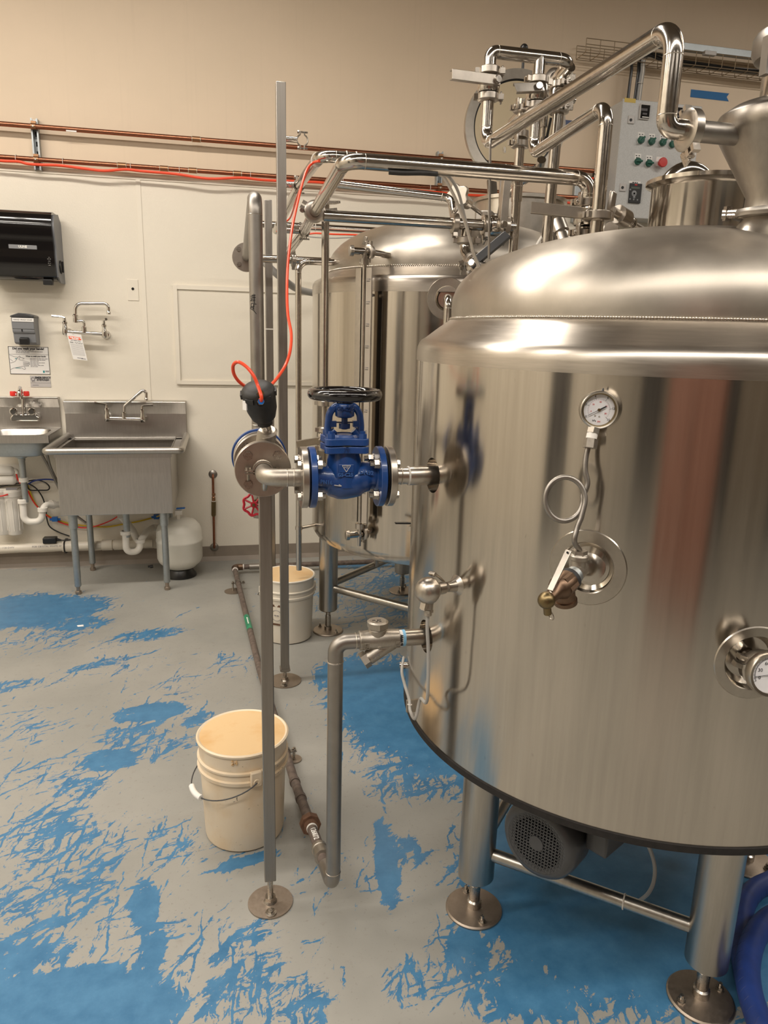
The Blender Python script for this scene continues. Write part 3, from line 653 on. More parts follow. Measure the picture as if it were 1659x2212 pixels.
O('push_tab', MB().prism([(-0.098, sz0 - 0.010), (-0.140, sz0 - 0.008), (-0.142, sz0 + 0.03), (-0.112, sz0 + 0.038), (-0.098, sz0 + 0.03)], ((sx0 + sx1) / 2 - 0.026, D - 0.004, 0), YA, ZA, 0.052), 'black', sd, bevel=0.003)
O('sight_slot', MB().box(((sx0 + sx1) / 2 - 0.012, D - 0.1275, sz0 + 0.072), ((sx0 + sx1) / 2 - 0.005, D - 0.112, sz0 + 0.118)), 'hole', sd)
O('paper_label', MB().box((sx0 + 0.006, D - 0.1355, sz1 - 0.026), (sx0 + 0.132, D - 0.128, sz1 - 0.004)), 'paper', sd)
text('HAND WASH SOAP', 0.0125, (sx0 + 0.069, D - 0.1358, sz1 - 0.015), XA, ZA, 'ink', sd)

# notices
def sheet(px0, py0, px1, py1, pxb, name, label, mat, cat):
    a, c = WY(px0, py0, D - 0.006), WY(px1, py1, D - 0.006)
    t = T(name, label, cat, ((a.x + c.x) / 2, D - 0.005, c.z))
    O('sheet', MB().box((a.x, D - 0.008, c.z), (c.x, D - 0.0052, a.z)), mat, t, smooth=0)
    return t, a.x, c.x, c.z, a.z
nt_, x0, x1, z0, z1 = sheet(17, 748, 109, 809, 0, 'hand_washing_notice', 'white hand washing notice with a drawing of hands, below the soap dispenser', 'paper', 'notice')
W_, H_ = x1 - x0, z1 - z0; yy = D - 0.0084
bd = MB()
for q in ((x0, x1, z0, z0 + 0.003), (x0, x1, z1 - 0.003, z1), (x0, x0 + 0.003, z0, z1), (x1 - 0.003, x1, z0, z1), (x0, x1, z0 + H_ * 0.715, z0 + H_ * 0.722)):
    bd.box((q[0], D - 0.0088, q[2]), (q[1], D - 0.0081, q[3]))
O('border', bd, 'ink', nt_, smooth=0)
text('Did you wash your hands?', W_ * 0.074, (x0 + W_ * 0.5, yy, z0 + H_ * 0.925), XA, ZA, 'ink', nt_, bold=0.0009)
W1 = W_ / 100
marks(nt_, (x0 + W_ * 0.19, yy, z0 + H_ * 0.865), XA, ZA, [(0, 4, 7, 5, 9, 8, 6), (0, 6, 4, 8, 5, 7, 9, 6, 5, 8) , (0, 3, 6, 5, 7, 8)] if False else [(0,) + tuple(W1 * k for k in r) for r in ((4, 7, 5, 9, 8, 6), (6, 4, 8, 5, 7, 9, 6, 5, 8), (3, 6, 5, 7, 8))], H_ * 0.026)
text('When to wash your hands:', W_ * 0.046, (x0 + W_ * 0.42, yy, z0 + H_ * 0.655), XA, ZA, 'ink', nt_, align='LEFT', bold=0.0005)
marks(nt_, (x0 + W_ * 0.52, yy, z0 + H_ * 0.565), XA, ZA, [(0,) + tuple(W1 * k for k in r) for r in ((6, 8, 4, 7, 6, 8), (6, 8, 7, 4, 9), (6, 7, 6), (5, 8, 6, 4, 9), (6, 8, 5), (6, 9, 8, 7), (5, 4, 7))], H_ * 0.028)
hand = MB(); L_ = lambda pts: hand.tube(spline([V((x0 + W_ * p, yy, z0 + H_ * q)) for p, q in pts], 5), 0.0012, 5)
L_([(0.02, 0.40), (0.14, 0.46), (0.22, 0.60), (0.27, 0.66), (0.28, 0.62), (0.24, 0.54), (0.33, 0.50), (0.47, 0.45), (0.50, 0.43), (0.47, 0.41), (0.34, 0.44)])
L_([(0.34, 0.40), (0.49, 0.385), (0.505, 0.365), (0.48, 0.355), (0.34, 0.365)]); L_([(0.34, 0.33), (0.46, 0.325), (0.475, 0.305), (0.45, 0.295), (0.33, 0.29), (0.20, 0.25), (0.10, 0.22), (0.02, 0.17)])
L_([(0.02, 0.69), (0.13, 0.64), (0.22, 0.61)]); L_([(0.02, 0.55), (0.09, 0.47)]); L_([(0.27, 0.61), (0.36, 0.59), (0.37, 0.56), (0.33, 0.545)]); L_([(0.28, 0.24), (0.32, 0.20), (0.36, 0.18), (0.39, 0.21), (0.36, 0.27)])
O('hand_drawing', hand, 'ink_grey', nt_)
O('teal_mark', MB().box((x0 + W_ * 0.82, D - 0.0089, z0 + H_ * 0.06), (x0 + W_ * 0.865, D - 0.0081, z0 + H_ * 0.14)), 'teal', nt_, smooth=0); O('teal_mark', MB().box((x0 + W_ * 0.15, D - 0.0089, z0 + H_ * 0.55), (x0 + W_ * 0.20, D - 0.0081, z0 + H_ * 0.575)), 'teal', nt_, smooth=0); O('teal_mark', MB().box((x0 + W_ * 0.14, D - 0.0089, z0 + H_ * 0.215), (x0 + W_ * 0.27, D - 0.0081, z0 + H_ * 0.235)), 'teal', nt_, smooth=0)
for q in (0.12, 0.085): O('print_mark', MB().box((x0 + W_ * 0.88, D - 0.0089, z0 + H_ * q), (x0 + W_ * 0.975, D - 0.0081, z0 + H_ * (q + 0.022))), 'ink_grey', nt_, smooth=0)
es, x0, x1, z0, z1 = sheet(64.5, 811, 110.5, 836.5, 0, 'eyewash_sign', 'small grey emergency eyewash sign below the white notice', 'paper_grey', 'sign')
W_, H_ = x1 - x0, z1 - z0
text('EMERGENCY', W_ * 0.135, (x0 + W_ * 0.63, yy, z0 + H_ * 0.81), XA, ZA, 'ink', es, bold=0.0008)
text('EYEWASH', W_ * 0.135, (x0 + W_ * 0.63, yy, z0 + H_ * 0.62), XA, ZA, 'ink', es, bold=0.0008)
ic = MB().ring((x0 + W_ * 0.14, yy, z0 + H_ * 0.70), YA, W_ * 0.085, 0.0022, 28, 6).bar((x0 + W_ * 0.09, yy, z0 + H_ * 0.48), (x0 + W_ * 0.12, yy, z0 + H_ * 0.56), 0.010, 0.001).bar((x0 + W_ * 0.22, yy, z0 + H_ * 0.48), (x0 + W_ * 0.19, yy, z0 + H_ * 0.56), 0.010, 0.001)
O('pictogram', ic, 'ink_grey', es)
O('print_mark', MB().box((x0, D - 0.0088, z0 + H_ * 0.355), (x1, D - 0.0081, z0 + H_ * 0.375)).box((x0 + W_ * 0.1, D - 0.0088, z0 + H_ * 0.15), (x0 + W_ * 0.4, D - 0.0081, z0 + H_ * 0.2)), 'ink_grey', es, smooth=0)

# wall faucets
def lever(t, p, d, ln=0.075):
    p = V(p); d = V(d).normalized()
    hd = MB().cyl(p, p + ZA * 0.022, 0.010, 0.008, n=14).tube([p + ZA * 0.02, p + ZA * 0.027 + d * 0.02, p + ZA * 0.030 + d * ln], 0.006, 8, radii=[0.007, 0.006, 0.0085])
    return O('lever_handle', hd, 'chrome', t)
def faucet(name, label, L, Rr, wall_y, spout, dl, dr, riser=0.055):
    L, Rr = V(L), V(Rr)
    t = T(name, label, 'faucet', ((L.x + Rr.x) / 2, wall_y, L.z - 0.02))
    m = MB().cyl(L - XA * 0.012, Rr + XA * 0.012, 0.0115, n=16)
    for q in (L, Rr):
        m.lathe([(0.0165, -0.022), (0.019, -0.012), (0.0185, 0.01), (0.014, 0.03), (0.012, riser - 0.008), (0.0165, riser - 0.006), (0.0165, riser + 0.004), (0.010, riser + 0.012)], q, ZA, 18)
        m.cyl(q, (q.x, wall_y, q.z - 0.004), 0.014, n=16).lathe([(0.027, 0), (0.027, 0.006), (0.018, 0.018)], (q.x, wall_y - 0.0005, q.z - 0.004), -YA, 20)
    O('mixer_body', m, 'chrome', t)
    lever(t, L + ZA * (riser + 0.010), dl); lever(t, Rr + ZA * (riser + 0.010), dr)
    O('spout', spout, 'chrome', t)
    return t
fy = D - 0.085
L, Rr = WY(141.5, 716, fy), WY(226, 722, fy)
sp = MB(); P = lambda px, py: WY(px, py, fy)
sp.cyl(P(182, 718), P(182, 707), 0.016, n=18).lathe([(0.012, 0), (0.017, 0.004), (0.017, 0.012), (0.011, 0.018)], P(182, 711), ZA, 18)
sp.tube([P(182, 709), P(182, 692), P(166, 694)], 0.0095, 12, bend=0.03).cyl(P(163, 697), P(163, 682), 0.0155, n=18).lathe([(0.013, 0), (0.018, 0.003), (0.018, 0.010), (0.012, 0.016)], P(163, 684), ZA, 18)
sp.tube([P(163, 683), P(163, 655.5), P(234, 655.5), P(235, 676)], 0.0105, 14, bend=0.045).lathe([(0.0135, 0), (0.0135, 0.014), (0.0105, 0.022)], P(235, 679), ZA, 16)
faucet('wall_faucet', 'chrome double-jointed wall faucet on the cream wall, red and white tag hanging from it', L, Rr, D - 0.004, sp, V((-1, -0.25, 0.0)), V((0.35, -1, 0.0)), 0.055)
# its tag
tg = T('service_tag', 'white paper tag with an orange band hanging from the upper wall faucet', 'tag', WY(168, 775, fy - 0.012))
a, b = WY(150, 724, fy - 0.014), WY(183, 774, fy - 0.014); tu = (XA * 0.985 - ZA * 0.10).normalized(); tv = (ZA * 0.985 - XA * 0.17).normalized()
tw, th = 0.088, 0.168; tc = (a + b) / 2
O('card', MB().frame_box(tc, tu, tv, YA, tw / 2, th / 2, 0.0008), 'paper', tg, smooth=0)
def on_tag(s, r): return tc + tu * (s * tw) + tv * (r * th) - YA * 0.0011
O('orange_band', MB().frame_box(on_tag(0, 0.33), tu, tv, YA, tw * 0.42, th * 0.052, 0.0005), 'tag_red', tg, smooth=0)
marks(tg, on_tag(-0.36, 0.345) - YA * 0.0006, tu, tv, [(0, 0.022, 0.030, 0.009)], 0.008, 'ink_white'); marks(tg, on_tag(-0.22, 0.305) - YA * 0.0006, tu, tv, [(0, 0.018, 0.018)], 0.007, 'ink_white')
marks(tg, on_tag(-0.34, 0.235), tu, tv, [(0, 0.014, 0.022, 0.018)], 0.006)
sc_ = MB()
for s0, s1 in ((-0.42, -0.18), (-0.10, 0.46)): sc_.tube(spline([on_tag(s0 + (s1 - s0) * k / 9, 0.155 + 0.02 * sin(k * 2.3)) for k in range(10)], 4), 0.0011, 5)
O('handwriting', sc_, 'ink', tg)
ln = MB()
for i in range(13): ln.frame_box(on_tag(0, 0.10 - 0.035 * i), tu, tv, YA, tw * 0.43, 0.0005, 0.0003)
O('ruled_lines', ln, 'ink_grey', tg, smooth=0)
O('print_mark', MB().frame_box(on_tag(0.02, -0.43), tu, tv, YA, tw * 0.2, 0.002, 0.0004).frame_box(on_tag(0.25, -0.45), tu, tv, YA, tw * 0.15, 0.002, 0.0004), 'ink_grey', tg, smooth=0)
O('tie', MB().tube(spline([on_tag(-0.05, 0.47), on_tag(-0.06, 0.55) - YA * 0.014, WY(166, 712, fy - 0.014), WY(166, 714, fy + 0.012)], 4), 0.0012, 6), 'white_cable', tg)

# ---- hand sink
hx1 = WY(131, 900, D - 0.02).x; hz1 = WY(129, 857, D - 0.02).z; hzd = WY(131, 924, D - 0.02).z
hyf = WX(106, 947, hx1).y; hx0 = hx1 - 0.43
hk = T('hand_sink', 'small wall-hung stainless hand sink at the left edge, with a chrome and red eyewash faucet', 'sink', ((hx0 + hx1) / 2, D, hzd - 0.15))
hzb = WY(129, 880, D - 0.03).z
O('backsplash', MB().prism([(0, hzd), (-0.018, hzd), (-0.018, hzb), (-0.050, hz1 - 0.012), (-0.050, hz1), (0, hz1)], (hx0, D - 0.005, 0), YA, ZA, hx1 - hx0), 'sink', hk, smooth=0, bevel=0.003)
fm = MB(); t_ = 0.05
cx_, cy_ = (hx0 + hx1) / 2, (hyf + D - 0.06) / 2; rx_, ry_ = (hx1 - hx0) / 2 - 0.035, (D - 0.06 - hyf) / 2 - 0.02
n = 40; sq = lambda a, p: math.copysign(abs(p) ** 0.45, p)
ringpts = [(sq(0, cos(2 * pi * i / n)), sq(0, sin(2 * pi * i / n))) for i in range(n)]
outer = [V((hx0 if p < -0.99 else (hx1 if p > 0.99 else cx_ + p * (hx1 - hx0) / 2), cy_ + q * ((D - 0.02 - hyf) / 2) - 0.0, hzd)) for p, q in ringpts]
lv = [[V((cx_ + p * (hx1 - hx0) / 2, (hyf + D - 0.02) / 2 + q * (D - 0.02 - hyf) / 2, hzd)) for p, q in [(max(-1, min(1, a * 1.15)), max(-1, min(1, b * 1.15))) for a, b in ringpts]]]
for f, dz in ((1.0, 0.0), (0.95, -0.012), (0.88, -0.06), (0.70, -0.115), (0.35, -0.125), (0.05, -0.127)):
    lv.append([V((cx_ + p * rx_ * f, cy_ + q * ry_ * f, hzd + dz)) for p, q in ringpts])
for a in lv: pass
fm.add([p for l in lv for p in l], [(j * n + i, (j + 1) * n + i, (j + 1) * n + (i + 1) % n, j * n + (i + 1) % n) for j in range(len(lv) - 1) for i in range(n)])
fm.f = [tuple(reversed(f)) for f in fm.f]
O('bowl', fm, 'sink', hk)
O('apron', MB().box((hx0, hyf, hzd - 0.048), (hx1, hyf + 0.003, hzd)).box((hx1 - 0.003, hyf, hzd - 0.048), (hx1, D - 0.006, hzd)).box((hx0, hyf, hzd - 0.048), (hx0 + 0.003, D - 0.006, hzd)), 'sink', hk, smooth=0)
hu = MB(); lv = [[V((cx_ + p * rx_ * f, cy_ + q * ry_ * f, hzd + dz)) for p, q in ringpts] for f, dz in ((1.0, -0.03), (0.99, -0.10), (0.90, -0.135), (0.70, -0.145), (0.1, -0.147))]
hu.add([p for l in lv for p in l], [(j * n + i, (j + 1) * n + i, (j + 1) * n + (i + 1) % n, j * n + (i + 1) % n) for j in range(len(lv) - 1) for i in range(n)])
O('bowl_underside', hu, 'galv', hk)
hd = WY(46, 984, cy_); dzx = hd.x
O('drain', MB().lathe([(0.040, -0.150), (0.034, -0.165), (0.022, -0.170), (0.022, -0.185)], (dzx, cy_, hzd), ZA, 24).cyl((dzx, cy_, hzd - 0.46), (dzx, cy_, hzd - 0.17), 0.019, n=20), 'galv', hk)
zt0 = WY(50, 1090, cy_).z
O('slip_nut', MB().lathe([(0.020, -0.014), (0.029, -0.014), (0.029, 0.012), (0.020, 0.014)], (dzx, cy_, WY(48, 1036, cy_).z), ZA, 16, False, False), 'white', hk)
tr = [WY(49, 1082, cy_), WY(52, 1128, cy_), WY(90, 1126, cy_), WY(92, 1100, cy_), WY(100, 1091, cy_ + 0.05), WY(133, 1090, cy_ + 0.15)]
O('p_trap', MB().tube(tr, 0.022, 16, bend=0.045), 'white', hk)
for q, ax in ((tr[0], ZA), (tr[3], ZA), (WY(113, 1090, cy_ + 0.10), tr[5] - tr[4])): O('slip_nut', MB().lathe([(0.021, -0.014), (0.031, -0.014), (0.031, 0.010), (0.021, 0.014)], q, ax, 16, False, False), 'white', hk)
# its faucet with eyewash heads
fz = WY(52, 903, D - 0.09)
hf = T('eyewash_faucet', 'chrome hand sink faucet carrying two red eyewash caps at the left edge', 'faucet', (fz.x, D - 0.03, fz.z - 0.02))
Q = lambda px, py, o=0.09: WY(px, py, D - o)
O('mixer_body', MB().prism([(-0.085, -0.022), (0.085, -0.022), (0.09, 0.0), (0.07, 0.028), (-0.07, 0.028), (-0.09, 0.0)], Q(53, 903, 0.10), XA, ZA, -0.075), 'chrome', hf, bevel=0.008)
for px in (31, 70):
    q = Q(px, 888, 0.10); O('knob', MB().lathe([(0.017, 0), (0.024, 0.008), (0.022, 0.036), (0.015, 0.044)], q - YA * 0.035 + ZA * 0.0, YA, 12), 'chrome', hf)
O('spout', MB().cyl(Q(51, 898), Q(50.5, 862), 0.0125, n=16).tube([Q(47, 862), Q(45, 846), Q(43, 836, 0.13), Q(41.5, 846, 0.20), Q(42, 856, 0.20)], 0.0115, 14, bend=0.03), 'chrome', hf)
O('eyewash_arm', MB().cyl(Q(32, 852), Q(57, 852), 0.009, n=12).cyl(Q(42, 856), Q(42, 846), 0.020, n=16), 'chrome', hf)
for px in (28, 57): O('red_cap', MB().lathe([(0.010, -0.016), (0.0185, -0.012), (0.0185, 0.010), (0.016, 0.016)], Q(px, 850.5), ZA, 18), 'redcap', hf, label='red dust cap')

# ---- utility sink
uy = 4.60; uyb = D - 0.06
ux0, ux1 = WY(124, 1040, uy).x, WY(371, 1040, uy).x; uz0 = WY(245, 1112, uy).z; uz1 = WY(245, 979, uy).z + 0.015
us = T('utility_sink', 'deep freestanding stainless utility sink with rounded rails on four galvanised legs', 'sink', ((ux0 + ux1) / 2, (uy + uyb) / 2, 0))
O('basin', openbox(ux0, ux1, uy, uyb, uz0, uz1, 0.006), 'sink', us, smooth=0, bevel=0.004)
ry = uy - 0.045; r0, r1 = WY(97, 974, ry), WY(392, 974, ry); rz = (r0.z + r1.z) / 2; rx0, rx1 = r0.x, r1.x
O('deck', MB().box((rx0, ry, rz - 0.022), (ux0 + 0.004, uyb, rz - 0.016)).box((ux1 - 0.004, ry, rz - 0.022), (rx1, uyb, rz - 0.016)).box((rx0, ry, rz - 0.022), (rx1, uy + 0.004, rz - 0.016)).box((rx0, uyb - 0.05, rz - 0.022), (rx1, uyb + 0.05, rz - 0.016)).box((ux0 - 0.006, uy - 0.008, uz1 - 0.04), (ux1 + 0.006, uy, uz1 - 0.002)), 'sink', us, smooth=0)
O('rolled_rail', MB().tube([(rx0, uyb + 0.03, rz), (rx0, ry, rz), (rx1, ry, rz), (rx1, uyb + 0.03, rz)], 0.0205, 16, bend=0.025), 'sink', us)
bz1 = WY(270, 866, D - 0.02).z; bxa, bxb = WY(141, 900, D - 0.03).x, WY(403, 900, D - 0.03).x
us_b = O('backsplash', MB().prism([(0, rz - 0.02), (-0.030, rz - 0.02), (-0.030, bz1 - 0.085), (-0.062, bz1 - 0.004), (-0.058, bz1), (0, bz1 + 0.006)], (bxa, D - 0.006, 0), YA, ZA, bxb - bxa), 'sink', us, smooth=0, bevel=0.003)
for px in (192, 352):
    q = WY(px, 859, D - 0.03); O('screw', MB().sph((q.x, D - 0.055, bz1 - 0.002), 0.008, n=10), 'bolt', us_b)
q = WY(155, 886, D - 0.038); O('sticker', MB().box((q.x - 0.045, D - 0.0375, q.z - 0.020), (q.x + 0.045, D - 0.0362, q.z + 0.020)), 'paper', us_b, smooth=0)
O('print_mark', MB().box((q.x - 0.040, D - 0.0379, q.z - 0.013), (q.x - 0.016, D - 0.0374, q.z + 0.012)), 'ink', us_b, smooth=0); marks(us_b, (q.x - 0.008, D - 0.0378, q.z + 0.010), XA, ZA, [(0, 0.012, 0.012, 0.01), (0, 0.02, 0.014), (0, 0.01, 0.012)], 0.006)
for k, (lx, ly) in enumerate((((-0.935), 4.645), (-0.395, 4.650), (-0.925, 5.12), (-0.395, 5.12))):
    lg = O('leg', MB().lathe([(0.0165, 0.05), (0.0205, 0.055), (0.0205, uz0 - 0.001)], (lx, ly, 0), ZA, 24), 'galv', us)
    O('collar', MB().lathe([(0.0205, uz0 - 0.09), (0.0265, uz0 - 0.088), (0.0265, uz0 - 0.001)], (lx, ly, 0), ZA, 24, False, False), 'galv', lg)
    O('foot', MB().lathe([(0.017, 0.001), (0.019, 0.006), (0.019, 0.018), (0.012, 0.022), (0.012, 0.052)], (lx, ly, 0), ZA, 12), 'footplate', lg)
dr = WY(272, 1115, 4.85)
O('tailpiece', MB().cyl((dr.x, 4.85, WY(270, 1160, 4.85).z), (dr.x, 4.85, uz0), 0.021, n=18), 'galv', us)
dt = [WY(271, 1152, 4.85), WY(273, 1193, 4.85), WY(301, 1191, 4.88), WY(303, 1168, 4.90), WY(318, 1148, 5.0), (WY(330, 1140, 5.13))]
O('p_trap', MB().tube(dt, 0.022, 16, bend=0.04), 'white', us)
for q in (dt[0] + ZA * 0.004, dt[3] - ZA * 0.0): O('slip_nut', MB().lathe([(0.022, -0.012), (0.032, -0.012), (0.032, 0.010), (0.022, 0.013)], q, ZA, 14, False, False), 'white', us)
# sink faucet
fy2 = D - 0.115
L, Rr = WY(232, 903, fy2), WY(308, 905, fy2); P = lambda px, py: WY(px, py, fy2)
sp = MB().cyl(P(268, 905), P(268, 892), 0.015, n=16).lathe([(0.012, 0), (0.016, 0.004), (0.016, 0.014), (0.010, 0.02)], P(268, 896), ZA, 16).tube([P(268, 893), P(269, 877), P(309, 842), P(316, 848), P(316, 862)], 0.0105, 14, bend=0.018).lathe([(0.0135, 0), (0.0135, 0.012), (0.0105, 0.018)], P(316, 865), ZA, 14)
faucet('sink_faucet', 'chrome two-handle faucet with a slanted swing spout on the utility sink backsplash', L, Rr, D - 0.036, sp, V((-1, -0.2, 0.1)), V((1, -0.2, 0.0)), 0.055)
# pressure tank
pt = V((-0.325, 4.93, 0)); pr_ = 0.150; pz0, pz1 = 0.06, 0.400
tk = T('pressure_tank', 'round white pressure tank on a black stand beside the utility sink leg', 'tank', pt)
O('shell', MB().lathe([(0.04, pz0 - 0.01), (0.10, pz0 + 0.008), (pr_ - 0.012, pz0 + 0.045), (pr_, pz0 + 0.075), (pr_, pz0 + 0.185), (pr_ + 0.003, pz0 + 0.190), (pr_ + 0.003, pz0 + 0.205), (pr_, pz0 + 0.210), (pr_, pz1 - 0.075), (pr_ - 0.012, pz1 - 0.045), (0.11, pz1 - 0.012), (0.05, pz1), (0.001, pz1 + 0.003)], pt, ZA, 48), 'tankwhite', tk, smooth=50)
O('stand', MB().lathe([(0.105, 0.001), (0.105, 0.012), (0.080, 0.055), (0.06, 0.06)], pt, ZA, 24), 'black', tk)
O('valve', MB().cyl(pt + ZA * pz1, pt + ZA * (pz1 + 0.035), 0.012, n=12).box(pt + V((-0.02, -0.014, pz1 + 0.03)), pt + V((0.025, 0.014, pz1 + 0.06))), 'white', tk)
O('lever_handle', MB().bar(pt + V((-0.01, 0, pz1 + 0.072)), pt + V((0.045, -0.01, pz1 + 0.078)), 0.02, 0.008), 'blue_clip', tk, label='blue valve lever')
q = hit_cyl(331, 1223, pt, pr_); O('air_valve', MB().cyl(q, q + radial(q, pt) * 0.02 - ZA * 0.002, 0.011, n=14).cyl(q + radial(q, pt) * 0.02, q + radial(q, pt) * 0.034, 0.007, n=10), 'black', tk)
q = hit_cyl(360, 1168, pt, pr_); O('sticker', MB().frame_box(q + radial(q, pt) * 0.0005, radial(q, pt).cross(ZA), ZA, radial(q, pt), 0.022, 0.006, 0.0008), 'paper', tk, smooth=0)

# drain pipe along the wall
py_ = D - 0.075; pz = WY(60, 1183, py_).z
dp = T('drain_pipe', 'cream plastic drain pipe running low along the wall under both sinks', 'pipe', (-0.6, py_, pz - 0.03))
O('pipe', MB().cyl((-3.2, py_, pz), (WY(330, 1180, py_).x, py_, pz), 0.0305, n=28), 'pvc', dp)
for px in (147, 232, 258): O('coupling', MB().lathe([(0.031, -0.036), (0.038, -0.034), (0.038, 0.034), (0.031, 0.036)], (WY(px, 1181, py_).x, py_, pz), XA, 28, False, False), 'pvc', dp)
q = WY(141, 1181, py_); O('strap', MB().ring((q.x, py_, pz), XA, 0.040, 0.005, 28, 6), 'black', dp)
q = WY(142, 1166, py_); O('tee_outlet', MB().tube([(dr.x - 0.05, 4.98, pz + 0.26), (dr.x + 0.0, py_ - 0.03, pz + 0.11), (dr.x + 0.03, py_, pz)], 0.024, 14, bend=0.05), 'white', dp)
O('tee_outlet', MB().tube([WY(330, 1140, 5.13), (dt[5].x + 0.06, py_, dt[5].z - 0.02), (dt[5].x + 0.06, py_, pz)], 0.024, 14, bend=0.04), 'white', dp)
for i, (px, s) in enumerate(((104, 'FOR CRYSTAL WHITE AND'), (10, 'PVC 1120 DWV'))): text(s, 0.017, (WY(px, 1179, py_ - 0.03).x, py_ - 0.0285, pz + 0.012), XA, (ZA * 0.92 + YA * 0.38), 'ink_grey', dp, ext=0.0005)
O('wall_bracket', MB().box((WY(141, 1181, py_).x - 0.008, py_, pz - 0.05), (WY(141, 1181, py_).x + 0.008, D - 0.01, pz + 0.04)), 'black', dp)

# water filter under the hand sink
fyw = D - 0.09
wf = T('water_filter', 'white under-sink water filter set with upright cartridges below the hand sink', 'filter', WY(20, 1150, fyw))
for px in (30, 4):
    a = WY(px - 1, 1060, fyw); b = WY(px + 4, 1153, fyw)
    ct = O('cartridge', MB().lathe([(0.042, 0), (0.046, 0.006), (0.055, (a.z - b.z) * 0.88), (0.062, (a.z - b.z) * 0.89), (0.062, a.z - b.z), (0.05, a.z - b.z + 0.012)], b, ZA, 28), 'white', wf)
    rb = MB()
    for k in range(9): an = 2 * pi * k / 9; rb.bar(b + V((0.048 * cos(an), 0.048 * sin(an), 0.03)), b + V((0.0545 * cos(an), 0.0545 * sin(an), (a.z - b.z) * 0.80)), 0.004, 0.004)
    O('grip_ribs', rb, 'white', ct)
O('bracket', MB().box(WY(-30, 1060, fyw) - YA * 0.03, WY(46, 1048, D - 0.012)).box(WY(-30, 1048, D - 0.03), WY(46, 1002, D - 0.012)), 'white', wf, smooth=0)
for py, px in ((1017, 28), (1037, 32)):
    O('inline_filter', MB().lathe([(0.012, -0.012), (0.026, 0.0), (0.031, 0.01), (0.031, 0.25), (0.026, 0.26), (0.012, 0.272)], WY(px, py, fyw - 0.02) - XA * 0.26, XA, 24), 'white', wf)
O('tube_elbow', MB().tube([WY(30, 1015, fyw - 0.02), WY(36, 1016, fyw - 0.02), WY(36, 1023, fyw - 0.02)], 0.012, 10, bend=0.01), 'white', wf)
O('red_tube', MB().tube(spline([WY(35, 1022, fyw - 0.02), WY(38, 1034, fyw - 0.02), WY(44, 1044, fyw - 0.01)]), 0.005, 8), 'redcap', wf)
O('red_tube', MB().tube(spline([WY(-10, 1073, fyw - 0.075), WY(6, 1071, fyw - 0.078), WY(17, 1068, fyw - 0.065)]), 0.005, 8), 'redcap', wf)
O('printed_label', MB().box(WY(13, 1060, fyw - 0.0322), WY(36, 1053, fyw - 0.031)), 'ink_grey', wf, smooth=0)

def hose(name, label, cat, pts, r, mat, k=8, n=10, group=None):
    o = O(name, MB().tube(spline(pts, k), r, n), mat, None, label, cat, group); return o
B = lambda px, py, o=0.02: WY(px, py, D - o - 0.006)
hose('yellow_tube', 'yellow plastic water tube drooping behind the utility sink', 'tube', [B(60, 1048), B(72, 1080), B(88, 1102), B(112, 1118), B(150, 1131), B(190, 1136), B(230, 1138), B(262, 1133), B(300, 1126), B(335, 1117), B(352, 1112, 0.25)], 0.0055, 'yellow')
rt = hose('red_tube', 'thin red plastic water tube drooping just under the yellow one', 'tube', [B(60, 1060, .03), B(70, 1080, .03), B(84, 1098, .03), B(108, 1118, .03), B(140, 1132, .03), B(176, 1140, .03), B(205, 1137, .03), B(240, 1124, .03), B(262, 1110, .04)], 0.0045, 'redcap')
for px, py in ((119, 1122), (338, 1117)):
    q = B(px, py, .035); t = O('tube_clip', MB().box(q - V((0.018, 0.014, 0.012)), q + V((0.018, 0.014, 0.018))).cyl(q - XA * 0.034, q + XA * 0.034, 0.008, n=10), 'blue_clip', None, 'blue shut-off clip on the red tube' if px < 200 else 'blue shut-off clip beside the white pressure tank', 'clip')
hose('black_cable', 'black power cable looping under the hand sink down to the adapter', 'cable', [B(-10, 1055, .1), B(20, 1047, .1), B(45, 1043, .08), B(75, 1037, .03), B(95, 1041, .03), B(106, 1050, .03), B(104, 1058, .03), B(88, 1059, .03), B(64, 1058, .03), B(60, 1045, .03), B(78, 1055, .025), B(92, 1075, .025), B(99, 1100, .02), B(101, 1120, .02), B(108, 1138, .02), B(128, 1150, .02), B(150, 1158, .02)], 0.0045, 'black')
hose('blue_tube', 'dark blue water tube arching from the hand sink to the utility sink', 'tube', [B(62, 1045, .04), B(76, 1038, .04), B(100, 1035.5, .04), B(120, 1038, .04), B(128, 1047, .04), B(140, 1062, .04)], 0.0055, 'blue_tube')
hose('supply_hose', 'braided dark grey supply hose slanting down behind the utility sink, outer of the pair', 'hose', [B(89, 980, .12), B(103, 1005, .10), B(118, 1035, .08), B(128, 1056, .06), B(150, 1100, .05), B(186, 1130, .05)], 0.0085, 'dull')
hose('supply_hose', 'dark grey supply hose slanting down behind the utility sink, inner of the pair', 'hose', [B(101, 977, .12), B(107, 1003, .10), B(116, 1025, .08), B(127, 1046, .06), B(150, 1090, .05)], 0.0085, 'dull')
q = WY(110, 1164, py_)
pa = T('power_adapter', 'black power adapter lying on the cream drain pipe', 'adapter', (q.x, py_, pz + 0.030))
O('body', MB().box((q.x - 0.048, py_ - 0.03, pz + 0.0315), (q.x + 0.038, py_ + 0.03, pz + 0.070)), 'black', pa, bevel=0.005)
O('lead', MB().cyl((q.x + 0.038, py_, pz + 0.05), (q.x + 0.066, py_, pz + 0.045), 0.012, 0.006, n=12).tube(spline([(q.x + 0.06, py_, pz + 0.046), (q.x + 0.10, py_, pz + 0.044), (q.x + 0.16, py_ + 0.01, pz + 0.05)]), 0.004, 8), 'black', pa)

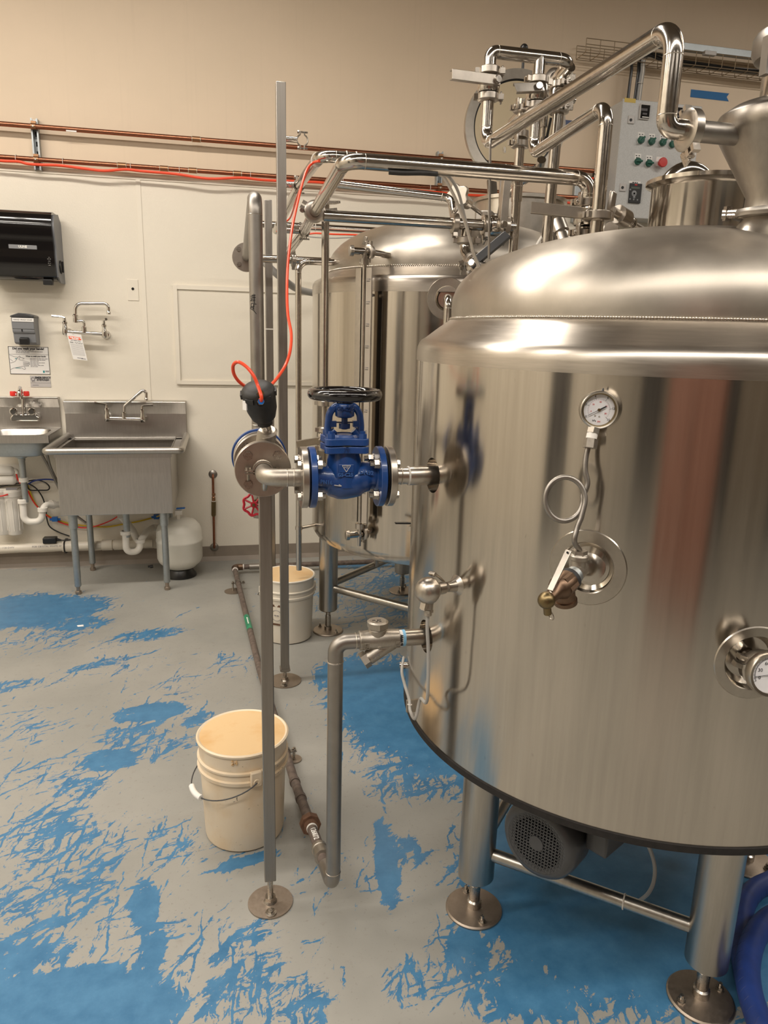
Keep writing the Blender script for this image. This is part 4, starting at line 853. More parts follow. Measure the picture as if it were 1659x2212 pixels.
# brass stub between two wall plates
a, b = on_wall(460, 1024), on_wall(463, 1181)
bs = T('wall_stub_pipe', 'short upright copper pipe with a brass valve between two round wall plates', 'pipe', (b.x, D, b.z))
yo = D - 0.045
O('pipe', MB().tube([(a.x, D - 0.002, a.z), (a.x, yo, a.z - 0.004), (b.x, yo, b.z + 0.004), (b.x, D - 0.010, b.z)], 0.0085, 12, bend=0.018), 'copper', bs)
for q, o_ in ((a, 0.005), (b, 0.009)): O('wall_plate', MB().lathe([(0.031, 0), (0.030, 0.004), (0.020, 0.012), (0.010, 0.015)], (q.x, D - o_, q.z), -YA, 28), 'dull', bs)
u = lambda py: WY(461.5, py, yo)
O('brass_valve', MB().cyl(u(1113), u(1083), 0.0165, n=8).cyl(u(1115), u(1113), 0.013, n=12), 'brass', bs, label='brass valve body')
O('union', MB().lathe([(0.010, 0), (0.013, 0.004), (0.013, 0.030), (0.010, 0.034)], u(1083), ZA, 14).lathe([(0.009, 0), (0.013, 0.003), (0.013, 0.018), (0.009, 0.02)], u(1071), ZA, 14), 'coupling', bs)
O('thread_tape', MB().cyl(u(1085), u(1082), 0.0150, n=14), 'ptfe', bs)

# copper pipes on strut brackets, with the orange air hose tied below
cyp = D - 0.065; cr = 0.0145
zA, zB = WY(300, 291, cyp).z, WY(200, 353, cyp).z
def copper(z, x1, lbl, cps):
    t = T('copper_pipe', lbl, 'pipe', (-0.5, cyp, z))
    O('pipe', MB().cyl((R_['x0'] + 0.02, cyp, z), (x1, cyp, z), cr, n=20), 'copper', t)
    for px in cps:
        q = WY(px, 330, cyp).x
        cp = O('coupling', MB().lathe([(cr, -0.026), (cr + 0.0025, -0.025), (cr + 0.0025, 0.025), (cr, 0.026)], (q, cyp, z), XA, 20, False, False), 'coupling', t)
        for e in (-0.026, 0.026): O('solder_ring', MB().ring((q + e, cyp, z), XA, cr + 0.0012, 0.0022, 20, 6), 'solder', cp)
    return t
ta = copper(zA, 3.9, 'upper copper pipe on the tan wall, running above the orange hose', (425,))
tb = copper(zB, 3.9, 'lower copper pipe on the tan wall, with the orange hose tied along it', (353, 262, 415, 512))
q = WY(154, 283, cyp - cr); O('sticker', MB().box((q.x - 0.03, cyp - cr - 0.0008, q.z - 0.004), (q.x + 0.03, cyp - cr + 0.002, q.z + 0.004)), 'paper', ta, smooth=0)
for k, (px, lbl) in enumerate(((79, 'galvanised channel bracket holding the copper pipes above the towel dispenser'), (950, 'galvanised channel bracket on the wall behind the rear vessel'))):
    q = WY(px, 310, D - 0.02).x
    t = T('strut_bracket', lbl, 'bracket', (q, D, zB - 0.05))
    ch = MB()
    za, zb2 = zA + 0.05, zB - 0.055
    ch.box((q - 0.0205, D - 0.004, zb2), (q + 0.0205, D - 0.0015, za)).box((q - 0.0205, D - 0.045, zb2), (q - 0.018, D - 0.002, za)).box((q + 0.018, D - 0.045, zb2), (q + 0.0205, D - 0.002, za))
    ch.box((q - 0.0205, D - 0.046, zb2), (q - 0.011, D - 0.043, za)).box((q + 0.011, D - 0.046, zb2), (q + 0.0205, D - 0.043, za))
    O('channel', ch, 'galv', t, smooth=0)
    for i in range(6):
        zz = zb2 + 0.03 + i * 0.055
        if zz < za - 0.02: O('slot', MB().box((q - 0.006, D - 0.0048, zz), (q + 0.006, D - 0.0035, zz + 0.028)), 'hole', t, smooth=0)
    for z in (zA, zB):
        cl = O('pipe_clamp', MB().lathe([(cr + 0.0005, -0.014), (cr + 0.0035, -0.014), (cr + 0.0035, 0.014), (cr + 0.0005, 0.014)], (q, cyp, z), XA, 20, False, False).box((q - 0.014, cyp - 0.004, z + cr), (q + 0.014, cyp + 0.02, z + cr + 0.016)), 'coupling', t)
        O('screw', MB().bolt((q, cyp - 0.016, z - 0.001), -YA, 0.006, 0.006), 'bolt', cl)
oh = T('air_hose', 'orange air hose sagging along the lower copper pipe between white ties', 'hose', (0, cyp, zB - 0.05))
ohp = [(-60, 338), (0, 347), (40, 349), (60, 354), (90, 356), (130, 357.5), (180, 364), (225, 369), (270, 366), (310, 370), (380, 376), (450, 386), (520, 384), (570, 389), (640, 392), (700, 395), (760, 405), (830, 408), (880, 410), (950, 416), (1010, 421), (1060, 424), (1150, 432), (1270, 441)]
O('tube', MB().tube(spline([WY(a, b, cyp - cr - 0.012) for a, b in ohp], 5), 0.0085, 10), 'orange', oh)
for px, py in ((36, 346), (137, 351), (283, 364), (388, 371), (541, 381), (740, 392), (928, 407)):
    q = WY(px, py, cyp); O('cable_tie', MB().ring((q.x, cyp - 0.005, zB - 0.006), XA, cr + 0.009, 0.0016, 20, 6), 'white_cable', oh)
# ================================================================ process pipes, clamps and valves
PR = 0.019
def wing(parent, p, d, s=1.0):
    """swing bolt with its wing nut, pointing along d"""
    d = V(d).normalized(); u, v, _ = basis(d)
    m = MB().cyl(p, p + d * 0.040 * s, 0.0045 * s, n=10).cyl(p + d * 0.022 * s, p + d * 0.034 * s, 0.0085 * s, n=14)
    m.frame_box(p + d * 0.040 * s + v * 0.006 * s, u, v, d, 0.0035 * s, 0.019 * s, 0.011 * s)
    return O('wing_nut', m, 'bolt', parent, bevel=0.002)
def tri_clamp(parent, c, axis, r=PR, side=None, mat='flange', s=1.0, nut=True):
    c = V(c); axis = V(axis).normalized(); R = r + 0.0155 * s
    m = MB().lathe([(r, -0.012), (R * 0.84, -0.012), (R, -0.0085), (R, 0.0085), (R * 0.84, 0.012), (r, 0.012)], c, axis, 36, False, False)
    u, v, _ = basis(axis); side = u if side is None else (V(side) - axis * V(side).dot(axis)).normalized(); t = axis.cross(side)
    for k in (-1, 1): m.frame_box(c + side * (R + 0.005) + t * (k * 0.0085), side, t, axis, 0.009, 0.0045, 0.008)
    for k in (-1, 1): m.frame_box(c - side * (R + 0.003) + t * (k * 0.007), side, t, axis, 0.008, 0.004, 0.0075)
    o = O('pipe_clamp', m, mat, parent)
    if nut: wing(o, c + side * (R + 0.004) - t * 0.012, t + side * 0.15, 0.9)
    return o
def fly_valve(name, label, c, axis, lever_dir, stem, r=PR, ln=0.135, cl=True, grp=None, hm='flange'):
    """hand butterfly valve: round body, two clamps, flat lever with a cap bolt"""
    c = V(c); axis = V(axis).normalized(); ld = V(lever_dir).normalized(); st = V(stem).normalized()
    t = T(name, label, 'valve', c - ZA * 0.05, grp)
    O('body', MB().lathe([(r, -0.026), (r + 0.013, -0.024), (r + 0.016, -0.018), (r + 0.016, 0.018), (r + 0.013, 0.024), (r, 0.026)], c, axis, 36, False, False).cyl(c + st * r, c + st * (r + 0.042), 0.010, n=16), 'pipe', t)
    b = c + st * (r + 0.030)
    w_ = ld.cross(st).normalized()
    h = MB().frame_box(b + ld * (ln * 0.46), ld, w_, st, ln * 0.54, 0.014, 0.0018).frame_box(b + ld * (ln * 0.46) + w_ * 0.0125 - st * 0.008, ld, w_, st, ln * 0.54, 0.0015, 0.009).frame_box(b + ld * (ln * 0.46) - w_ * 0.0125 - st * 0.008, ld, w_, st, ln * 0.54, 0.0015, 0.009)
    hd = O('lever_handle', h, hm, t, smooth=0, bevel=0.001)
    O('cap_bolt', MB().lathe([(0.0125, 0), (0.0125, 0.005), (0.009, 0.0065), (0.006, 0.004), (0.001, 0.004)], b + st * 0.001, st, 20), 'bolt', hd)
    if cl:
        for k in (-1, 1): tri_clamp(t, c + axis * (k * 0.037), axis, r, side=-ld + st * 0.4)
    return t
def pipe(name, label, pts, r=PR, bend=0.045, mat='pipe', seams=True, cat='pipe', group=None):
    pts = [V(p) for p in pts]; lo = min(p.z for p in pts)
    c = sum(pts, V((0, 0, 0))) / len(pts)
    t = T(name, label, cat, (c.x, c.y, lo - r), group)
    O('tube', MB().tube(pts, r, 24, bend=bend, seg=10), mat, t, smooth=50)
    if seams:
        for a, q, b in zip(pts, pts[1:], pts[2:]):
            ang = (a - q).angle(b - q)
            if ang > 2.6: continue
            k = min(bend / math.tan(ang / 2), (a - q).length * 0.49, (b - q).length * 0.49)
            for e in (a, b):
                d = (e - q).normalized()
                if (e - q).length > k + 0.03: O('weld_seam', MB().ring(q + d * (k + 0.002), d, r - 0.0004, 0.0011, 24, 6), 'weld', t)
    return t

# --- overhead return pipe from the mash vessel to the left, then back towards the wall
y1 = 1.97
e0 = WY(746, 350, y1); eR = WY(1283, 384, y1); zp = (e0.z + eR.z) / 2
e0.z = zp; eR.z = zp; yC = 2.60
cR = WY(1275, 400, y1).x
kc = WY(680, 457, yC)
p1 = pipe('overhead_pipe', 'long polished pipe crossing before the glass lid to the valve stack on the near dome', [(kc.x, yC, kc.z), (e0.x, y1, zp), (eR.x - 0.012, y1, zp), (eR.x - 0.012, y1, WY(1275, 452, y1).z)], bend=0.048)
tri_clamp(p1, (kc.x, yC, kc.z), YA, side=(-1, 0, 0.5), nut=False, s=1.1)
O('clamp_lug', MB().bar(kc + V((0.035, 0, 0.004)), kc + V((0.075, 0.004, 0.010)), 0.012, 0.012), 'bolt', p1); O('support_tab', MB().bar(kc + V((0.036, 0, 0.03)), kc + V((0.080, 0.02, 0.036)), 0.035, 0.008), 'bolt', p1); O('hinge_pin', MB().cyl(kc + V((-0.045, -0.012, 0.0)), kc + V((-0.040, 0.012, 0.002)), 0.007, n=10), 'bolt', p1)
fc = WY(604, 562, 4.0)
sp_ = WY(657, 500, 3.25)
pipe('sloping_pipe', 'polished pipe continuing back from the round clamp, held by the tall post', [(kc.x, yC + 0.014, kc.z), tuple(sp_), tuple(WY(606, 566, 4.05))], seams=False)
O('black_sleeve', MB().tube(spline([WY(840, 372, y1 - 0.012), WY(870, 374, y1 - 0.014), WY(910, 374, y1 - 0.013), WY(945, 376, y1 - 0.010)]), 0.006, 8), 'black_matte', p1)
# --- second pipe just behind it
y2 = 2.60
a, b = WY(692, 340, y2), WY(1120, 366, y2); a.z = b.z = (a.z + b.z) / 2
g = WY(646, 400, 3.25); h_ = WY(596, 498, 4.2)
p2 = pipe('overhead_pipe', 'second polished pipe close behind, its elbow wrapped with white ties and orange hose', [tuple(h_), tuple(g), (a.x, y2, a.z), (b.x, y2, b.z), (b.x, y2, b.z - 0.10)], bend=0.05)
for k in range(3):
    q = V((a.x, y2, a.z)) + (g - a).normalized() * (0.06 + 0.012 * k); O('cable_tie', MB().ring(q, (g - a) + V((0.1 * k, 0, 0)), PR + 0.001, 0.0016, 20, 6), 'white_cable', p2)
for px in (748, 769): O('cable_tie', MB().ring((WY(px, 340, y2).x, y2, a.z), XA, PR + 0.001, 0.0018, 20, 6), 'white_cable', p2)
# --- straight pipe from the round clamp into the upright at the right
z4 = WY(850, 475, yC).z; uP = WY(1112, 487, yC)
xv = WY(1070, 485, yC).x; xc = WY(982, 483, yC).x
p4 = pipe('cross_pipe', 'straight polished pipe above the rear dome, between round clamp and lever valve', [(kc.x + 0.03, yC, z4), (xv - 0.05, yC, z4)], seams=False)
tri_clamp(p4, (xc, yC, z4), XA, side=(0, 0.2, 1))
fly_valve('lever_valve', 'lever valve on the straight pipe, flat handle standing upright below the glass lid', (xv, yC, z4), XA, (0.04, 0.0, 1), (0.25, -1, 0), ln=0.15)
q = WY(1121, 545, yC)
up = pipe('upright_pipe', 'upright polished pipe rising from the dark gap between the domes, joined by the lever valve', [(uP.x, yC, 1.75), (uP.x, yC, z4 + 0.0), (uP.x, yC, WY(1130, 215, 2.6).z)], r=0.0165, seams=False)
O('side_branch', MB().cyl((xv + 0.05, yC, z4), (uP.x, yC, z4), PR), 'pipe', up)
tri_clamp(up, (uP.x, yC, WY(1128, 312, yC).z), ZA, 0.0165, side=(-1, -0.4, 0)); tri_clamp(up, (uP.x, yC, WY(1130, 292, yC).z), ZA, 0.0165, side=(-1, 0, 0), nut=False)
tri_clamp(up, (uP.x, yC, WY(1130, 236, yC).z), ZA, 0.0165, side=(-1, -0.3, 0))
# elbow that drops from the straight pipe onto the rear dome, with its lever valve behind the near dome
q0 = WY(1008, 500, yC); q1 = WY(1003, 545, yC); q2 = WY(1030, 578, 2.5)
dn = pipe('dropping_elbow', 'short polished elbow hanging from the straight pipe towards the near dome', [(q0.x, yC, z4 - PR), tuple(q1), tuple(q2 + (q2 - q1).normalized() * 0.07)], bend=0.05, seams=False)
tri_clamp(dn, (q0.x, yC, WY(1008, 520, yC).z), ZA, side=(1, -0.2, 0))
vv = WY(1030, 578, 2.46)
fly_valve('lever_valve', 'tilted dark lever valve poking out behind the left edge of the near dome', q2 - (q2 - q1).normalized() * 0.005, (q2 - q1), (0.75, 0.05, 0.62), (-0.55, -0.75, 0.15), r=0.0185, ln=0.16, cl=True, hm='motor')
# thin rod hanging from the sloping pipe, and the two grey cables
O('rod', MB().tube([WY(1066, 309, 2.35), WY(1061, 297, 2.34), WY(1059, 310, 2.33), WY(1056, 560, 2.36)], 0.0042, 8, bend=0.008), 'dull', None, 'thin bent steel rod hanging down past the lever valve', 'rod')
gc = T('grey_cables', 'white and grey cables draped from the overhead pipe down behind the near dome', 'cable', WY(1030, 590, 2.2))
O('white_cable', MB().tube(spline([WY(950, 377, 1.97), WY(962, 388, 2.0), WY(985, 432, 2.05), WY(1005, 483, 2.1), WY(1017, 525, 2.15), WY(1025, 555, 2.2), WY(1040, 588, 2.3)]), 0.0042, 8), 'white_cable', gc)
O('grey_cable', MB().tube(spline([WY(955, 375, 1.99), WY(972, 384, 2.02), WY(990, 415, 2.08), WY(1003, 465, 2.13), WY(1017, 522, 2.17), WY(1028, 558, 2.22), WY(1045, 588, 2.32)]), 0.0042, 8), 'grey_cable', gc)
# --- slanting pipe that turns down in front of the rear vessel
y3 = 2.92
v0 = WY(703, 395, y3); v1 = WY(701, 868, y3); xx = (v0.x + v1.x) / 2
dr0 = WY(975, 428, 2.75); dr1 = WY(981, 475, 2.66)
vp = pipe('slanting_pipe', 'thin polished pipe slanting down under the overhead pipe and dropping upright past the rear vessel', [(xx, y3, v1.z), (xx, y3, v0.z), tuple(dr0), tuple(dr1)], r=0.0145, bend=0.04)
tri_clamp(vp, (xx, y3, v1.z - 0.006), ZA, 0.012, side=(1, -0.5, 0))
z_a, z_b = v1.z - 0.016, WY(697, 948, y3).z + 0.040
O('sight_tube', MB().cyl((xx, y3, z_b), (xx, y3, z_a), 0.0095, n=16), 'flange', vp)
fly_valve('lever_valve', 'small lever valve hanging beside the blue hand valve, flat handle pointing left', (xx, y3, WY(697, 948, y3).z), ZA, (-1, -0.25, -0.12), (-0.3, -1, 0), r=0.0094, ln=0.11)
# diaphragm knob on the dome beyond the slanting pipe
kq, kr = WY(989, 424, 3.0), WY(1046, 466, 3.3); kd = (kr - kq).normalized()
kn = T('star_knob', 'star-shaped steel knob on a slanting stem above the rear dome', 'knob', kr - ZA * 0.02)
st_ = MB(); uu, vv_, _ = basis(kd); pts = []
for i in range(40): a = 2 * pi * i / 40; rr = 0.044 * (1 + 0.14 * cos(5 * a)); pts.append((rr * cos(a), rr * sin(a)))
O('knob', st_.prism(pts, kq - kd * 0.012, uu, vv_, 0.024), 'flange', kn, bevel=0.003)
O('stem', MB().cyl(kq, kq + kd * 0.05, 0.016, n=16).cyl(kq + kd * 0.05, kq + kd * 0.125, 0.024, n=24).cyl(kq + kd * 0.125, kr, 0.009, n=12), 'pipe', kn)
O('hinge_block', MB().frame_box(kr + kd * 0.03, kd, uu, vv_, 0.05, 0.035, 0.02).cyl(kr + kd * 0.05 - uu * 0.05, kr + kd * 0.05 + uu * 0.05, 0.018, n=14), 'dull', kn, bevel=0.004)

# --- the big loop: funnel -> up -> back over the vessels -> upright valve and header
yF, yB = 1.45, 2.44
cx0 = WY(1436, 290, yF).x; zlo = WY(1500, 283, yF).z; zhi = WY(1433, 55, yF).z
zb_ = WY(1053, 312, yB).z; zhi = (zhi + zb_) / 2
xb = WY(1052, 250, yB).x; xk = WY(1488, 288, yF).x
zv = WY(1054, 182, yB).z; zH = WY(1110, 117, yB).z
pb = pipe('big_loop_pipe', 'polished pipe rising from the funnel clamp and running back over both domes', [(xk - 0.012, yF, zlo), (cx0, yF, zlo), (cx0, yF, zhi), (xb, yB, zhi), (xb, yB, zv - 0.045)], bend=0.052, r=0.0195)
tri_clamp(pb, (xk, yF, zlo), XA, 0.0195, side=(0.1, -0.5, -1), s=1.35)
fs = T('funnel_spout', 'short steel pipe stub welded to the funnel, clamped to the big loop pipe', 'pipe', (xk, yF, zlo - 0.03))
O('tube', MB().cyl((xk + 0.012, yF, zlo), (nx - 0.10, yF, zlo), 0.0205), 'dull', fs)
# lever valve under the header, left
fly_valve('lever_valve', 'lever valve left under the high header pipe, long handle pointing left over the glass lid', (xb, yB, zv), ZA, (-1, -0.15, -0.03), (0.2, -1, 0), ln=0.155)
xm = WY(1163, 160, yB).x; xr_ = WY(1236, 133, yB).x
hdr = pipe('header_pipe', 'short high header pipe bridging the three lever valves above the glass lid', [(xb, yB, zv + 0.048), (xb, yB, zH), (xr_, yB, zH), (xr_, yB + 0.20, zH - 0.03), (xr_ - 0.0, yB + 0.5, zH - 0.06)], bend=0.045, r=0.0195)
zm = WY(1163, 202, yB).z
O('side_branch', MB().cyl((xm, yB, zm + 0.045), (xm, yB, zH), 0.0195), 'pipe', hdr)
fly_valve('lever_valve', 'middle lever valve under the header pipe, handle angled down to the left', (xm, yB, zm), ZA, (-0.85, -0.55, -0.25), (-0.3, -1, 0.1), ln=0.13)
# pipe from the middle valve down, then forward to the mash vessel
yS = 1.90; sx = WY(1311, 240, yS).x; szt = WY(1312, 236, yS).z; zmid = WY(1160, 328, yB).z; szt = (szt + zmid) / 2; sxm = (sx + xm) / 2
szb = WY(1303, 500, yS).z
sm = pipe('small_loop_pipe', 'polished pipe running under the big loop and dropping upright before the grey cabinet', [(xm, yB, zm - 0.045), (xm, yB, szt), (sx, yS, szt), (sx, yS, 1.84)], bend=0.045, r=0.0180)
tri_clamp(sm, (sx, yS, WY(1308, 468, yS).z), ZA, 0.018, side=(1, 0.4, 0), s=1.2, nut=False)
# right-hand valve and its upright
xr2 = WY(1207, 230, yB + 0.06).x; yR2 = yB + 0.06
zr = WY(1213, 190, yR2).z
fly_valve('lever_valve', 'right lever valve under the header pipe, half hidden by the big loop pipe', (xr2, yR2, zr - 0.03), ZA, (0.5, 0.9, 0.35), (1, 0.2, 0), ln=0.12)
ru = pipe('upright_pipe', 'tall upright polished pipe below the right lever valve, in front of the blue wall tape', [(xr2 - 0.012, yR2, 1.78), (xr2, yR2, zr - 0.075)], seams=False)
O('side_branch', MB().tube([(xr2, yR2, zr + 0.015), (xr2, yR2, zH - 0.03), (xr_, yB + 0.01, zH - 0.012)], 0.0185, 18, bend=0.03), 'pipe', ru)
# small curved pipe and canisters seen under the loop
O('curved_pipe', MB().tube(spline([WY(1170, 345, 2.75), WY(1166, 360, 2.78), WY(1150, 376, 2.8), WY(1128, 392, 2.82), WY(1100, 415, 2.95), WY(1085, 445, 3.15), WY(1080, 500, 3.30)]), 0.0165, 16), 'pipe', None, 'bent polished pipe glimpsed under the small loop pipe beside the glass lid', 'pipe')
cz = WY(1173, 235, 2.62)
tcn = T('test_cock', 'small slim steel sampling cock between the middle and right uprights', 'valve', WY(1172, 300, 2.62))
O('body', MB().cyl(WY(1173, 300, 2.62), WY(1174, 275, 2.62), 0.008, n=12).cyl(WY(1174, 275, 2.62), WY(1176, 232, 2.62), 0.014, n=16).cyl(WY(1173, 308, 2.62), WY(1173, 296, 2.62), 0.013, n=16), 'pipe', tcn)
O('pointer', MB().cyl(WY(1190, 255, 2.60), WY(1179, 308, 2.60), 0.005, n=8), 'black', tcn)
O('wall_tape', MB().box(WY(1208, 279, D - 0.003), WY(1252, 262, D - 0.001)), 'blue_dark', None, 'dark blue tape on the wall showing between the upright pipe and the small loop pipe', 'tape')
# loop clamp fittings seen edge-on
cpz = V((xr_, yB + 0.03, zH - 0.004)); tri_clamp(hdr, cpz + V((0, 0.10, -0.012)), (0, 1, -0.15), 0.0195, side=(1, 0, 0.8))

# --- valve stack on the mash dome where the overhead pipe ends
sxx, syy = eR.x - 0.012, y1
vz = lambda py: WY(1275, py, syy).z
vst = pipe('stack_pipe', 'short upright pipe under the valve stack on the mash dome', [(sxx, syy, 1.84), (sxx, syy, vz(492))], seams=False, r=0.018)
tri_clamp(vst, (sxx, syy, vz(506)), ZA, 0.018, side=(-1, -0.2, 0))
fly_valve('lever_valve', 'lever valve stacked on the mash dome, channel-shaped handle pointing left', (sxx, syy, vz(468)), ZA, (-1, -0.10, 0.02), (-0.35, -1, 0), ln=0.175, cl=False)
tri_clamp(p1, (sxx, syy, vz(440)), ZA, side=(-1, -0.2, 0))
# temperature fitting with a coil spring, right of the stack
tq0, tq1 = WY(1322, 455, 1.92), WY(1398, 500, 2.05); td_ = (tq1 - tq0).normalized()
tf = T('spray_fitting', 'slanting steel fitting with a round body and spring, left of the open collar', 'fitting', tq1 - ZA * 0.02)
O('wing', MB().frame_box(WY(1322, 436, 1.92), *basis(td_), 0.005, 0.026, 0.014).frame_box(WY(1318, 452, 1.92), *basis(td_), 0.005, 0.022, 0.012), 'flange', tf, bevel=0.003)
O('body', MB().cyl(tq0, tq0 + td_ * 0.035, 0.012, n=16).cyl(tq0 + td_ * 0.035, tq0 + td_ * 0.085, 0.024, n=28).cyl(tq0 + td_ * 0.085, tq1, 0.007, n=10), 'flange', tf)
sprg = []; u_, v_, _ = basis(td_)
for i in range(90):
    a = 2 * pi * i / 14; sprg.append(tq0 + td_ * (0.085 + 0.055 * i / 90) + u_ * (0.011 * cos(a)) + v_ * (0.011 * sin(a)))
O('spring', MB().tube(sprg, 0.0022, 6), 'bolt', tf)
# small items peeping over the near dome
q = WY(1178, 512, 2.55)
lampv = T('sampling_lamp', 'small steel cylinder fitting with a white cable, behind the near dome', 'fitting', q - ZA * 0.12)
O('body', MB().cyl(WY(1196, 560, 2.55), WY(1190, 512, 2.55), 0.026, 0.022, n=24).cyl(WY(1190, 512, 2.55), WY(1188, 503, 2.55), 0.014, n=16), 'pipe', lampv)
O('cable', MB().tube(spline([WY(1153, 545, 2.5), WY(1165, 520, 2.5), WY(1180, 502, 2.52), WY(1192, 500, 2.55), WY(1195, 508, 2.55)]), 0.005, 8), 'white_cable', lampv)
q0, q1 = WY(1203, 480, 3.40), WY(1232, 555, 3.30); dd = (q1 - q0).normalized()
O('sight_lamp', MB().cyl(q0, q0 + dd * 0.06, 0.040, n=28).cyl(q0 + dd * 0.06, q0 + dd * 0.075, 0.030, n=28).cyl(q0 + dd * 0.075, q1, 0.036, n=28), 'flange', None, 'tilted round steel lamp housing behind the near dome, left of the valve stack', 'lamp')
O('round_cap', MB().lathe([(0.025, 0), (0.025, 0.006), (0.021, 0.009), (0.001, 0.009)], WY(1318, 496, 2.1), V((-0.2, -1, 0.1)), 28), 'flange', None, 'small round steel cap just above the near dome right of the stack', 'cap')
O('wall_channel', MB().box(WY(1236, 480, D - 0.04), WY(1253, 388, D - 0.001)), 'galv', None, 'short upright steel channel on the wall behind the valve stack', 'channel', bevel=0.003)
O('beacon', MB().cyl(WY(1288, 425, D - 0.04), WY(1290, 395, D - 0.04), 0.028, n=16).cyl(WY(1290, 395, D - 0.04), WY(1291, 372, D - 0.04), 0.036, n=18), 'black', None, 'small black air regulator on the wall between the overhead elbow and the cabinet', 'fitting')
O('air_hose', MB().tube(spline([WY(1292, 384, D - .05), WY(1272, 390, D - .05), WY(1266, 420, D - .07), WY(1268, 441, D - .09)]), 0.0085, 8), 'orange', None, 'bit of orange air hose behind the overhead elbow', 'hose')
# ================================================================ steam line, posts and valves in front
SZ = fp_steam.z
def sx_(px): return WY(px, 1027, SY).x
def flange(parent, name, c, axis, r, t, mat, bore=0.021):
    return O(name, MB().lathe([(bore, -t / 2), (r - 0.0015, -t / 2), (r, -t / 2 + 0.0015), (r, t / 2 - 0.0015), (r - 0.0015, t / 2), (bore, t / 2)], c, axis, 64), mat, parent)
def bolts(parent, c, axis, pcd, off, d, n=4, a0=pi / 4, shank=0.0, rr=0.0105, h=0.008, name='bolt'):
    u, v, w_ = basis(axis); c = V(c)
    for i in range(n):
        a = a0 + 2 * pi * i / n; p = c + u * (pcd * cos(a)) + v * (pcd * sin(a)) + w_ * off
        m = MB().cyl(p, p + w_ * (0.002 * d), rr * 1.15, n=18); m.bolt(p + w_ * (0.002 * d), w_ * d, rr, h, shank, rr * 0.6)
        O(name, m, 'bolt', parent, smooth=30)
PC = 0.0535
xL = (sx_(648), sx_(662), sx_(680)); xR = (sx_(812), sx_(829), sx_(846))
ax_ = WY(573, 1020, SY).x
# globe valve
gv = T('globe_valve', 'blue cast flanged globe valve with a black handwheel, between two silver flanges', 'valve', ((xL[2] + xR[0]) / 2, SY, SZ - 0.08))
bl = O('flange', MB().lathe([(0.02, 0), (0.072, 0), (0.0735, 0.0015), (0.0735, 0.0135), (0.072, 0.015), (0.036, 0.016), (0.030, 0.022)], (xL[2] - 0.015, SY, SZ), XA, 64), 'blue', gv)
br = O('flange', MB().lathe([(0.030, -0.006), (0.036, 0.0), (0.072, 0.0), (0.0735, 0.0015), (0.0735, 0.0135), (0.072, 0.015), (0.02, 0.015)], (xR[0], SY, SZ), XA, 64), 'blue', gv)
xm_ = (xL[2] + xR[0]) / 2; xm_ = WY(743, 1000, SY).x
bd_ = MB().tube(spline([V((xL[2] - 0.004, SY, SZ)), V((xL[2] + 0.030, SY, SZ - 0.004)), V((xm_ - 0.012, SY, SZ - 0.013)), V((xm_ + 0.022, SY, SZ - 0.010)), V((xR[0] - 0.020, SY, SZ + 0.002)), V((xR[0] + 0.010, SY, SZ))], 6), 0.03, 28,
               radii=[0.0315] * 3 + [0.033] * 3 + [0.036] * 3 + [0.039] * 3 + [0.0415] * 4 + [0.041] * 4 + [0.037] * 4 + [0.033] * 4 + [0.0305] * 3)
zpl = WY(743, 981, SY - 0.05).z
bd_.lathe([(0.043, SZ - 0.02 - zpl), (0.041, -0.02), (0.036, -0.004), (0.036, 0.002)], (xm_, SY, zpl), ZA, 32)
O('valve_body', bd_, 'blue', gv, smooth=60)
def lobed(h0, h1, nm):
    s = 0.0465; poly = []
    for q in range(4):
        a = pi / 4 + q * pi / 2; cxx, cyy = s * 0.82 * math.copysign(1, cos(a)), s * 0.82 * math.copysign(1, sin(a))
        for k in range(7):
            b = a - pi / 2.6 + k * (pi / 1.3) / 6; poly.append((cxx + 0.0145 * cos(b), cyy + 0.0145 * sin(b)))
        m_ = a + pi / 4; poly.append((0.0445 * cos(m_), 0.0445 * sin(m_)))
    return O(nm, MB().prism(poly, (xm_, SY, h0), XA, YA, h1 - h0), 'blue', gv, bevel=0.0015)
lobed(zpl, zpl + 0.016, 'bonnet_flange'); O('gasket', MB().cyl((xm_, SY, zpl + 0.016), (xm_, SY, zpl + 0.0185), 0.046, n=32), 'gasket', gv); bf = lobed(zpl + 0.0185, zpl + 0.035, 'bonnet_flange')
for sx2 in (-1, 1):
    for sy2 in (-1, 1):
        p = V((xm_ + sx2 * 0.0375, SY + sy2 * 0.0375, zpl + 0.035)); O('nut', MB().cyl(p, p + ZA * 0.011, 0.0105, n=6).cyl(p + ZA * 0.011, p + ZA * 0.017, 0.0065, n=10), 'blue', bf, smooth=30)
zb0 = zpl + 0.035; zy0 = WY(744, 945, SY).z; zy1 = WY(744, 898, SY).z; zy2 = WY(744, 870, SY).z
yk = MB().lathe([(0.036, 0), (0.032, 0.006), (0.030, zy0 - zb0 - 0.004), (0.034, zy0 - zb0 + 0.004), (0.020, zy0 - zb0 + 0.008)], (xm_, SY, zb0), ZA, 32)
for s in (-1, 1):
    yk.tube(spline([V((xm_ + s * 0.022, SY, zb0 + 0.014)), V((xm_ + s * 0.036, SY, zy0 + 0.004)), V((xm_ + s * 0.0395, SY, zy0 + 0.022)), V((xm_ + s * 0.038, SY, zy1 - 0.010)), V((xm_ + s * 0.035, SY, zy1 + 0.006)), V((xm_ + s * 0.024, SY, zy2 - 0.010)), V((xm_ + s * 0.010, SY, zy2 - 0.006))], 6), 0.0085, 14)
    yk.box((xm_ + s * 0.020, SY - 0.007, zy1 - 0.026), (xm_ + s * 0.035, SY + 0.007, zy1 - 0.012))
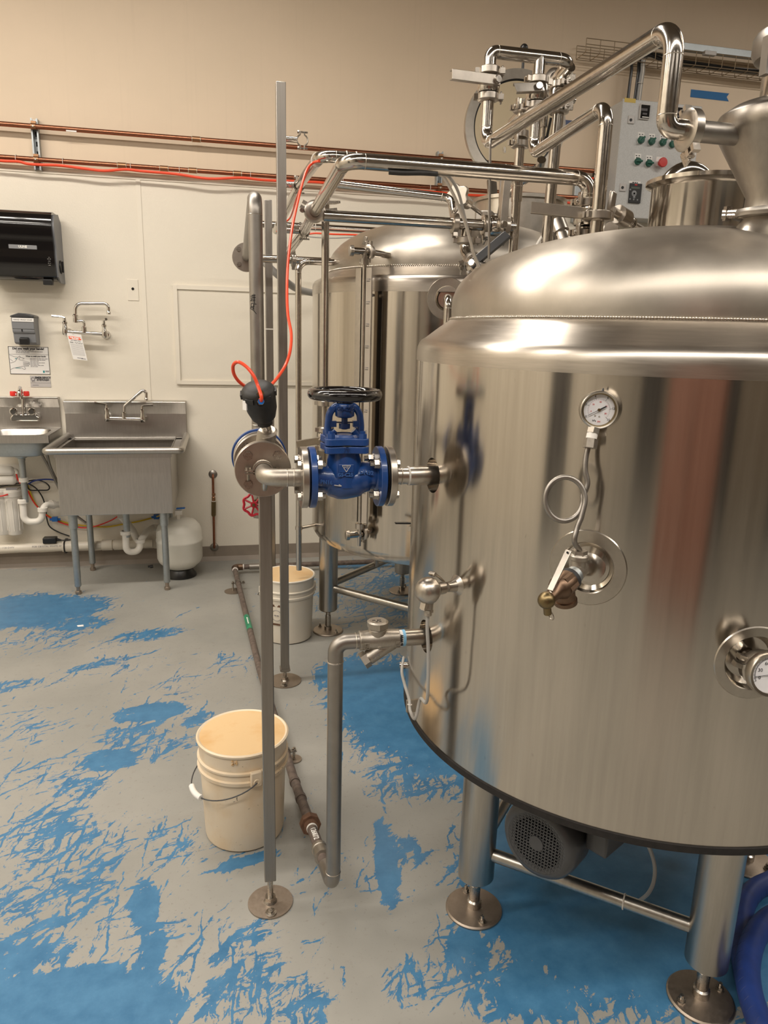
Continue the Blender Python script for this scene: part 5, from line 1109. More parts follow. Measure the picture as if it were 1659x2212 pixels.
yk.lathe([(0.017, zy1 - 0.004), (0.023, zy1), (0.0235, zy2 - 0.004), (0.019, zy2)], (xm_, SY, 0), ZA, 28)
O('yoke', yk, 'blue', gv, smooth=50)
stm = MB().cyl((xm_, SY, zb0 + 0.02), (xm_, SY, zy0 + 0.026), 0.0125, n=6).cyl((xm_, SY, zy0 + 0.02), (xm_, SY, zy1), 0.0075, n=14).cyl((xm_, SY, zy1 - 0.030), (xm_, SY, zy1 - 0.018), 0.0135, n=14).box((xm_ - 0.032, SY - 0.003, zy1 - 0.017), (xm_ + 0.032, SY + 0.003, zy1 - 0.014))
O('stem', stm, 'blue_dark', gv)
zw = WY(746, 851, SY).z; WR = 0.0775
hw = MB().lathe([(WR + 0.011 * cos(a), 0.013 * sin(a)) for a in [2 * pi * i / 14 for i in range(15)]], (xm_, SY, zw), ZA, 72, False, False)
hw.lathe([(0.014, -0.016), (0.021, -0.014), (0.021, 0.004), (0.015, 0.010), (0.008, 0.012)], (xm_, SY, zw - 0.006), ZA, 28)
for k in range(4):
    a = 0.35 + k * pi / 2; d = V((cos(a), sin(a), 0)); hw.tube([V((xm_, SY, zw - 0.008)) + d * 0.016, V((xm_, SY, zw - 0.006)) + d * 0.045, V((xm_, SY, zw)) + d * WR], 0.007, 10, radii=[0.009, 0.0075, 0.0065])
O('handwheel', hw, 'black_gloss', gv, smooth=60)
O('stem_nut', MB().cyl((xm_, SY, zy2), (xm_, SY, zw - 0.018), 0.0125, n=16), 'black', gv)
def emb(s, size, px, py, yoff, u=XA, v=ZA, b=0.0005, mt='blue_relief'): text(s, size, WY(px, py, SY - yoff), u, v, mt, gv, ext=0.0012, bold=b)
emb('Y795', 0.0155, 748, 974, 0.0450, mt='blue_dark'); emb('GS-C25', 0.0125, 746, 884, 0.0242, mt='blue_dark'); emb('GS-C25', 0.0115, 746, 1026, 0.0435); emb('DN32', 0.0135, 792, 1021, 0.0370, (XA - ZA * 0.10)); emb('PN16', 0.0125, 705, 1042, 0.0385, (XA + ZA * -0.12))  # relief shading painted as letter tones: dark blue for shade, lighter for light
pl = WY(748, 1012, SY - 0.0415)
O('maker_plate', MB().frame_box(pl, XA, ZA, YA, 0.0185, 0.0105, 0.002), 'blue', gv, bevel=0.003)
tri = MB(); tp = [V((pl.x - 0.010, SY - 0.0438, pl.z + 0.0075)), V((pl.x + 0.010, SY - 0.0438, pl.z + 0.0075)), V((pl.x, SY - 0.0438, pl.z - 0.008))]
for i in range(3): tri.cyl(tp[i], tp[(i + 1) % 3], 0.0008, n=6)
O('triangle_mark', tri, 'paper_grey', gv); text('HZ', 0.008, (pl.x, SY - 0.0438, pl.z + 0.003), XA, ZA, 'paper_grey', gv)
O('arrow_mark', MB().bar(WY(722, 1048, SY - 0.0415), WY(736, 1050, SY - 0.0418), 0.0016, 0.002).bar(WY(732, 1047, SY - 0.0418), WY(738, 1050, SY - 0.0418), 0.0016, 0.002), 'paper_grey', gv)
bolts(gv, (xL[2], SY, SZ), XA, PC, 0.0, 1, shank=0.008, name='nut', rr=0.0115, h=0.011)
bolts(gv, (xR[0], SY, SZ), XA, PC, 0.0, -1, shank=0.010, name='nut', rr=0.0115, h=0.011)

# silver flanges with pipe ends
sr = T('steam_inlet_pipe', 'short steel pipe with a silver bolted flange entering the left side of the mash vessel', 'pipe', (xR[2], SY, SZ - 0.08))
flange(sr, 'flange', (xR[2] - 0.0080, SY, SZ), XA, 0.0735, 0.016, 'flange'); O('gasket', MB().cyl((xR[2] - 0.0185, SY, SZ), (xR[2] - 0.0160, SY, SZ), 0.055), 'gasket', sr)
xw = sx_(885)
ppx = fp_steam.x + 0.045
O('tube', MB().lathe([(0.0205, xR[2] - 0.002), (0.0205, xw - 0.006), (0.0235, xw), (0.0235, sx_(926)), (0.0215, sx_(926) + 0.004), (0.0215, ppx)], (0, SY, SZ), XA, 36, False, False), 'flange', sr)
O('weld_seam', MB().ring((sx_(882), SY, SZ), XA, 0.0215, 0.0025, 30, 8), 'ptfe', sr, label='white chalky ring on the pipe'); O('weld_seam', MB().ring((sx_(866), SY, SZ), XA, 0.0205, 0.0016, 30, 8), 'weld', sr)
bolts(sr, (xR[2] - 0.0005, SY, SZ), XA, PC, 0.0, 1)
sl = T('steam_elbow', 'steel elbow with two silver flanges joining the blue valve to the actuated valve', 'pipe', (ax_ + 0.05, SY, SZ - 0.08))
flange(sl, 'flange', (xL[0] + 0.0085, SY, SZ), XA, 0.0735, 0.016, 'flange'); O('gasket', MB().cyl((xL[0] + 0.0165, SY, SZ), (xL[2] - 0.0150, SY, SZ), 0.055), 'gasket', sl)
yf1 = SY + 0.105
O('tube', MB().tube([(xL[0] + 0.004, SY, SZ), (ax_, SY, SZ), (ax_, yf1, SZ)], 0.0212, 32, bend=0.046, seg=14), 'cast', sl, smooth=50)
for px in (620, 634): O('weld_seam', MB().ring((sx_(px), SY, SZ), XA, 0.0212, 0.0014, 30, 8), 'weld', sl)
flange(sl, 'flange', (ax_, yf1 + 0.008, SZ), YA, 0.0705, 0.014, 'flange'); O('weld_seam', MB().ring((ax_, yf1, SZ), YA, 0.023, 0.0028, 32, 8), 'weld', sl)
bolts(sl, (xL[0] + 0.0005, SY, SZ), XA, PC, 0.0, -1); bolts(sl, (ax_, yf1 + 0.001, SZ), YA, 0.0515, 0.0, -1)
# actuated valve behind
av = T('actuated_valve', 'steel flanged angle-seat valve with a black plastic air actuator on top', 'valve', (ax_, 2.0, SZ - 0.07))
yf2 = yf1 + 0.150
for y in (yf1 + 0.0235, yf2 - 0.008): flange(av, 'flange', (ax_, y, SZ), YA, 0.0705, 0.014, 'flange')
bn1 = WY(577, 934, yf1 + 0.058); act = WY(556, 838, yf1); bdir = (act - bn1).normalized()
O('valve_body', MB().lathe([(0.024, yf1 + 0.03), (0.032, yf1 + 0.05), (0.036, (yf1 + yf2) / 2), (0.032, yf2 - 0.03), (0.024, yf2 - 0.012)], (ax_, 0, SZ), YA, 36).cyl((ax_, yf1 + 0.075, SZ), bn1, 0.0245, n=32).cyl(bn1, bn1 + bdir * 0.006, 0.0265, 0.022, n=32), 'cast', av)
s0 = bn1 + bdir * 0.002; s1 = bn1 + bdir * 0.034
O('stem_tube', MB().cyl(s0, s1, 0.0125, n=24).cyl(s0 + bdir * 0.010, s0 + bdir * 0.011, 0.0135, n=24), 'pipe', av)
A0 = s1 - bdir * 0.006; AL = (act - A0).length + 0.008
ab = O('actuator', MB().cyl(A0, A0 + bdir * 0.012, 0.0205, n=8).lathe([(0.021, 0.010), (0.030, 0.020), (0.0375, 0.045), (0.0402, AL * 0.70), (0.0410, AL * 0.71), (0.0410, AL * 0.86), (0.0395, AL * 0.90), (0.033, AL * 0.96), (0.022, AL), (0.001, AL + 0.002)], A0, bdir, 48), 'black_matte', av, smooth=50)
cr_ = MB(); u_, v_, _ = basis(bdir)
for k in range(6):
    a = 2 * pi * k / 6 + 0.3; d = u_ * cos(a) + v_ * sin(a); cr_.frame_box(A0 + bdir * AL * 0.80 + d * 0.0415, d, bdir.cross(d), bdir, 0.0025, 0.011, AL * 0.055)
O('cap_rib', cr_, 'black_matte', ab, kind='stuff')
fq = WY(562, 868, yf1 - 0.039); fn = V((0.05, -1, 0.12)).normalized()
O('air_port', MB().cyl(fq + fn * -0.03, fq + fn * 0.008, 0.011, n=20), 'black', ab); O('push_fitting', MB().cyl(fq + fn * 0.006, fq + fn * 0.016, 0.0088, n=6).cyl(fq + fn * 0.016, fq + fn * 0.021, 0.0078, n=18), 'chrome', av); O('collet', MB().cyl(fq + fn * 0.021, fq + fn * 0.026, 0.0070, n=18), 'blue_clip', av)
f2 = WY(563, 850, yf1 - 0.042); O('breather', MB().cyl(f2 + fn * -0.03, f2 + fn * 0.006, 0.0085, n=6), 'brass', av)
q = WY(529, 876, yf1 - 0.01); O('sticker', MB().frame_box(q, V((0.5, -0.85, 0)), ZA, V((0.85, 0.5, 0)), 0.008, 0.011, 0.0015), 'paper', av)
bolts(av, (ax_, yf2 - 0.016, SZ), YA, 0.0515, 0.0, -1)
# blue strainer between the actuated valve and the steam pipe
bs_ = T('blue_strainer', 'blue flanged fitting behind the actuated valve, joining the tall steam pipe', 'fitting', (ax_, 2.13, SZ - 0.07))
flange(bs_, 'flange', (ax_, yf2 + 0.007, SZ), YA, 0.0705, 0.013, 'flange')
flange(bs_, 'flange', (ax_, yf2 + 0.060, SZ), YA, 0.0755, 0.016, 'blue')
flange(bs_, 'flange', (ax_, yf2 + 0.043, SZ), YA, 0.0705, 0.013, 'flange')
O('fitting_body', MB().cyl((ax_, yf2 + 0.012, SZ), (ax_, yf2 + 0.04, SZ), 0.024).lathe([(0.034, yf2 + 0.066), (0.042, yf2 + 0.10), (0.034, yf2 + 0.15), (0.028, yf2 + 0.17)], (ax_, 0, SZ), YA, 32), 'blue', bs_)
bolts(bs_, (ax_, yf2 + 0.036, SZ), YA, 0.0515, 0.0, -1); bolts(bs_, (ax_, yf2 + 0.052, SZ), YA, 0.0565, 0.0, -1, rr=0.009)

# tall steam pipe
stx = WY(555, 700, 2.32).x; stz = WY(553, 424, 2.32).z; fl = WY(532, 556, 4.02)
tsp = pipe('steam_pipe', 'tall dull grey steam pipe with handwritten marks, its top bending back to a flange', [(ax_, yf2 + 0.16, SZ), (stx, 2.32, SZ + 0.001), (stx, 2.32, stz), (stx * 0.5 + fl.x * 0.5, 3.2, (stz + fl.z) / 2), (fl.x, 4.0, fl.z)], r=0.0212, bend=0.048, mat='dull')
flange(tsp, 'flange', (fl.x, 4.02, fl.z), YA, 0.072, 0.016, 'flange'); bolts(tsp, (fl.x, 4.012, fl.z), YA, 0.052, 0.0, -1)
mk = MB(); hwp = lambda px, py: WY(px, py, 2.2985)
for s in (((541, 640), (552, 637)), ((541, 644), (552, 642)), ((541, 648), (551, 648)), ((545, 636), (544, 652)), ((548, 635), (549, 655)), ((541, 651), (545, 645)), ((543, 655), (554, 657)), ((541, 664), (549, 661)), ((542, 668), (543, 655)), ((548, 656), (546, 668)), ((543, 662), (548, 668)), ((541, 666), (546, 670)), ((546, 669), (554, 678))):
    mk.tube([hwp(*s[0]), hwp(*s[1])], 0.0010, 5)
O('handwriting', mk, 'ink', tsp)
O('drip_leg', MB().tube([(stx, 2.32, SZ + 0.02), (stx, 2.32, SZ - 0.22)], 0.020, 20).cyl((stx, 2.32, SZ - 0.22), (stx, 2.32, SZ - 0.25), 0.024, n=6), 'dull', tsp)
rv = WY(549, 1090, 2.24)
rw = T('red_valve', 'small valve with a red spoked handwheel behind the front support post', 'valve', rv - ZA * 0.04)
wm = MB(); rn = V((-0.25, -1, 0.08)).normalized(); u_, v_, _ = basis(rn); pts = []
for k in range(60): a = 2 * pi * k / 60; rr = 0.0335 * (1 + 0.07 * cos(7 * a)); pts.append(rv + u_ * (rr * cos(a)) + v_ * (rr * sin(a)))
wm.tube(pts, 0.0042, 8, closed=True).cyl(rv - rn * 0.006, rv + rn * 0.006, 0.010, n=14)
for k in range(7): a = 2 * pi * k / 7; d = u_ * cos(a) + v_ * sin(a); wm.tube([rv + d * 0.008, rv + d * 0.0345], 0.0032, 6)
O('handwheel', wm, 'red', rw); O('stem', MB().cyl(rv - rn * 0.065, rv + rn * 0.010, 0.005, n=10).cyl(rv - rn * 0.075, rv - rn * 0.035, 0.012, n=6), 'brass', rw)

# orange air lines of the actuator
al = T('air_line', 'orange air line looping from the front fitting of the black actuator', 'hose', WY(520, 840, 1.9))
O('tube', MB().tube(spline([fq + fn * 0.022, fq + fn * 0.030 + ZA * 0.012] + [WY(a, b, yf1 + c) for a, b, c in ((557, 833, -.05), (548, 812, -.045), (533, 793, -.035), (515, 782, -.02), (504, 789, -.005), (505, 807, .01), (516, 824, .025), (534, 837, .038), (548, 842, .03))], 6), 0.0042, 10), 'orange', al)
a2 = [WY(577, 838, yf1 + 0.03), WY(585, 832, yf1 + 0.055), WY(600, 815, 1.94), WY(617, 788, 2.0), WY(627, 757, 2.03), WY(629, 720, 2.07), WY(622, 680, 2.12), WY(620, 630, 2.18), WY(622, 570, 2.26), WY(630, 500, 2.36), WY(640, 450, 2.45), WY(652, 400, 2.55), WY(663, 367, 2.60), WY(676, 352, 2.62), WY(690, 348, 2.575)]
O('air_line', MB().tube(spline(a2, 6), 0.0042, 10), 'orange', None, 'long orange air line hanging from the overhead pipe elbow down behind the black actuator', 'hose')
O('air_line', MB().tube(spline([WY(668, 362, 2.63), WY(655, 392, 2.80), WY(641, 428, 3.05), WY(628, 468, 3.33), WY(614, 482, 3.40), WY(598, 500, 3.50)], 6), 0.0036, 8), 'orange', None, 'thin orange air line lying along the second pipe behind the tall post', 'hose')

# --- posts
def post_foot(t, x, y, r, top, bolt=None):
    O('foot_plate', MB().lathe([(r, 0.001), (r, 0.005), (0.001, 0.006)], (x, y, 0), ZA, 48), 'footplate', t)
    O('levelling_stem', MB().cyl((x, y, 0.006), (x, y, top), 0.0085, n=14).cyl((x, y, 0.012), (x, y, 0.024), 0.017, n=6).cyl((x, y, 0.006), (x, y, 0.012), 0.020, 0.016, n=18), 'bolt', t)
    bx, by = bolt; O('anchor_bolt', MB().lathe([(0.016, 0.006), (0.016, 0.009), (0.011, 0.010)], (bx, by, 0), ZA, 20).cyl((bx, by, 0.009), (bx, by, 0.015), 0.008, n=6), 'bolt', t)
fpx, fpy = 0.0945, 1.842; fpt = WY(573, 1066, fpy - 0.016).z; sdy = yf1 - 0.022
fp = T('front_post', 'square steel support post in front of the near white bucket, on a round foot plate', 'post', (fpx, fpy, 0))
O('square_tube', MB().box((fpx - 0.0165, fpy - 0.0165, 0.085), (fpx + 0.0165, fpy + 0.0165, fpt)), 'post', fp, bevel=0.0025)
post_foot(fp, fpx, fpy, 0.066, 0.10, (fpx - 0.002, fpy - 0.047))
O('saddle_rod', MB().cyl((fpx - 0.002, fpy - 0.004, fpt - 0.002), (ax_ + 0.004, sdy + 0.004, SZ - 0.021), 0.0095, n=18), 'pipe', fp)
sa = MB().lathe([(0.0225, -0.008), (0.0255, -0.008), (0.0255, 0.008), (0.0225, 0.008), (0.0225, -0.008)], (ax_, sdy, SZ), YA, 32, False, False)
for s in (-1, 1):
    sa.box((ax_ + s * 0.022, sdy - 0.008, SZ + 0.001), (ax_ + s * 0.046, sdy + 0.008, SZ + 0.004)).box((ax_ + s * 0.022, sdy - 0.008, SZ - 0.006), (ax_ + s * 0.046, sdy + 0.008, SZ - 0.003))
O('saddle_clamp', sa, 'flange', fp, smooth=30)
for s in (-1, 1): O('clamp_bolt', MB().cyl((ax_ + s * 0.037, sdy, SZ - 0.022), (ax_ + s * 0.037, sdy, SZ + 0.006), 0.0035, n=10).cyl((ax_ + s * 0.037, sdy, SZ + 0.004), (ax_ + s * 0.037, sdy, SZ + 0.011), 0.0068, n=14), 'bolt', fp)
tpx, tpy = 0.251, 3.25
tp_ = T('tall_post', 'tallest square steel post, rising in front of the tan wall with stub arms and clamps', 'post', (tpx, tpy, 0))
ztop = WY(604, 175, tpy - 0.02).z
O('square_tube', MB().box((tpx - 0.0195, tpy - 0.0195, 0.055), (tpx + 0.0195, tpy + 0.0195, ztop)), 'post', tp_, bevel=0.0025)
O('base_collar', MB().box((tpx - 0.024, tpy - 0.024, 0.062), (tpx + 0.024, tpy + 0.024, 0.072)), 'post', tp_)
post_foot(tp_, tpx, tpy, 0.078, 0.07, (tpx - 0.01, tpy - 0.055))
def hanger(parent, px, py, axis, stub_r, r, closed=True):
    c = WY(px, py, tpy)
    O('stub_arm', MB().cyl((tpx + 0.019, tpy, c.z), (c.x - r, tpy, c.z), stub_r, n=18), 'pipe', parent)
    u, v, w_ = basis(axis); m = MB(); pts = []
    for s in (-1, 1):
        arc_ = [c + (u if abs(u.z) < 0.9 else v) * 0 + XA * (s * r * sin(a)) + ZA * (r * cos(a)) for a in [0.45 + (pi - 0.9) * i / 12 for i in range(13)]]
        arc_ = [arc_[0] + ZA * 0.014 - XA * (s * 0.002)] + arc_ + [arc_[-1] - ZA * 0.014 - XA * (s * 0.002)]
        m.tube(arc_, 0.0032, 8)
    rg = O('ring_clamp', m, 'flange', parent)
    for s in (-1, 1): O('clamp_bolt', MB().cyl(c + V((-0.020, 0, s * (r + 0.008))), c + V((0.022, 0, s * (r + 0.008))), 0.0035, n=10).cyl(c + V((-0.020, 0, s * (r + 0.008))), c + V((-0.013, 0, s * (r + 0.008))), 0.0065, n=6), 'bolt', rg)
hanger(tp_, 653, 303, YA, 0.0115, 0.022); hanger(tp_, 646, 400, YA, 0.0115, 0.022); hanger(tp_, 657, 500, YA, 0.0115, 0.022)
bpx_, bpy_ = WY(584, 900, 4.08).x, 4.08
q3 = T('rear_post', 'plain square steel post just left of the tall post, with a white tie round it', 'post', (bpx_, bpy_, 0))
O('square_tube', MB().box((bpx_ - 0.0195, bpy_ - 0.0195, 0.055), (bpx_ + 0.0195, bpy_ + 0.0195, WY(584, 433, bpy_).z)), 'post', q3, bevel=0.0025)
post_foot(q3, bpx_, bpy_, 0.06, 0.07, (bpx_, bpy_ - 0.05))
zt_ = WY(584, 711, bpy_ - 0.02).z; O('cable_tie', MB().box((bpx_ - 0.021, bpy_ - 0.021, zt_ - 0.003), (bpx_ + 0.021, bpy_ + 0.021, zt_ + 0.003)), 'white_cable', q3)
# rear horizontal pipes into the kettle and to the wall
za_ = WY(640, 560, 3.86); zd = WY(722, 566, 3.86)
rp = pipe('rear_pipe', 'dull pipe crossing low behind the posts into the rear vessel dome', [(WY(560, 556, 3.86).x, 3.86, zd.z), (BC.x - 0.60, 3.86, zd.z)], seams=False)
tri_clamp(rp, (WY(634, 561, 3.86).x, 3.86, zd.z), XA, side=(0, -0.3, 1))
zz = WY(700, 492, 4.5).z
bp2 = pipe('wall_side_pipe', 'polished pipe running behind the rear dome, red hose line beneath it', [(WY(562, 488, 4.5).x, 4.5, zz), (1.35, 4.5, zz)], seams=False)
for px in (681, 821): O('cable_tie', MB().ring((WY(px, 494, 4.5).x, 4.5, zz), XA, PR + 0.001, 0.002, 20, 6), 'white_cable', bp2)
O('air_line', MB().tube(spline([WY(655, 508, 4.46), WY(680, 504, 4.46), WY(720, 506, 4.46), WY(760, 507, 4.46), WY(830, 510, 4.46)]), 0.005, 8), 'orange', None, 'orange air line below the polished pipe behind the rear dome', 'hose')
O('grey_cable', MB().tube(spline([WY(657, 510, 4.44), WY(690, 513, 4.44), WY(730, 514, 4.44), WY(790, 510, 4.44)]), 0.004, 8), 'grey_cable', None, 'thin grey cable sagging below the pipe behind the rear dome', 'cable')
O('steam_hose', MB().tube(spline([WY(570, 565, 4.7), WY(590, 585, 4.7), WY(620, 610, 4.75), WY(645, 625, 4.85), WY(690, 635, 5.0), WY(740, 640, D)]), 0.022, 12), 'grey_cable', None, 'pale grey hose curving from behind the posts to the rear vessel', 'hose')
# overflow pipe into the far bucket
ox = WY(645, 900, 3.70).x; oz = WY(690, 567, 3.70).z
ov = pipe('overflow_pipe', 'upright polished overflow pipe hanging into the far bucket beside the rear vessel', [(ox, 3.70, WY(641, 1231, 3.70).z), (ox, 3.70, oz), (BC.x - 0.615, 3.72, oz + 0.006)], r=0.0150, bend=0.05)
zc_ = WY(645, 1140, 3.70).z
O('support_clamp', MB().lathe([(0.0152, -0.009), (0.019, -0.009), (0.019, 0.009), (0.0152, 0.009)], (ox, 3.70, zc_), ZA, 20, False, False).cyl((ox + 0.015, 3.70, zc_), (BC.x - BR + 0.012, 3.74, zc_ + 0.004), 0.0085, n=14), 'pipe', ov)
# --- level gauge on the rear vessel
gp = hit_cyl(782, 850, BC, BR + 0.075); gn_ = radial(gp, BC); gt = ZA.cross(gn_)
gz0, gz1 = WY(775, 1128, gp.y).z, WY(790, 579, gp.y).z
lg_ = T('level_gauge', 'tall glass level gauge with an etched scale plate on the rear vessel', 'gauge', (gp.x, gp.y, gz0 - 0.12))
wx = gt
O('backing_channel', MB().frame_box(V((gp.x, gp.y, (gz0 + gz1) / 2)) - wx * 0.0275, wx, gn_, ZA, 0.0145, 0.004, (gz1 - gz0) / 2), 'flange', lg_, smooth=0)
O('dark_slot', MB().frame_box(V((gp.x, gp.y, (gz0 + gz1) / 2)) - gn_ * 0.012, wx, gn_, ZA, 0.013, 0.003, (gz1 - gz0) / 2), 'gasket', lg_, smooth=0)
O('sight_tube', MB().cyl(V((gp.x, gp.y, gz0 - 0.02)) + wx * 0.001, V((gp.x, gp.y, gz1 + 0.02)) + wx * 0.001, 0.0085, n=18), 'pipe', lg_)
sp2 = O('scale_plate', MB().frame_box(V((gp.x, gp.y, (gz0 + gz1) / 2)) + wx * 0.0270, wx, gn_, ZA, 0.0145, 0.004, (gz1 - gz0) / 2), 'scale', lg_, smooth=0)
for i in range(14):
    z = gz1 - 0.055 - i * 0.0935
    if z < gz0 + 0.02 or i > 10: break
    O('scale_mark', MB().frame_box(V((gp.x, gp.y, z)) + wx * 0.0245 + gn_ * 0.0042, wx, gn_, ZA, 0.0085, 0.0004, 0.0012), 'ink', sp2, smooth=0)
    text('%d BBL' % (11 - i), 0.0085, V((gp.x, gp.y, z + 0.008)) + wx * 0.026 + gn_ * 0.0044, wx, ZA, 'ink_grey', sp2)
O('side_pin', MB().cyl(WY(799, 637, gp.y) - gn_ * 0.03, WY(803, 637, gp.y) - gn_ * 0.03 + gn_ * 0.02, 0.006, n=10).cyl(WY(798, 637, gp.y), WY(806, 638, gp.y), 0.006, n=12), 'bolt', lg_)
def cock(px, py, up):
    c = V((gp.x, gp.y, WY(px, py, gp.y).z)); m = MB()
    hd = (gn_ * 0.75 - gt * 0.65).normalized()
    m.cyl(c - gn_ * 0.075, c + gn_ * 0.005, 0.0125, n=18).cyl(c - gn_ * 0.01, c + hd * 0.055, 0.0155, n=22).cyl(c + ZA * (-0.05 if up else 0.055), c, 0.010, n=14).cyl(c + ZA * (-0.055 if up else 0.03), c + ZA * (-0.03 if up else 0.055), 0.020, n=18)
    cb = O('cock_body', m, 'pipe', lg_)
    O('end_cap', MB().lathe([(0.023, 0), (0.023, 0.014), (0.020, 0.017), (0.001, 0.017)], c + hd * 0.050, hd, 28), 'flange', cb)
    tri_clamp(lg_, c - gn_ * 0.030, gn_, 0.016, side=(0.1, 0, 1))
cock(785, 543, True); cock(777, 1155, False)
O('drain_tip', MB().cyl((gp.x, gp.y, gz0 - 0.115), (gp.x, gp.y, gz0 - 0.05), 0.008, 0.011, n=14), 'pipe', lg_)
u0, u1 = WY(800, 543, gp.y + 0.05), hit_cyl(842, 552, BC, 0.622)
O('dome_stub', MB().cyl(V((gp.x, gp.y, u1.z)) - gn_ * 0.02, u1 + (u1 - V((gp.x, gp.y, u1.z))).normalized() * 0.03, 0.0145, n=18), 'pipe', lg_)
# elbow out of the rear vessel's round port
pn = radial(bp_port, BC)
pe_ = bp_port + pn * 0.085 + V((0.006, 0, 0.0))
rpp = pipe('port_elbow', 'polished pipe bending down out of the round port of the rear vessel', [tuple(bp_port - pn * 0.02), tuple(pe_), (pe_.x, pe_.y, 1.25)], r=0.0165, bend=0.04)
q = hit_cyl(893, 1134, BC, BR); qn = radial(q, BC)
O('drain_valve', MB().cyl(q - qn * 0.004, q + qn * 0.075, 0.012, n=16).cyl(q + qn * 0.05, q + qn * 0.05 + ZA * 0.025, 0.007, n=10), 'pipe', bt)
O('valve_lever', MB().bar(q + qn * 0.05 + ZA * 0.02 + XA * 0.03, q + qn * 0.05 + ZA * 0.024 - XA * 0.075, 0.018, 0.006), 'black', bt)
# ================================================================ condensate line with steam trap
TZ = fp_trap.z
t_x = lambda px: WY(px, 1377, SY).x
dnx = (WY(728, 1500, SY).x + WY(716, 1850, SY).x) / 2
FPZ = 0.040
EZ = WY(714, 1916, SY).z                                       # the elbow rides a little above the floor
fp1 = V((dnx - 0.008, SY + 0.10, EZ - 0.012))
tl = T('steam_trap_line', 'dull steel pipe from the vessel side through a steam trap down to the floor', 'pipe', (dnx, SY, 0))
O('tube', MB().tube([(t_x(776), SY, TZ), (dnx, SY, TZ), (dnx, SY, EZ), (fp1.x, SY + 0.105, fp1.z)], 0.0202, 28, bend=0.050, seg=12), 'dull', tl, smooth=50)
O('weld_seam', MB().ring((dnx, SY, TZ - 0.053), ZA, 0.0203, 0.0018, 28, 8), 'weld', tl); O('weld_seam', MB().ring((dnx + 0.052, SY, TZ), XA, 0.0203, 0.0016, 28, 8), 'weld', tl); O('weld_seam', MB().ring((dnx, SY, EZ + 0.05), ZA, 0.0203, 0.0014, 28, 8), 'weld', tl)
O('nozzle', MB().lathe([(0.0215, t_x(873)), (0.0215, t_x(912)), (0.0205, t_x(914)), (0.0205, fp_trap.x + 0.04)], (0, SY, TZ), XA, 32, False, False), 'flange', tl)
O('thread_tape', MB().cyl((t_x(868), SY, TZ), (t_x(874), SY, TZ), 0.0218, n=28), 'ptfe_blue', tl, label='pale blue thread tape')
O('paper_band', MB().cyl((t_x(860), SY, TZ), (t_x(868), SY, TZ), 0.0212, n=28), 'paper', tl, label='white band with black marks')
for k, (py, s) in enumerate(((1372, 'WW'), (1386, 'h-'))): text(s, 0.010, (t_x(864), SY - 0.0214, TZ + 0.008 - 0.016 * k), ZA, -XA, 'ink', tl, bold=0.0008)
tb_ = O('trap_body', MB().lathe([(0.0205, t_x(775)), (0.0255, t_x(775) + 0.001), (0.0255, t_x(779)), (0.0245, t_x(781)), (0.026, t_x(800)), (0.0285, t_x(818)), (0.026, t_x(836)), (0.0240, t_x(858)), (0.0240, t_x(861))], (0, SY, TZ), XA, 32).cyl((t_x(815), SY, TZ), (t_x(815), SY, TZ + 0.031), 0.024, n=24), 'cast', tl, bevel=0.001)
cz0, cz1 = TZ + 0.031, WY(815, 1340, SY).z
O('hex_cap', MB().cyl((t_x(815), SY, cz0), (t_x(815), SY, cz0 + 0.003), 0.0225, n=24).cyl((t_x(815), SY, cz0 + 0.003), (t_x(815), SY, cz1 - 0.003), 0.0285, n=6).cyl((t_x(815), SY, cz1 - 0.003), (t_x(815), SY, cz1), 0.0275, 0.0225, n=24), 'cast', tl, smooth=25)
O('cap_mark', MB().cyl((t_x(815), SY, cz1), (t_x(815), SY, cz1 + 0.0006), 0.0022, n=12), 'hole', tl)
marks(tl, (t_x(815) - 0.007, SY - 0.009, cz1 + 0.0002), XA, YA, [(0, 0.006, 0.006)], 0.005, 'ink'); marks(tl, (t_x(815) - 0.014, SY + 0.001, cz1 + 0.0002), XA, YA, [(0, 0.008, 0.0, 0.010)], 0.004, 'ink')
ys0, ys1 = WY(842, 1390, SY - 0.004), WY(786, 1427, SY - 0.012); yd = (ys1 - ys0).normalized()
O('strainer_leg', MB().cyl(ys0 - yd * 0.012, ys1 - yd * 0.014, 0.0195, n=28).cyl(ys1 - yd * 0.014, ys1 - yd * 0.012, 0.0175, n=20).cyl(ys1 - yd * 0.012, ys1 + yd * 0.004, 0.0225, n=6), 'cast', tl, smooth=25)
yu = V((0.80, 0, 0.60)) if False else (-yd); yv = V((0, -1, 0)).cross(yu).normalized()
text('CF8', 0.0125, ys0 * 0.42 + ys1 * 0.58 - YA * 0.0196, yu, yv, 'ink_grey', tl, ext=0.0008)
O('arrow_mark', MB().bar(WY(838, 1400, SY - 0.027), WY(818, 1401, SY - 0.027), 0.0016, 0.0012).bar(WY(823, 1398, SY - 0.027), WY(817, 1401, SY - 0.027), 0.0016, 0.0012), 'flange', tl)
for px, s in ((789, 'GB'), (855, 'L')):
    fr = MB(); q = V((t_x(px), SY - 0.0255, TZ - 0.006)); hw_, hh = 0.0058, 0.0078
    for a in (-1, 1): fr.frame_box(q + XA * (a * hw_), XA, YA, ZA, 0.0007, 0.002, hh).frame_box(q + ZA * (a * hh), XA, YA, ZA, hw_, 0.002, 0.0007)
    O('cast_frame', fr, 'cast', tl, smooth=0); text(s, 0.008, q - YA * 0.0005, ZA, -XA, 'cast', tl, ext=0.0012)

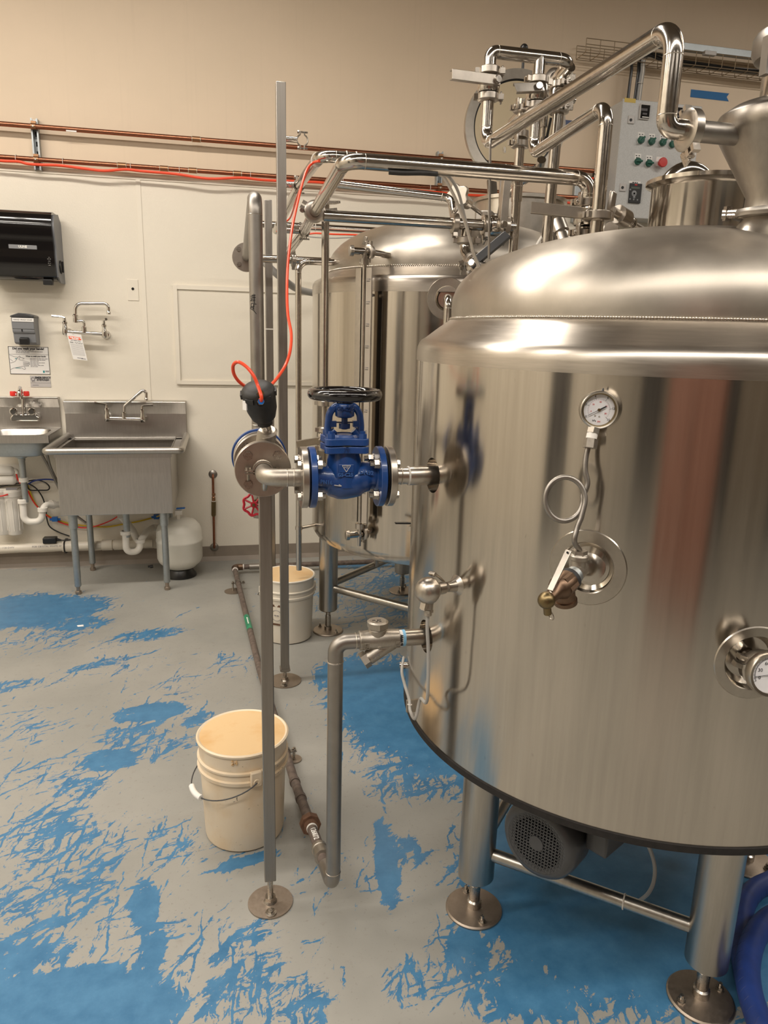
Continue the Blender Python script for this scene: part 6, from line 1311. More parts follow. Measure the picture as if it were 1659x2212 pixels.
# brown condensate pipes on the floor
cp_ = T('floor_pipe', 'rusty brown pipe lying on the floor from the steam trap line back towards the wall', 'pipe', (0.15, 3.2, 0))
fpts = [V((fp1.x, fp1.y + 0.012, fp1.z - 0.002)), V((0.215, 2.378, FPZ)), V((0.132, 3.324, FPZ + 0.005)), V((0.038, 4.86, FPZ + 0.01))]
def along(t):
    tot = t
    for a, b in zip(fpts, fpts[1:]):
        L_ = (b - a).length
        if tot <= L_: return a + (b - a) * (tot / L_), (b - a).normalized()
        tot -= L_
    return fpts[-1], (fpts[-1] - fpts[-2]).normalized()
s1, d1 = along(0.095); s2, d2 = along(0.25); s3, d3 = along(0.30)
O('pipe', MB().tube(fpts, 0.0165, 20), 'iron', cp_)
q, d = along(0.03); O('coupling', MB().lathe([(0.017, -0.03), (0.0245, -0.028), (0.0245, -0.012), (0.0225, -0.010), (0.0225, 0.014), (0.0245, 0.016), (0.0245, 0.028), (0.017, 0.03)], q + d * 0.03, d, 24), 'cast', cp_)
q, d = along(0.235)
O('union_nut', MB().lathe([(0.0168, -0.026), (0.024, -0.024), (0.024, -0.006)], q, d, 24).cyl(q - d * 0.010, q + d * 0.016, 0.034, n=8).cyl(q + d * 0.016, q + d * 0.026, 0.025, n=20), 'rust', cp_, smooth=25)
O('thread_tape', MB().cyl(q + d * 0.026, q + d * 0.032, 0.0175, n=20).cyl(q - d * 0.034, q - d * 0.026, 0.0178, n=20), 'ptfe', cp_)
q, d = along(0.148); sv = d.cross(ZA).normalized(); up_ = (ZA * 0.86 + V((0, -0.5, 0))).normalized()
nrm = (ZA * 0.75 - YA * 0.2 + XA * -0.1); nrm = (nrm - d * nrm.dot(d)).normalized()
text('126872', 0.024, q + nrm * 0.0167, -d, nrm.cross(-d), 'ink_white', cp_, ext=0.0004, wrap=0.0167, bold=0.0004)
for t_ in (0.42, 0.55):
    q, d = along(t_); O('coupling', MB().lathe([(0.0165, -0.012), (0.0195, -0.011), (0.0195, 0.011), (0.0165, 0.012)], q, d, 20), 'iron', cp_)
for px, py in ((540, 1349),):
    q = WZ(px, py, FPZ); k = min(range(400), key=lambda i: (along(i * 0.0075)[0] - q).length); q, d = along(k * 0.0075)
    O('green_band', MB().lathe([(0.0166, -0.10), (0.0172, -0.10), (0.0172, 0.10), (0.0166, 0.10)], q, d, 20), 'green_label', cp_, label='green printed band')
    marks(cp_, q + d * 0.05 + nrm * 0.0175, -d, nrm.cross(-d), [(0, 0.02, 0.016, 0.024, 0.018)], 0.008, 'ink_white')
e_ = fpts[-1]
O('elbow', MB().tube([e_ - d3 * 0.03, e_ + V((0, 0.045, 0)), e_ + V((0.055, 0.045, 0))], 0.0225, 18, bend=0.03), 'bronze', cp_)
O('pipe', MB().cyl(e_ + V((0.045, 0.045, 0)), (1.9, e_.y + 0.045, FPZ + 0.01), 0.0175, n=18), 'iron', cp_)
O('thread_tape', MB().cyl(e_ + V((0.055, 0.045, 0)), e_ + V((0.063, 0.045, 0)), 0.0195, n=18).cyl(e_ - d3 * 0.034, e_ - d3 * 0.028, 0.0195, n=18), 'ptfe', cp_)
q = e_ + V((0.14, 0.045, 0)); O('coupling', MB().lathe([(0.0175, -0.04), (0.021, -0.04), (0.021, 0.04), (0.0175, 0.04)], q, XA, 18), 'dull', cp_)
for px, py, sid in ((512, 1262, 1), (634, 1622, -1)):
    q = WZ(px, py, FPZ); k = min(range(420), key=lambda i: (along(i * 0.0075)[0] - q).length); q, d = along(k * 0.0075); sv = V((0, 0, 1)).cross(d).normalized()
    sup = T('pipe_support', 'steel pipe clamp on a round foot plate, holding the floor pipe near the wall' if sid > 0 else 'small bolted pipe clamp on the floor pipe just behind the near bucket', 'support', (q.x, q.y, 0))
    O('ring_clamp', MB().lathe([(0.0168, -0.008), (0.0200, -0.008), (0.0200, 0.008), (0.0168, 0.008)], q, d, 24, False, False).frame_box(q + sv * 0.031, sv, d, ZA, 0.013, 0.009, 0.002).frame_box(q - sv * 0.031, sv, d, ZA, 0.013, 0.009, 0.002), 'dull', sup)
    for s in (-1, 1): O('clamp_bolt', MB().cyl(q + sv * (s * 0.034) - ZA * 0.010, q + sv * (s * 0.034) + ZA * 0.014, 0.0042, n=10).cyl(q + sv * (s * 0.034) + ZA * 0.003, q + sv * (s * 0.034) + ZA * 0.011, 0.0085, n=6), 'bolt', sup)
    b_ = q + sv * (0.034 * sid) + (YA * -0.02 if sid > 0 else V((0, 0, 0)))
    O('stem', MB().cyl((b_.x, b_.y, 0.005), (b_.x, b_.y, q.z), 0.006, n=12), 'bolt', sup)
    O('foot_plate', MB().lathe([(0.055 if sid > 0 else 0.03, 0.001), (0.055 if sid > 0 else 0.03, 0.005), (0.001, 0.006)], (b_.x, b_.y, 0), ZA, 36), 'footplate', sup)

# ================================================================ buckets
def bucket_mat(name, col, stain, specks):
    m, nt, b = new_mat(name)
    b.inputs['Roughness'].default_value = 0.42
    f = noise(nt, obj_co(nt), 7.0, 5, 0.6); base = mix(nt, ramp(nt, f, [(0.45, (0, 0, 0)), (0.75, (stain,) * 3)]), col, [col[0] * 0.86, col[1] * 0.66, col[2] * 0.40])
    if specks:
        s = noise(nt, obj_co(nt, (1, 1, 1.0)), 62.0, 2, 0.5, 1.5); base = mix(nt, ramp(nt, s, [(0.735, (0, 0, 0)), (0.755, (0.85,) * 3)]), base, (0.06, 0.05, 0.035))
    nt.links.new(base, b.inputs['Base Color']); b.inputs['Subsurface Weight'].default_value = 0.0
    return m
MAT['bucket'] = bucket_mat('cream_bucket_plastic', (0.74, 0.62, 0.46), 0.55, True)
MAT['bucket_in'] = bucket_mat('stained_shaded_bucket_inside', (0.70, 0.49, 0.26), 0.85, False)  # stains, plus a darker base standing in for the shade inside
MAT['bucket_crease'] = plain('brown_crease_shade', (0.42, 0.26, 0.11), 0.6)  # painted shade for the crease round the bucket bottom
MAT['bucket2'] = bucket_mat('white_bucket_plastic', (0.72, 0.665, 0.57), 0.25, False)
def bucket(label, c, ear, h=0.365, r0=0.130, r1=0.148, mt='bucket', ribs=2):
    c = V(c); t = T('bucket', label, 'bucket', c); rr = lambda z: r0 + (r1 - 0.004 - r0) * z / h
    pr = [(r0 - 0.012, 0.001), (r0 - 0.002, 0.006), (r0, 0.016), (rr(h * 0.70), h * 0.70), (rr(h * 0.70) + 0.008, h * 0.703), (rr(h * 0.74) + 0.009, h * 0.735), (rr(h * 0.74) + 0.002, h * 0.742)]
    if ribs > 1: pr += [(rr(h * 0.80), h * 0.80), (rr(h * 0.80) + 0.007, h * 0.805), (rr(h * 0.82) + 0.007, h * 0.822), (rr(h * 0.83), h * 0.83)]
    pr += [(rr(h * 0.96), h * 0.965), (r1 + 0.001, h * 0.972), (r1 + 0.002, h * 0.99), (r1 - 0.003, h), (r1 - 0.009, h * 0.992)]
    O('shell', MB().lathe(pr, c, ZA, 72, True, False), mt, t, smooth=40)
    O('inner_wall', MB().lathe([(r1 - 0.009, h * 0.992), (rr(h * 0.9) - 0.003, h * 0.9), (r0 - 0.006, 0.02), (r0 - 0.02, 0.010), (0.001, 0.009)], c, ZA, 72), 'bucket_in', t, smooth=40)
    if mt == 'bucket': O('crease_shade_ring', MB().ring(c + ZA * 0.012, ZA, r0 - 0.016, 0.0022, 60, 6), 'bucket_crease', t)  # brown ring put in as the shade of the bottom crease
    e = V((cos(ear), sin(ear), 0)); s = V((0, 0, 1)).cross(e); ze = h * 0.765
    for k in (-1, 1):
        n_ = e * k; p = c + n_ * (rr(ze) + 0.008) + ZA * ze; tt = n_.cross(ZA)
        er = O('handle_ear', MB().frame_box(p, tt, ZA, n_, 0.0185, 0.026, 0.008), mt, t, bevel=0.004)
        O('eyelet', MB().ring(p + n_ * 0.008 - ZA * 0.008, n_, 0.008, 0.0025, 18, 8), mt, er)
    s = -s if s.x > 0 else s; pts = []
    for i in range(33):
        a = pi * i / 32; rad = rr(ze) + 0.019 + 0.010 * sin(a)
        pts.append(c + (e * cos(a) + s * sin(a)) * rad + ZA * (ze - 0.008 - 0.075 * sin(a) ** 0.8))
    hd = O('wire_handle', MB().tube(pts, 0.0021, 8), 'motor', t)
    gi = pts[12:18]; O('grip', MB().tube(gi, 0.0095, 14), 'ink_white', hd, label='white plastic grip')
    return t, rr
bc = V((0.030, 2.198, 0))
b1, rr1 = bucket('stained cream plastic bucket nearest the camera, standing behind the front support post', bc, radians(-76))
for px, py, s in ((506, 1649, '24'),):
    q = hit_cyl(px, py, bc, rr1(0.325) + 0.0022); n_ = radial(q, bc); text(s, 0.022, q, ZA.cross(n_), ZA, 'bucket_in', b1, ext=0.0025)
bc2 = V((0.312, 3.795, 0))
b2, rr2 = bucket('white bucket in the background under the overflow pipe, beside the rear vessel leg', bc2, radians(190), mt='bucket2')
q = hit_cyl(597, 1330, bc2, rr2(0.17) + 0.0008); n_ = radial(q, bc2); u_ = ZA.cross(n_)
pm = MB(); pm.ring(q, n_, 0.030, 0.0012, 28, 6)
O('stamped_mark', pm, 'ink_grey', b2); O('print_mark', MB().frame_box(q + ZA * 0.055, u_, ZA, n_, 0.032, 0.006, 0.0008).frame_box(q - ZA * 0.05, u_, ZA, n_, 0.03, 0.005, 0.0008), 'rust', b2, smooth=0)
marks(b2, q - u_ * 0.012 + n_ * 0.001, u_, ZA, [(0, 0.01, 0.012)], 0.008)

# ================================================================ motor under the near vessel
m0 = WY(1158, 1822, 1.40); md_ = V((0.80, 0.60, 0.0)).normalized(); MR = 0.099
mo = T('agitator_motor', 'dark grey electric motor with a round fan grille hanging under the near vessel', 'motor', (m0.x, m0.y, m0.z - MR))
O('fan_cowl', MB().lathe([(MR - 0.022, 0.0), (MR - 0.010, 0.003), (MR - 0.002, 0.014), (MR, 0.03), (MR, 0.085), (MR - 0.004, 0.088)], m0, md_, 56, False, False), 'motor', mo, smooth=50)
gu = V((-md_.y, md_.x, 0)); gu = -gu; gv_ = ZA
gr = MB(); GR = MR - 0.022
for i in range(-8, 9):
    x = i * 0.0085; L2 = GR * GR - x * x
    if L2 <= 0: continue
    L2 = math.sqrt(L2)
    gr.bar(m0 + gu * x - gv_ * L2 + md_ * 0.002, m0 + gu * x + gv_ * L2 + md_ * 0.002, 0.0028, 0.0028, up=md_); gr.bar(m0 + gv_ * x - gu * L2 + md_ * 0.002, m0 + gv_ * x + gu * L2 + md_ * 0.002, 0.0028, 0.0028, up=md_)
g_ = O('fan_grille', gr, 'motor', mo, kind='stuff', smooth=0)
O('grille_ring', MB().lathe([(GR - 0.014, 0.0022), (GR + 0.001, 0.0005), (GR + 0.001, 0.004), (GR - 0.014, 0.004)], m0, md_, 48, False, False), 'motor', mo)
O('grille_hub', MB().cyl(m0 - md_ * 0.001, m0 + md_ * 0.004, 0.019, n=28), 'motor', mo)
O('fan', MB().cyl(m0 + md_ * 0.02, m0 + md_ * 0.05, 0.03, n=20).cyl(m0 + md_ * 0.055, m0 + md_ * 0.06, GR, n=32), 'black', mo)
fb = MB().cyl(m0 + md_ * 0.08, m0 + md_ * 0.26, MR - 0.016, n=40)
O('stator', fb, 'motor', mo)
for k in range(20):
    a = 2 * pi * k / 20; d = gu * cos(a) + gv_ * sin(a); O('cooling_fin', MB().frame_box(m0 + md_ * 0.17 + d * (MR - 0.012), md_, md_.cross(d), d, 0.085, 0.002, 0.008), 'motor', mo, smooth=0)
O('end_shield', MB().lathe([(MR - 0.02, 0.255), (MR - 0.006, 0.26), (MR - 0.006, 0.285), (0.05, 0.30), (0.05, 0.36)], m0, md_, 40), 'motor', mo)
O('gearbox', MB().frame_box(m0 + md_ * 0.42 + ZA * 0.01, md_, gu, ZA, 0.07, 0.07, 0.085), 'motor', mo, bevel=0.01); g0 = m0 + md_ * 0.42; O('mount_flange', MB().cyl((g0.x, g0.y, g0.z + 0.09), (g0.x, g0.y, FZ0 - 0.033), 0.06, n=28), 'dull', mo)
tbx = WY(1312, 1812, 1.33)
O('terminal_box', MB().frame_box(tbx + V((0.01, 0.02, 0)), V((0.86, 0.5, 0)), V((-0.5, 0.86, 0)), ZA, 0.048, 0.028, 0.034), 'motor', mo, bevel=0.005)
O('box_neck', MB().bar(tbx + V((0, 0.03, 0)), m0 + md_ * 0.20, 0.05, 0.05), 'motor', mo)
q = tbx + V((0.028, -0.026 + 0.02, 0.012)); O('warning_sticker', MB().frame_box(tbx + V((0.052, 0.004, 0.0)) , V((0.86, 0.5, 0)), V((-0.5, 0.86, 0)), ZA, 0.004, 0.002, 0.012), 'yellow', mo)
O('motor_cable', MB().tube(spline([WY(1385, 1800, 1.42), WY(1402, 1830, 1.42), WY(1414, 1870, 1.44), WY(1412, 1905, 1.45), WY(1400, 1930, 1.46), WY(1382, 1945, 1.48)]), 0.0052, 8), 'grey_cable', mo)
f_ = V(FL[0] + (0.205,)).lerp(V(FL[1] + (0.205,)), 0.66); O('cable_tie', MB().ring(f_, V(FL[1] + (0,)) - V(FL[0] + (0,)), 0.0192, 0.0022, 24, 6), 'white_cable', ft)

# ================================================================ instruments on the near vessel
gn1 = radial(fp_gauge, FC); P0 = fp_gauge - gn1 * 0.014
T0 = fp_gauge + gn1 * 0.075 + ZA * 0.012
pg = T('pressure_gauge', 'round pressure gauge on a coiled siphon tube, on the front of the near vessel', 'gauge', T0 - ZA * 0.02)
O('stub', MB().lathe([(0.034, 0.0), (0.022, 0.004), (0.0155, 0.012), (0.0135, 0.03), (0.0135, 0.066)], P0, (T0 - P0), 28), 'pad', pg)
O('tee', MB().cyl(T0 - gn1 * 0.024, T0 + gn1 * 0.026, 0.0165, n=24).cyl(T0, T0 + ZA * 0.030, 0.0145, n=20).lathe([(0.0165, 0.024), (0.0185, 0.026), (0.0185, 0.033), (0.0165, 0.035)], T0, ZA, 24).cyl(T0 + ZA * 0.035, T0 + ZA * 0.044, 0.0155, n=6), 'cast', pg, smooth=30)
O('thread_tape', MB().cyl(T0 + ZA * 0.0345, T0 + ZA * 0.036, 0.0150, n=20), 'ptfe', pg)
dG = 1.385
GQ = lambda px, py, k=0.0: WD(px, py, dG + k)
gp_ = [T0 + ZA * 0.044, GQ(1241, 1170), GQ(1247, 1140), GQ(1256, 1118), GQ(1262, 1095)]
cc = GQ(1222, 1078); RRc = 42 / FPX * dG; uR = M3 @ V((1, 0, 0)); uU = M3 @ V((0, -1, 0)); uF = M3 @ V((0, 0, 1))
loop = []
for i in range(46):
    a = radians(-18 + 385 * i / 45); loop.append(cc + uR * (RRc * cos(a)) + uU * (RRc * 1.13 * sin(a)) + uF * (0.0 + 0.017 * i / 45))
path = spline([gp_[0], gp_[1], gp_[2], gp_[3]], 6)[:-1] + loop + spline([loop[-1], GQ(1269, 1045, .017), GQ(1264, 1015, .017), GQ(1266, 985, .017), GQ(1272, 962, .015)], 6)[1:]
O('siphon_tube', MB().tube(path, 0.0052, 14), 'dull', pg, smooth=60)
gb = GQ(1275, 960, .012); gt_ = GQ(1283, 925, .012)
O('adapter_nut', MB().cyl(GQ(1274, 968, .012), GQ(1277, 948, .012), 0.0135, n=6).cyl(GQ(1280, 936, .012), GQ(1283, 924, .012), 0.0125, n=6), 'cast', pg, smooth=20)
O('thread_tape', MB().cyl(GQ(1277, 948, .012), GQ(1280, 936, .012), 0.0105, n=20), 'ptfe', pg)
gc_ = GQ(1293, 885, .008); gN = (V((-0.30, -0.95, 0.02))).normalized(); gU = V((0.13, 0, 1)); gU = (gU - gN * gU.dot(gN)).normalized(); gR = gU.cross(gN)
rg_ = 0.0355
O('case', MB().lathe([(rg_ * 0.85, -0.022), (rg_ * 0.97, -0.020), (rg_, -0.012), (rg_, 0.004), (rg_ * 1.02, 0.006), (rg_ * 1.02, 0.010), (rg_ * 0.97, 0.012), (rg_ * 0.85, 0.010), (rg_ * 0.83, 0.002)], gc_, gN, 56, True, False), 'pad', pg)
O('bezel_ring', MB().lathe([(rg_ * 0.95, 0.0115), (rg_ * 0.84, 0.010), (rg_ * 0.83, 0.0035)], gc_, gN, 56, False, False), 'brass', pg)
dl = O('dial', MB().cyl(gc_ + gN * 0.002, gc_ + gN * 0.0035, rg_ * 0.84, n=48), 'dial', pg)
gd = lambda a, r: gc_ + gN * 0.0036 + (gR * sin(radians(a)) + gU * cos(radians(a))) * (rg_ * r)
tk1, tk2 = MB(), MB()
for i in range(51):
    a = -127 + 254 * i / 50; big_ = i % 10 == 0
    tk1.bar(gd(a, 0.56), gd(a, 0.66 if big_ else 0.60), 0.0006 if big_ else 0.0003, 0.0003, up=gN)
    if i % 2 == 0: tk2.bar(gd(a, 0.52), gd(a, 0.555), 0.0003, 0.0003, up=gN)
O('scale_mark', tk1, 'ink', dl, kind='stuff', smooth=0); O('scale_mark', tk2, 'ink_red', dl, kind='stuff', smooth=0)
for i in range(6): text(str(i * 3), 0.0062, gd(-127 + 254 * i / 5, 0.755), gR, gU, 'ink', dl)
for i, s in enumerate(('0', '20', '40', '60', '80')): text(s, 0.0042, gd(-110 + 55 * i, 0.42), gR, gU, 'ink_red', dl)
text('kPa', 0.0052, gd(192, 0.62), gR, gU, 'ink', dl); text('psi', 0.0052, gd(168, 0.62), gR, gU, 'ink_red', dl)
for a in (-158, 165): O('screw', MB().sph(gd(a, 0.36), 0.0016, n=10), 'bolt', dl)
nd = MB(); na = -126; nd.bar(gd(na, 0.60) + gN * 0.003, gd(na, 0.0) + gN * 0.003, 0.0009, 0.0006, up=gN); nd.bar(gd(na + 180, 0.0) + gN * 0.003, gd(na + 180, 0.42) + gN * 0.003, 0.0026, 0.0006, up=gN)
O('needle', nd, 'ink', pg, smooth=0); O('needle_hub', MB().cyl(gc_ + gN * 0.0035, gc_ + gN * 0.0085, 0.0028, n=16), 'brass', pg)
O('top_plug', MB().cyl(gc_ + gU * rg_, gc_ + gU * (rg_ + 0.006) , 0.003, 0.0008, n=10), 'black', pg)
# relief valve
R0 = T0 + gn1 * 0.026; rd = V((-0.80, -0.53, -0.28)).normalized()
rvv = T('relief_valve', 'bronze safety relief valve with a steel test lever, below the pressure gauge', 'valve', R0 - ZA * 0.08)
ru_ = (ZA - rd * ZA.dot(rd)).normalized(); rs_ = rd.cross(ru_)
O('thread_ring', MB().cyl(R0 - rd * 0.004, R0 + rd * 0.006, 0.0175, n=24).cyl(R0 + rd * 0.006, R0 + rd * 0.009, 0.0190, n=24), 'galv', rvv)
O('body', MB().lathe([(0.0175, 0.008), (0.0215, 0.016), (0.0235, 0.026), (0.0235, 0.052), (0.019, 0.060), (0.014, 0.066), (0.0125, 0.080), (0.0125, 0.092)], R0, rd, 28).cyl(R0 + rd * 0.036, R0 + rd * 0.036 - ru_ * 0.040 , 0.0195, n=24).cyl(R0 + rd * 0.036 - ru_ * 0.034, R0 + rd * 0.036 - ru_ * 0.042, 0.0225, n=24), 'bronze', rvv, smooth=50)
O('hex_flat', MB().cyl(R0 + rd * 0.024, R0 + rd * 0.050, 0.0262, n=6), 'bronze', rvv, smooth=20)
O('band_label', MB().lathe([(0.0222, 0.010), (0.0226, 0.010), (0.0226, 0.020), (0.0222, 0.020)], R0 + rd * 0.002, rd, 28, False, False), 'ink', rvv, label='black printed band')
O('cap_ball', MB().sph(R0 + rd * 0.098, 0.0165, rd, n=24).cyl(R0 + rd * 0.098, R0 + rd * 0.098 - ru_ * 0.030, 0.0075, n=14), 'brass', rvv)
lv0 = R0 + rd * 0.084 + ru_ * 0.013; lv1 = R0 + rd * 0.012 + ru_ * 0.062
O('test_lever', MB().bar(lv0, lv1, 0.013, 0.003).bar(lv0, lv0 - ru_ * 0.02, 0.013, 0.003), 'flange', rvv, bevel=0.001)
O('lever_hole', MB().cyl(lv1.lerp(lv0, 0.07) + V((-0.002, -0.003, 0.002)), lv1.lerp(lv0, 0.07) - V((-0.002, -0.003, 0.002)), 0.002, n=10), 'hole', rvv)
O('pull_ring', MB().ring(R0 + rd * 0.088 - ru_ * 0.040, rs_ * 0.4 + rd, 0.0085, 0.0009, 24, 6), 'bolt', rvv)
# temperature head with its looping cable
hp = hit_cyl(987, 1264, FC, FR); hn = radial(hp, FC); hc = hp + hn * 0.082
hd_ = T('temperature_head', 'round die-cast temperature sensor head on the left side of the near vessel', 'sensor', hc - ZA * 0.06)
O('thermowell', MB().lathe([(0.030, -0.004), (0.016, 0.008), (0.0125, 0.022), (0.0125, 0.030)], hp, hn, 24).cyl(hp + hn * 0.026, hp + hn * 0.040, 0.011, n=6).cyl(hp + hn * 0.038, hp + hn * 0.056, 0.0145, n=20), 'flange', hd_)
hm = (hn * 0.86 + V((0.05, -0.3, 0)) + ZA * 0.30).normalized()
hb = O('head_base', MB().lathe([(0.012, -0.022), (0.024, -0.016), (0.0305, -0.004), (0.0325, 0.0), (0.0325, 0.004)], hc, hm, 40).cyl(hc + hm * -0.006, hc - ZA * 0.046, 0.0115, n=20), 'alu' if 'alu' in MAT else 'cast', hd_)
O('head_lid', MB().lathe([(0.0325, 0.0045), (0.0318, 0.007), (0.0305, 0.012), (0.0265, 0.021), (0.019, 0.028), (0.010, 0.0315), (0.001, 0.0325)], hc, hm, 40), 'flange', hd_, smooth=60)
hz = hm.cross(ZA).normalized(); hup = hz.cross(hm).normalized()
O('lid_clip', MB().tube([hc + hup * 0.036 + hm * 0.004, hc + hup * 0.043 - hm * 0.002, hc + hup * 0.034 - hm * 0.030, hc + hup * 0.024 - hm * 0.055], 0.0035, 8, bend=0.006).cyl(hc + hup * 0.040 - hz * 0.008, hc + hup * 0.040 + hz * 0.008, 0.0055, n=12), 'flange', hd_)
O('lid_hinge', MB().frame_box(hc - hup * 0.036 + hm * 0.006, hz, hup, hm, 0.007, 0.009, 0.006).cyl(hc - hup * 0.046 + hm * 0.006 - hz * 0.006, hc - hup * 0.046 + hm * 0.006 + hz * 0.006, 0.003, n=10), 'flange', hd_)
gl = hc - ZA * 0.046
O('cable_gland', MB().cyl(gl, gl - ZA * 0.007, 0.0130, n=6).cyl(gl - ZA * 0.007, gl - ZA * 0.015, 0.0095, n=16), 'flange', hd_)
lift = 0.02
def offv(px, py, o): q = hit_cyl(px, py, FC, FR + o); return q
cb_ = [gl - ZA * 0.012, gl - ZA * 0.05, V((hc.x + 0.006, hc.y, 0.90)), V((hc.x + 0.010, hc.y + 0.01, 0.78)), WD(908, 1510, 1.86), WD(897, 1552, 1.87), WD(886, 1535, 1.92), WD(884, 1512, 1.95), WD(874, 1478, 2.03), WD(868, 1450, 2.10), WD(872, 1420, 2.16)]
O('cable', MB().tube(spline(cb_), 0.0042, 10), 'grey_cable', hd_)
bq = hit_cyl(893, 1524, FC, FR); bn_ = radial(bq, FC); bk = FC + bn_ * (FR + 0.010); bk.z = bq.z
O('cable_bracket', MB().frame_box(bk, bn_, ZA, bn_.cross(ZA), 0.010, 0.018, 0.004), 'flange', hd_)
O('cable_tie', MB().ring(WD(885, 1522, 1.935), (0.1, 0.2, 1), 0.0055, 0.0012, 16, 6), 'white_cable', hd_)
q = WD(866, 1437, 2.15); rq = radial(q, FC); O('side_knob', MB().cyl(V((FC.x, FC.y, q.z)) + rq * (FR - 0.004), V((FC.x, FC.y, q.z)) + rq * (FR + 0.02), 0.010, n=16), 'pipe', ft)
# dial thermometer at the right edge
tn = radial(fp_therm, FC); tc_ = WD(1664, 1456, 1.35)
th = T('dial_thermometer', 'dial thermometer with a white face, cut by the right edge of the photo', 'thermometer', tc_ - ZA * 0.05)
tax = V((-0.16, -0.97, 0.12)).normalized()
O('stem', MB().cyl(fp_therm - tn * 0.02, tc_ - tax * 0.02, 0.018, n=24), 'pipe', th)
tri_clamp(th, fp_therm + tn * 0.022, tn, 0.018, side=(-1, 0, 0.35), nut=False, s=1.2)
O('clamp_arm', MB().bar(fp_therm + tn * 0.03 + V((-0.036, 0, 0.014)), fp_therm + tn * 0.045 + V((-0.024, 0, -0.022)), 0.006, 0.010), 'bolt', th)
trr = 0.043; tU = (ZA - tax * ZA.dot(tax)).normalized(); tR = tU.cross(tax)
O('case', MB().lathe([(0.02, -0.022), (trr * 0.9, -0.018), (trr, -0.010), (trr, 0.004), (trr * 0.96, 0.007), (trr * 0.84, 0.006), (trr * 0.83, 0.001)], tc_, tax, 56, True, False), 'pad', th)
td2 = O('dial', MB().cyl(tc_ + tax * 0.0005, tc_ + tax * 0.002, trr * 0.84, n=48), 'dial', th)
tdp = lambda a, r: tc_ + tax * 0.0021 + (tR * sin(radians(a)) + tU * cos(radians(a))) * (trr * r)
tkm = MB()
for i in range(101):
    a = -115 + 230 * i / 100; tkm.bar(tdp(a, 0.68), tdp(a, 0.80 if i % 10 == 0 else (0.765 if i % 5 == 0 else 0.74)), 0.0005, 0.0003, up=tax)
O('scale_mark', tkm, 'ink', td2, kind='stuff', smooth=0)
for i in range(6): text(str(30 * i), 0.0095, tdp(-115 + 46 * i + (8 if i == 0 else 0), 0.52), tR, tU, 'ink', td2)
text('C', 0.009, tdp(180, 0.25), tR, tU, 'ink', td2)
O('needle', MB().bar(tdp(-97, 0.74) + tax * 0.002, tdp(83, 0.15) + tax * 0.002, 0.0009, 0.0005, up=tax).cyl(tc_ + tax * 0.002, tc_ + tax * 0.006, 0.003, n=14), 'ink', td2, smooth=0)

# ================================================================ blue hose coil
hsr = 0.030
def hose_loop(pts, label, z):
    o = T('blue_hose', label, 'hose', (pts[len(pts) // 2][0], pts[len(pts) // 2][1], 0))
    sp3 = spline([V(p) for p in pts], 10)
    O('tube', MB().tube(sp3, hsr, 24), 'hose', o, smooth=60)
    m = MB()
    for i in range(2, len(sp3) - 1, 4):
        m.ring(sp3[i], sp3[i + 1] - sp3[i - 1] + V((0.004, 0.002, 0.003)), hsr - 0.0001, 0.0005, 24, 4)
    O('wrap_line', m, 'hose_line', o, kind='stuff')
    return o
z1_ = hsr + 0.001
A = [WZ(1668, 1903, z1_), WZ(1634, 1920, z1_), WZ(1610, 1950, z1_), WZ(1602, 1995, z1_), WZ(1603, 2050, z1_), WZ(1612, 2110, z1_), WZ(1628, 2170, z1_), WZ(1655, 2230, z1_), WZ(1700, 2280, z1_), WZ(1780, 2300, z1_)]
ext = [A[0] + V((0.12, 0.03, 0)), A[0] + V((0.26, -0.02, 0))]
hose_loop(list(reversed(ext)) + A, 'thick blue hose lying on the floor at the right edge, outer loop behind the leg', z1_)
z2_ = hsr * 3 + 0.002
Bh = [WZ(1690, 1972, z2_), WZ(1654, 1992, z2_), WZ(1628, 2030, z2_), WZ(1616, 2078, z2_), WZ(1617, 2125, z2_), WZ(1629, 2175, z2_), WZ(1655, 2230, z2_), WZ(1725, 2270, z2_)]
hose_loop([Bh[0] + V((0.2, 0.0, 0)), Bh[0] + V((0.1, 0.01, 0))] + Bh, 'thick blue hose at the right edge, inner loop lying on top of the coil', z2_)

# ================================================================ control cabinet, cable tray and tape on the wall
ky = 5.035
kx0, kx1 = WY(1338, 300, ky).x, WY(1509, 300, ky).x; kz1 = WY(1345, 212, ky).z; kz0 = WY(1325, 468, ky).z
kb_ = T('control_cabinet', 'grey speckled steel control cabinet with green switches and a red button on the wall', 'cabinet', ((kx0 + kx1) / 2, D, kz0))
O('body', MB().box((kx0 + 0.006, ky + 0.022, kz0 + 0.006), (kx1 - 0.006, D - 0.006, kz1 - 0.006)), 'cabinet', kb_, smooth=0, bevel=0.004)
dr_ = O('door', MB().box((kx0, ky, kz0), (kx1, ky + 0.018, kz1)), 'cabinet', kb_, smooth=0, bevel=0.005)
O('door_gasket', MB().box((kx0 + 0.012, ky + 0.016, kz0 + 0.012), (kx1 - 0.012, ky + 0.024, kz1 - 0.012)), 'gasket', kb_, smooth=0)
K = lambda px, py, o=0.0: WY(px, py, ky - o)
def kbox(px, py, w_, h_, d, mat, name, par=dr_):
    q = K(px, py); return O(name, MB().box((q.x - w_ / 2, ky - d, q.z - h_ / 2), (q.x + w_ / 2, ky + 0.002, q.z + h_ / 2)), mat, par, bevel=0.0015)
for px, py in ((1363, 259), (1345, 405)):
    kbox(px, py, 0.046, 0.050, 0.008, 'paper_grey', 'lock_plate'); q = K(px, py, 0.010); O('key_hole', MB().cyl(q, q + YA * 0.004, 0.010, n=16), 'ink', dr_)
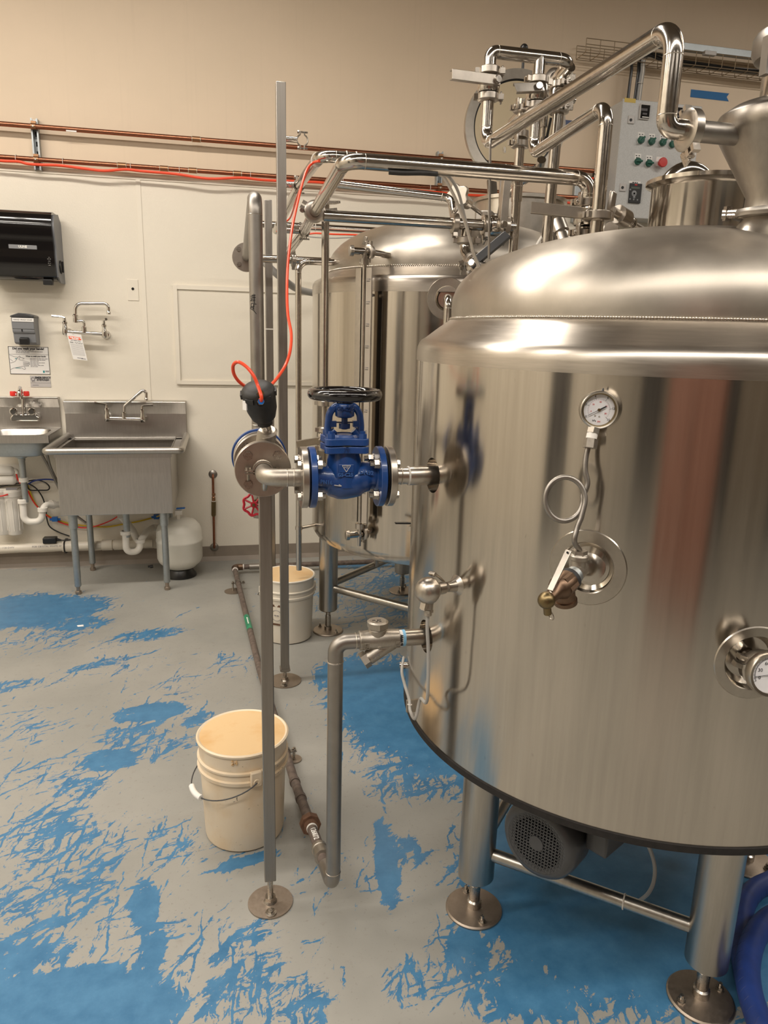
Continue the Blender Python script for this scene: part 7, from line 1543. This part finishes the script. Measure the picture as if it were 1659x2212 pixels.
for px, py in ((1391, 242), (1461, 247)):
    kbox(px, py, 0.076, 0.098, 0.012, 'paper_grey', 'display_frame'); kbox(px + 0.6, py + 0.4, 0.066, 0.084, 0.015, 'black_gloss', 'display')
    kbox(px + 0.5, py - 15, 0.076, 0.018, 0.002, 'paper', 'printed_label')
    q = K(px + 1, py - 5, 0.0155); text('8888', 0.024, q, XA, ZA, 'ink_grey', dr_); text('8888', 0.017, K(px + 2, py + 4, 0.0155), XA, ZA, 'ink_grey', dr_)
    kbox(px + 0.8, py + 12.5, 0.052, 0.007, 0.016, 'ink_white', 'button_row')
for px, py, w1 in ((1384, 303, 1), (1407, 306, 1), (1431, 308, 1), (1452, 312, 0), (1377, 349, 2), (1401, 353, 2)):
    kbox(px + 0.5, py - 5, 0.048, 0.072, 0.002, 'paper', 'switch_label')
    q = K(px, py, 0.002); marks(dr_, K(px - 3.5, py - 13, 0.0025), XA, ZA, [(0, 0.010), (0.004, 0.026)], 0.0075, 'ink'); marks(dr_, K(px + 2.5, py - 12.6, 0.0025), XA, ZA, [(0, 0.010)], 0.0075, 'ink')
    sw = O('switch', MB().lathe([(0.024, 0), (0.024, 0.012), (0.0225, 0.016), (0.020, 0.020), (0.001, 0.020)], q, -YA, 28), 'green_knob', dr_, label='green selector switch')
    a = {0: 0.0, 1: radians(40), 2: radians(0)}[w1]; d = XA * sin(a) + ZA * cos(a) if w1 == 1 else XA
    if w1: O('switch_pointer', MB().bar(q - YA * 0.024 - d * 0.022, q - YA * 0.024 + d * 0.026, 0.013, 0.014, up=YA), 'green_knob', dr_, bevel=0.003)
kbox(1424, 349, 0.050, 0.060, 0.002, 'paper', 'switch_label')
q = K(1426, 353, 0.002); O('emergency_button', MB().lathe([(0.018, 0), (0.018, 0.022), (0.031, 0.026), (0.032, 0.040), (0.029, 0.044), (0.001, 0.045)], q, -YA, 36), 'estop', dr_, label='red mushroom stop button')
kbox(1371, 418, 0.090, 0.128, 0.012, 'ink', 'drive_panel'); kbox(1371, 394, 0.090, 0.015, 0.002, 'paper', 'printed_label'); marks(dr_, K(1366, 394, 0.0026), XA, ZA, [(0, 0.014, 0.010, 0.008)], 0.009, 'ink')
kbox(1372, 400, 0.020, 0.009, 0.014, 'estop', 'red_badge'); kbox(1371, 406.5, 0.066, 0.014, 0.013, 'lcd', 'lcd_screen'); kbox(1404, 394, 0.05, 0.012, 0.002, 'paper', 'printed_label')
for px, py, r in ((1370, 418, 0.020), (1370, 418, 0.009), (1370, 426, 0.009), (1361, 430, 0.006), (1369, 431, 0.006), (1377, 432, 0.006), (1362, 409.5, 0.006)):
    q = K(px, py, 0.0135); O('key', MB().lathe([(r, 0), (r, 0.002), (r * 0.7, 0.003)], q + YA * 0.002, -YA, 20), 'grey_plastic', dr_)
q = K(1361, 217); O('yellow_sticker', MB().box((q.x - 0.042, ky - 0.001, q.z - 0.013), (q.x + 0.042, ky + 0.002, q.z + 0.013)), 'tape_yellow', dr_, smooth=0)
kbox(1492, 236, 0.06, 0.018, 0.002, 'paper', 'printed_label'); marks(dr_, K(1488, 236, 0.0026), XA, ZA, [(0, 0.016, 0.012)], 0.009, 'ink')
# wire cable tray
ty0, ty1 = D - 0.17, D - 0.03; tz0 = WY(1265, 113, ty0).z; tzt = WY(1266, 82, ty0).z; tx0 = WY(1265, 110, ty0).x; tx1 = R_['x1'] - 0.05
tz1 = tz0 + 0.085
ct = T('cable_tray', 'wire basket cable tray along the top of the tan wall at the right', 'tray', ((tx0 + tx1) / 2, D, tz0))
wr = MB(); xx = tx0
for yy_, zz_ in ((ty0, tz0), (ty0, tz0 + 0.05), (ty0, tz1), (ty1, tz1), (ty1, tz0 + 0.05), (ty1, tz0), (ty0 + 0.053, tz0), (ty0 + 0.107, tz0)):
    wr.tube([(tx0, yy_, zz_), (tx1, yy_, zz_)], 0.0026, 6)
O('long_wires', wr, 'wire', ct, kind='stuff')
rib = None; k = 0
while xx < tx1:
    m = MB().tube([(xx, ty0, tz1), (xx, ty0, tz0), (xx, ty1, tz0), (xx, ty1, tz1)], 0.0026, 6, bend=0.012, seg=3)
    if rib is None: rib = O('cross_wire', m, 'wire', ct); rx = wpos(rib).x
    else: again(rib, ct, (wpos(rib).x + (xx - tx0), wpos(rib).y, wpos(rib).z))
    xx += 0.104
st0 = WY(1457, 82, D - 0.10); O('support_channel', MB().box((WY(1380, 80, D - 0.1).x, D - 0.145, tz1 + 0.012), (tx1, D - 0.10, tz1 + 0.056)), 'galv', ct, smooth=0, bevel=0.002)
q = WY(1535, 103, ty0); O('tray_clip', MB().box((q.x - 0.04, ty0 - 0.004, tz1 - 0.012), (q.x + 0.05, ty0 + 0.03, tz1 + 0.014)), 'paper_grey', ct, bevel=0.002)
tcb = T('tray_cables', 'bundle of grey and black cables lying in the wire tray and dropping into the cabinet', 'cable', (3.6, D - 0.1, tz0))
for k in range(7):
    y0 = ty0 + 0.03 + 0.016 * (k % 4); z0 = tz0 + 0.012 + 0.014 * (k // 4); r = 0.0065; mt = ('grey_cable', 'black', 'grey_cable', 'white_cable', 'black', 'grey_cable', 'grey_cable')[k]
    xd = WY((1366, 1384, 1388, 1391, 1380, 1386, 1393)[k], 150, D - 0.12).x
    pts = [V((tx1 - 0.1, y0, z0))] + [V((xd + 0.25 + i * 0.28, y0 + 0.006 * sin(i * 2.1 + k), z0 + 0.005 * sin(i * 1.7 + k * 2))) for i in range(7, -1, -1)] + [V((xd + 0.09, y0, z0 + 0.03)), V((xd + 0.01, D - 0.10, tz0 + 0.03)), V((xd, D - 0.11, tz0 - 0.06)), V((xd - 0.004, D - 0.11, (tz0 + kz1) / 2)), V((xd - 0.008, D - 0.11, kz1 - 0.006))]
    O('cable', MB().tube(spline(pts, 5), 0.010 if k == 0 else r, 8), 'black' if k == 0 else mt, tcb)
for z in (tz0 - 0.13, tz0 - 0.25): O('cable_tie', MB().ring((WY(1387, 150, D - 0.12).x, D - 0.11, z), ZA, 0.020, 0.002, 20, 6, ), 'white_cable', tcb)
a, b = WY(1493, 193, D - 0.002), WY(1575, 213, D - 0.002); c_ = WY(1577, 199, D - 0.002)
tl_ = MB().prism([(0, 0), (b.x - a.x - 0.004, -0.014 * 0), (b.x - a.x - 0.022, -0.025), (b.x - a.x, -0.052), (0.0, -0.05)][::-1], (a.x, D - 0.0015, a.z), XA, ZA, 0.001)
O('wall_tape', tl_, 'tape', None, 'strip of blue masking tape stuck high on the tan wall at the right', 'tape', smooth=0)
O('debris', MB().add([WZ(166, 1351, 0.001), WZ(180, 1349, 0.001), WZ(181, 1353, 0.001), WZ(168, 1354, 0.001), WZ(170, 1350, 0.004), WZ(178, 1350, 0.004)], [(0, 1, 2, 3), (0, 4, 5, 1), (3, 2, 5, 4), (0, 3, 4), (1, 5, 2)]), 'paper', None, 'tiny scrap of pink-white paper on the blue floor patch in front of the sinks', 'scrap', smooth=0)
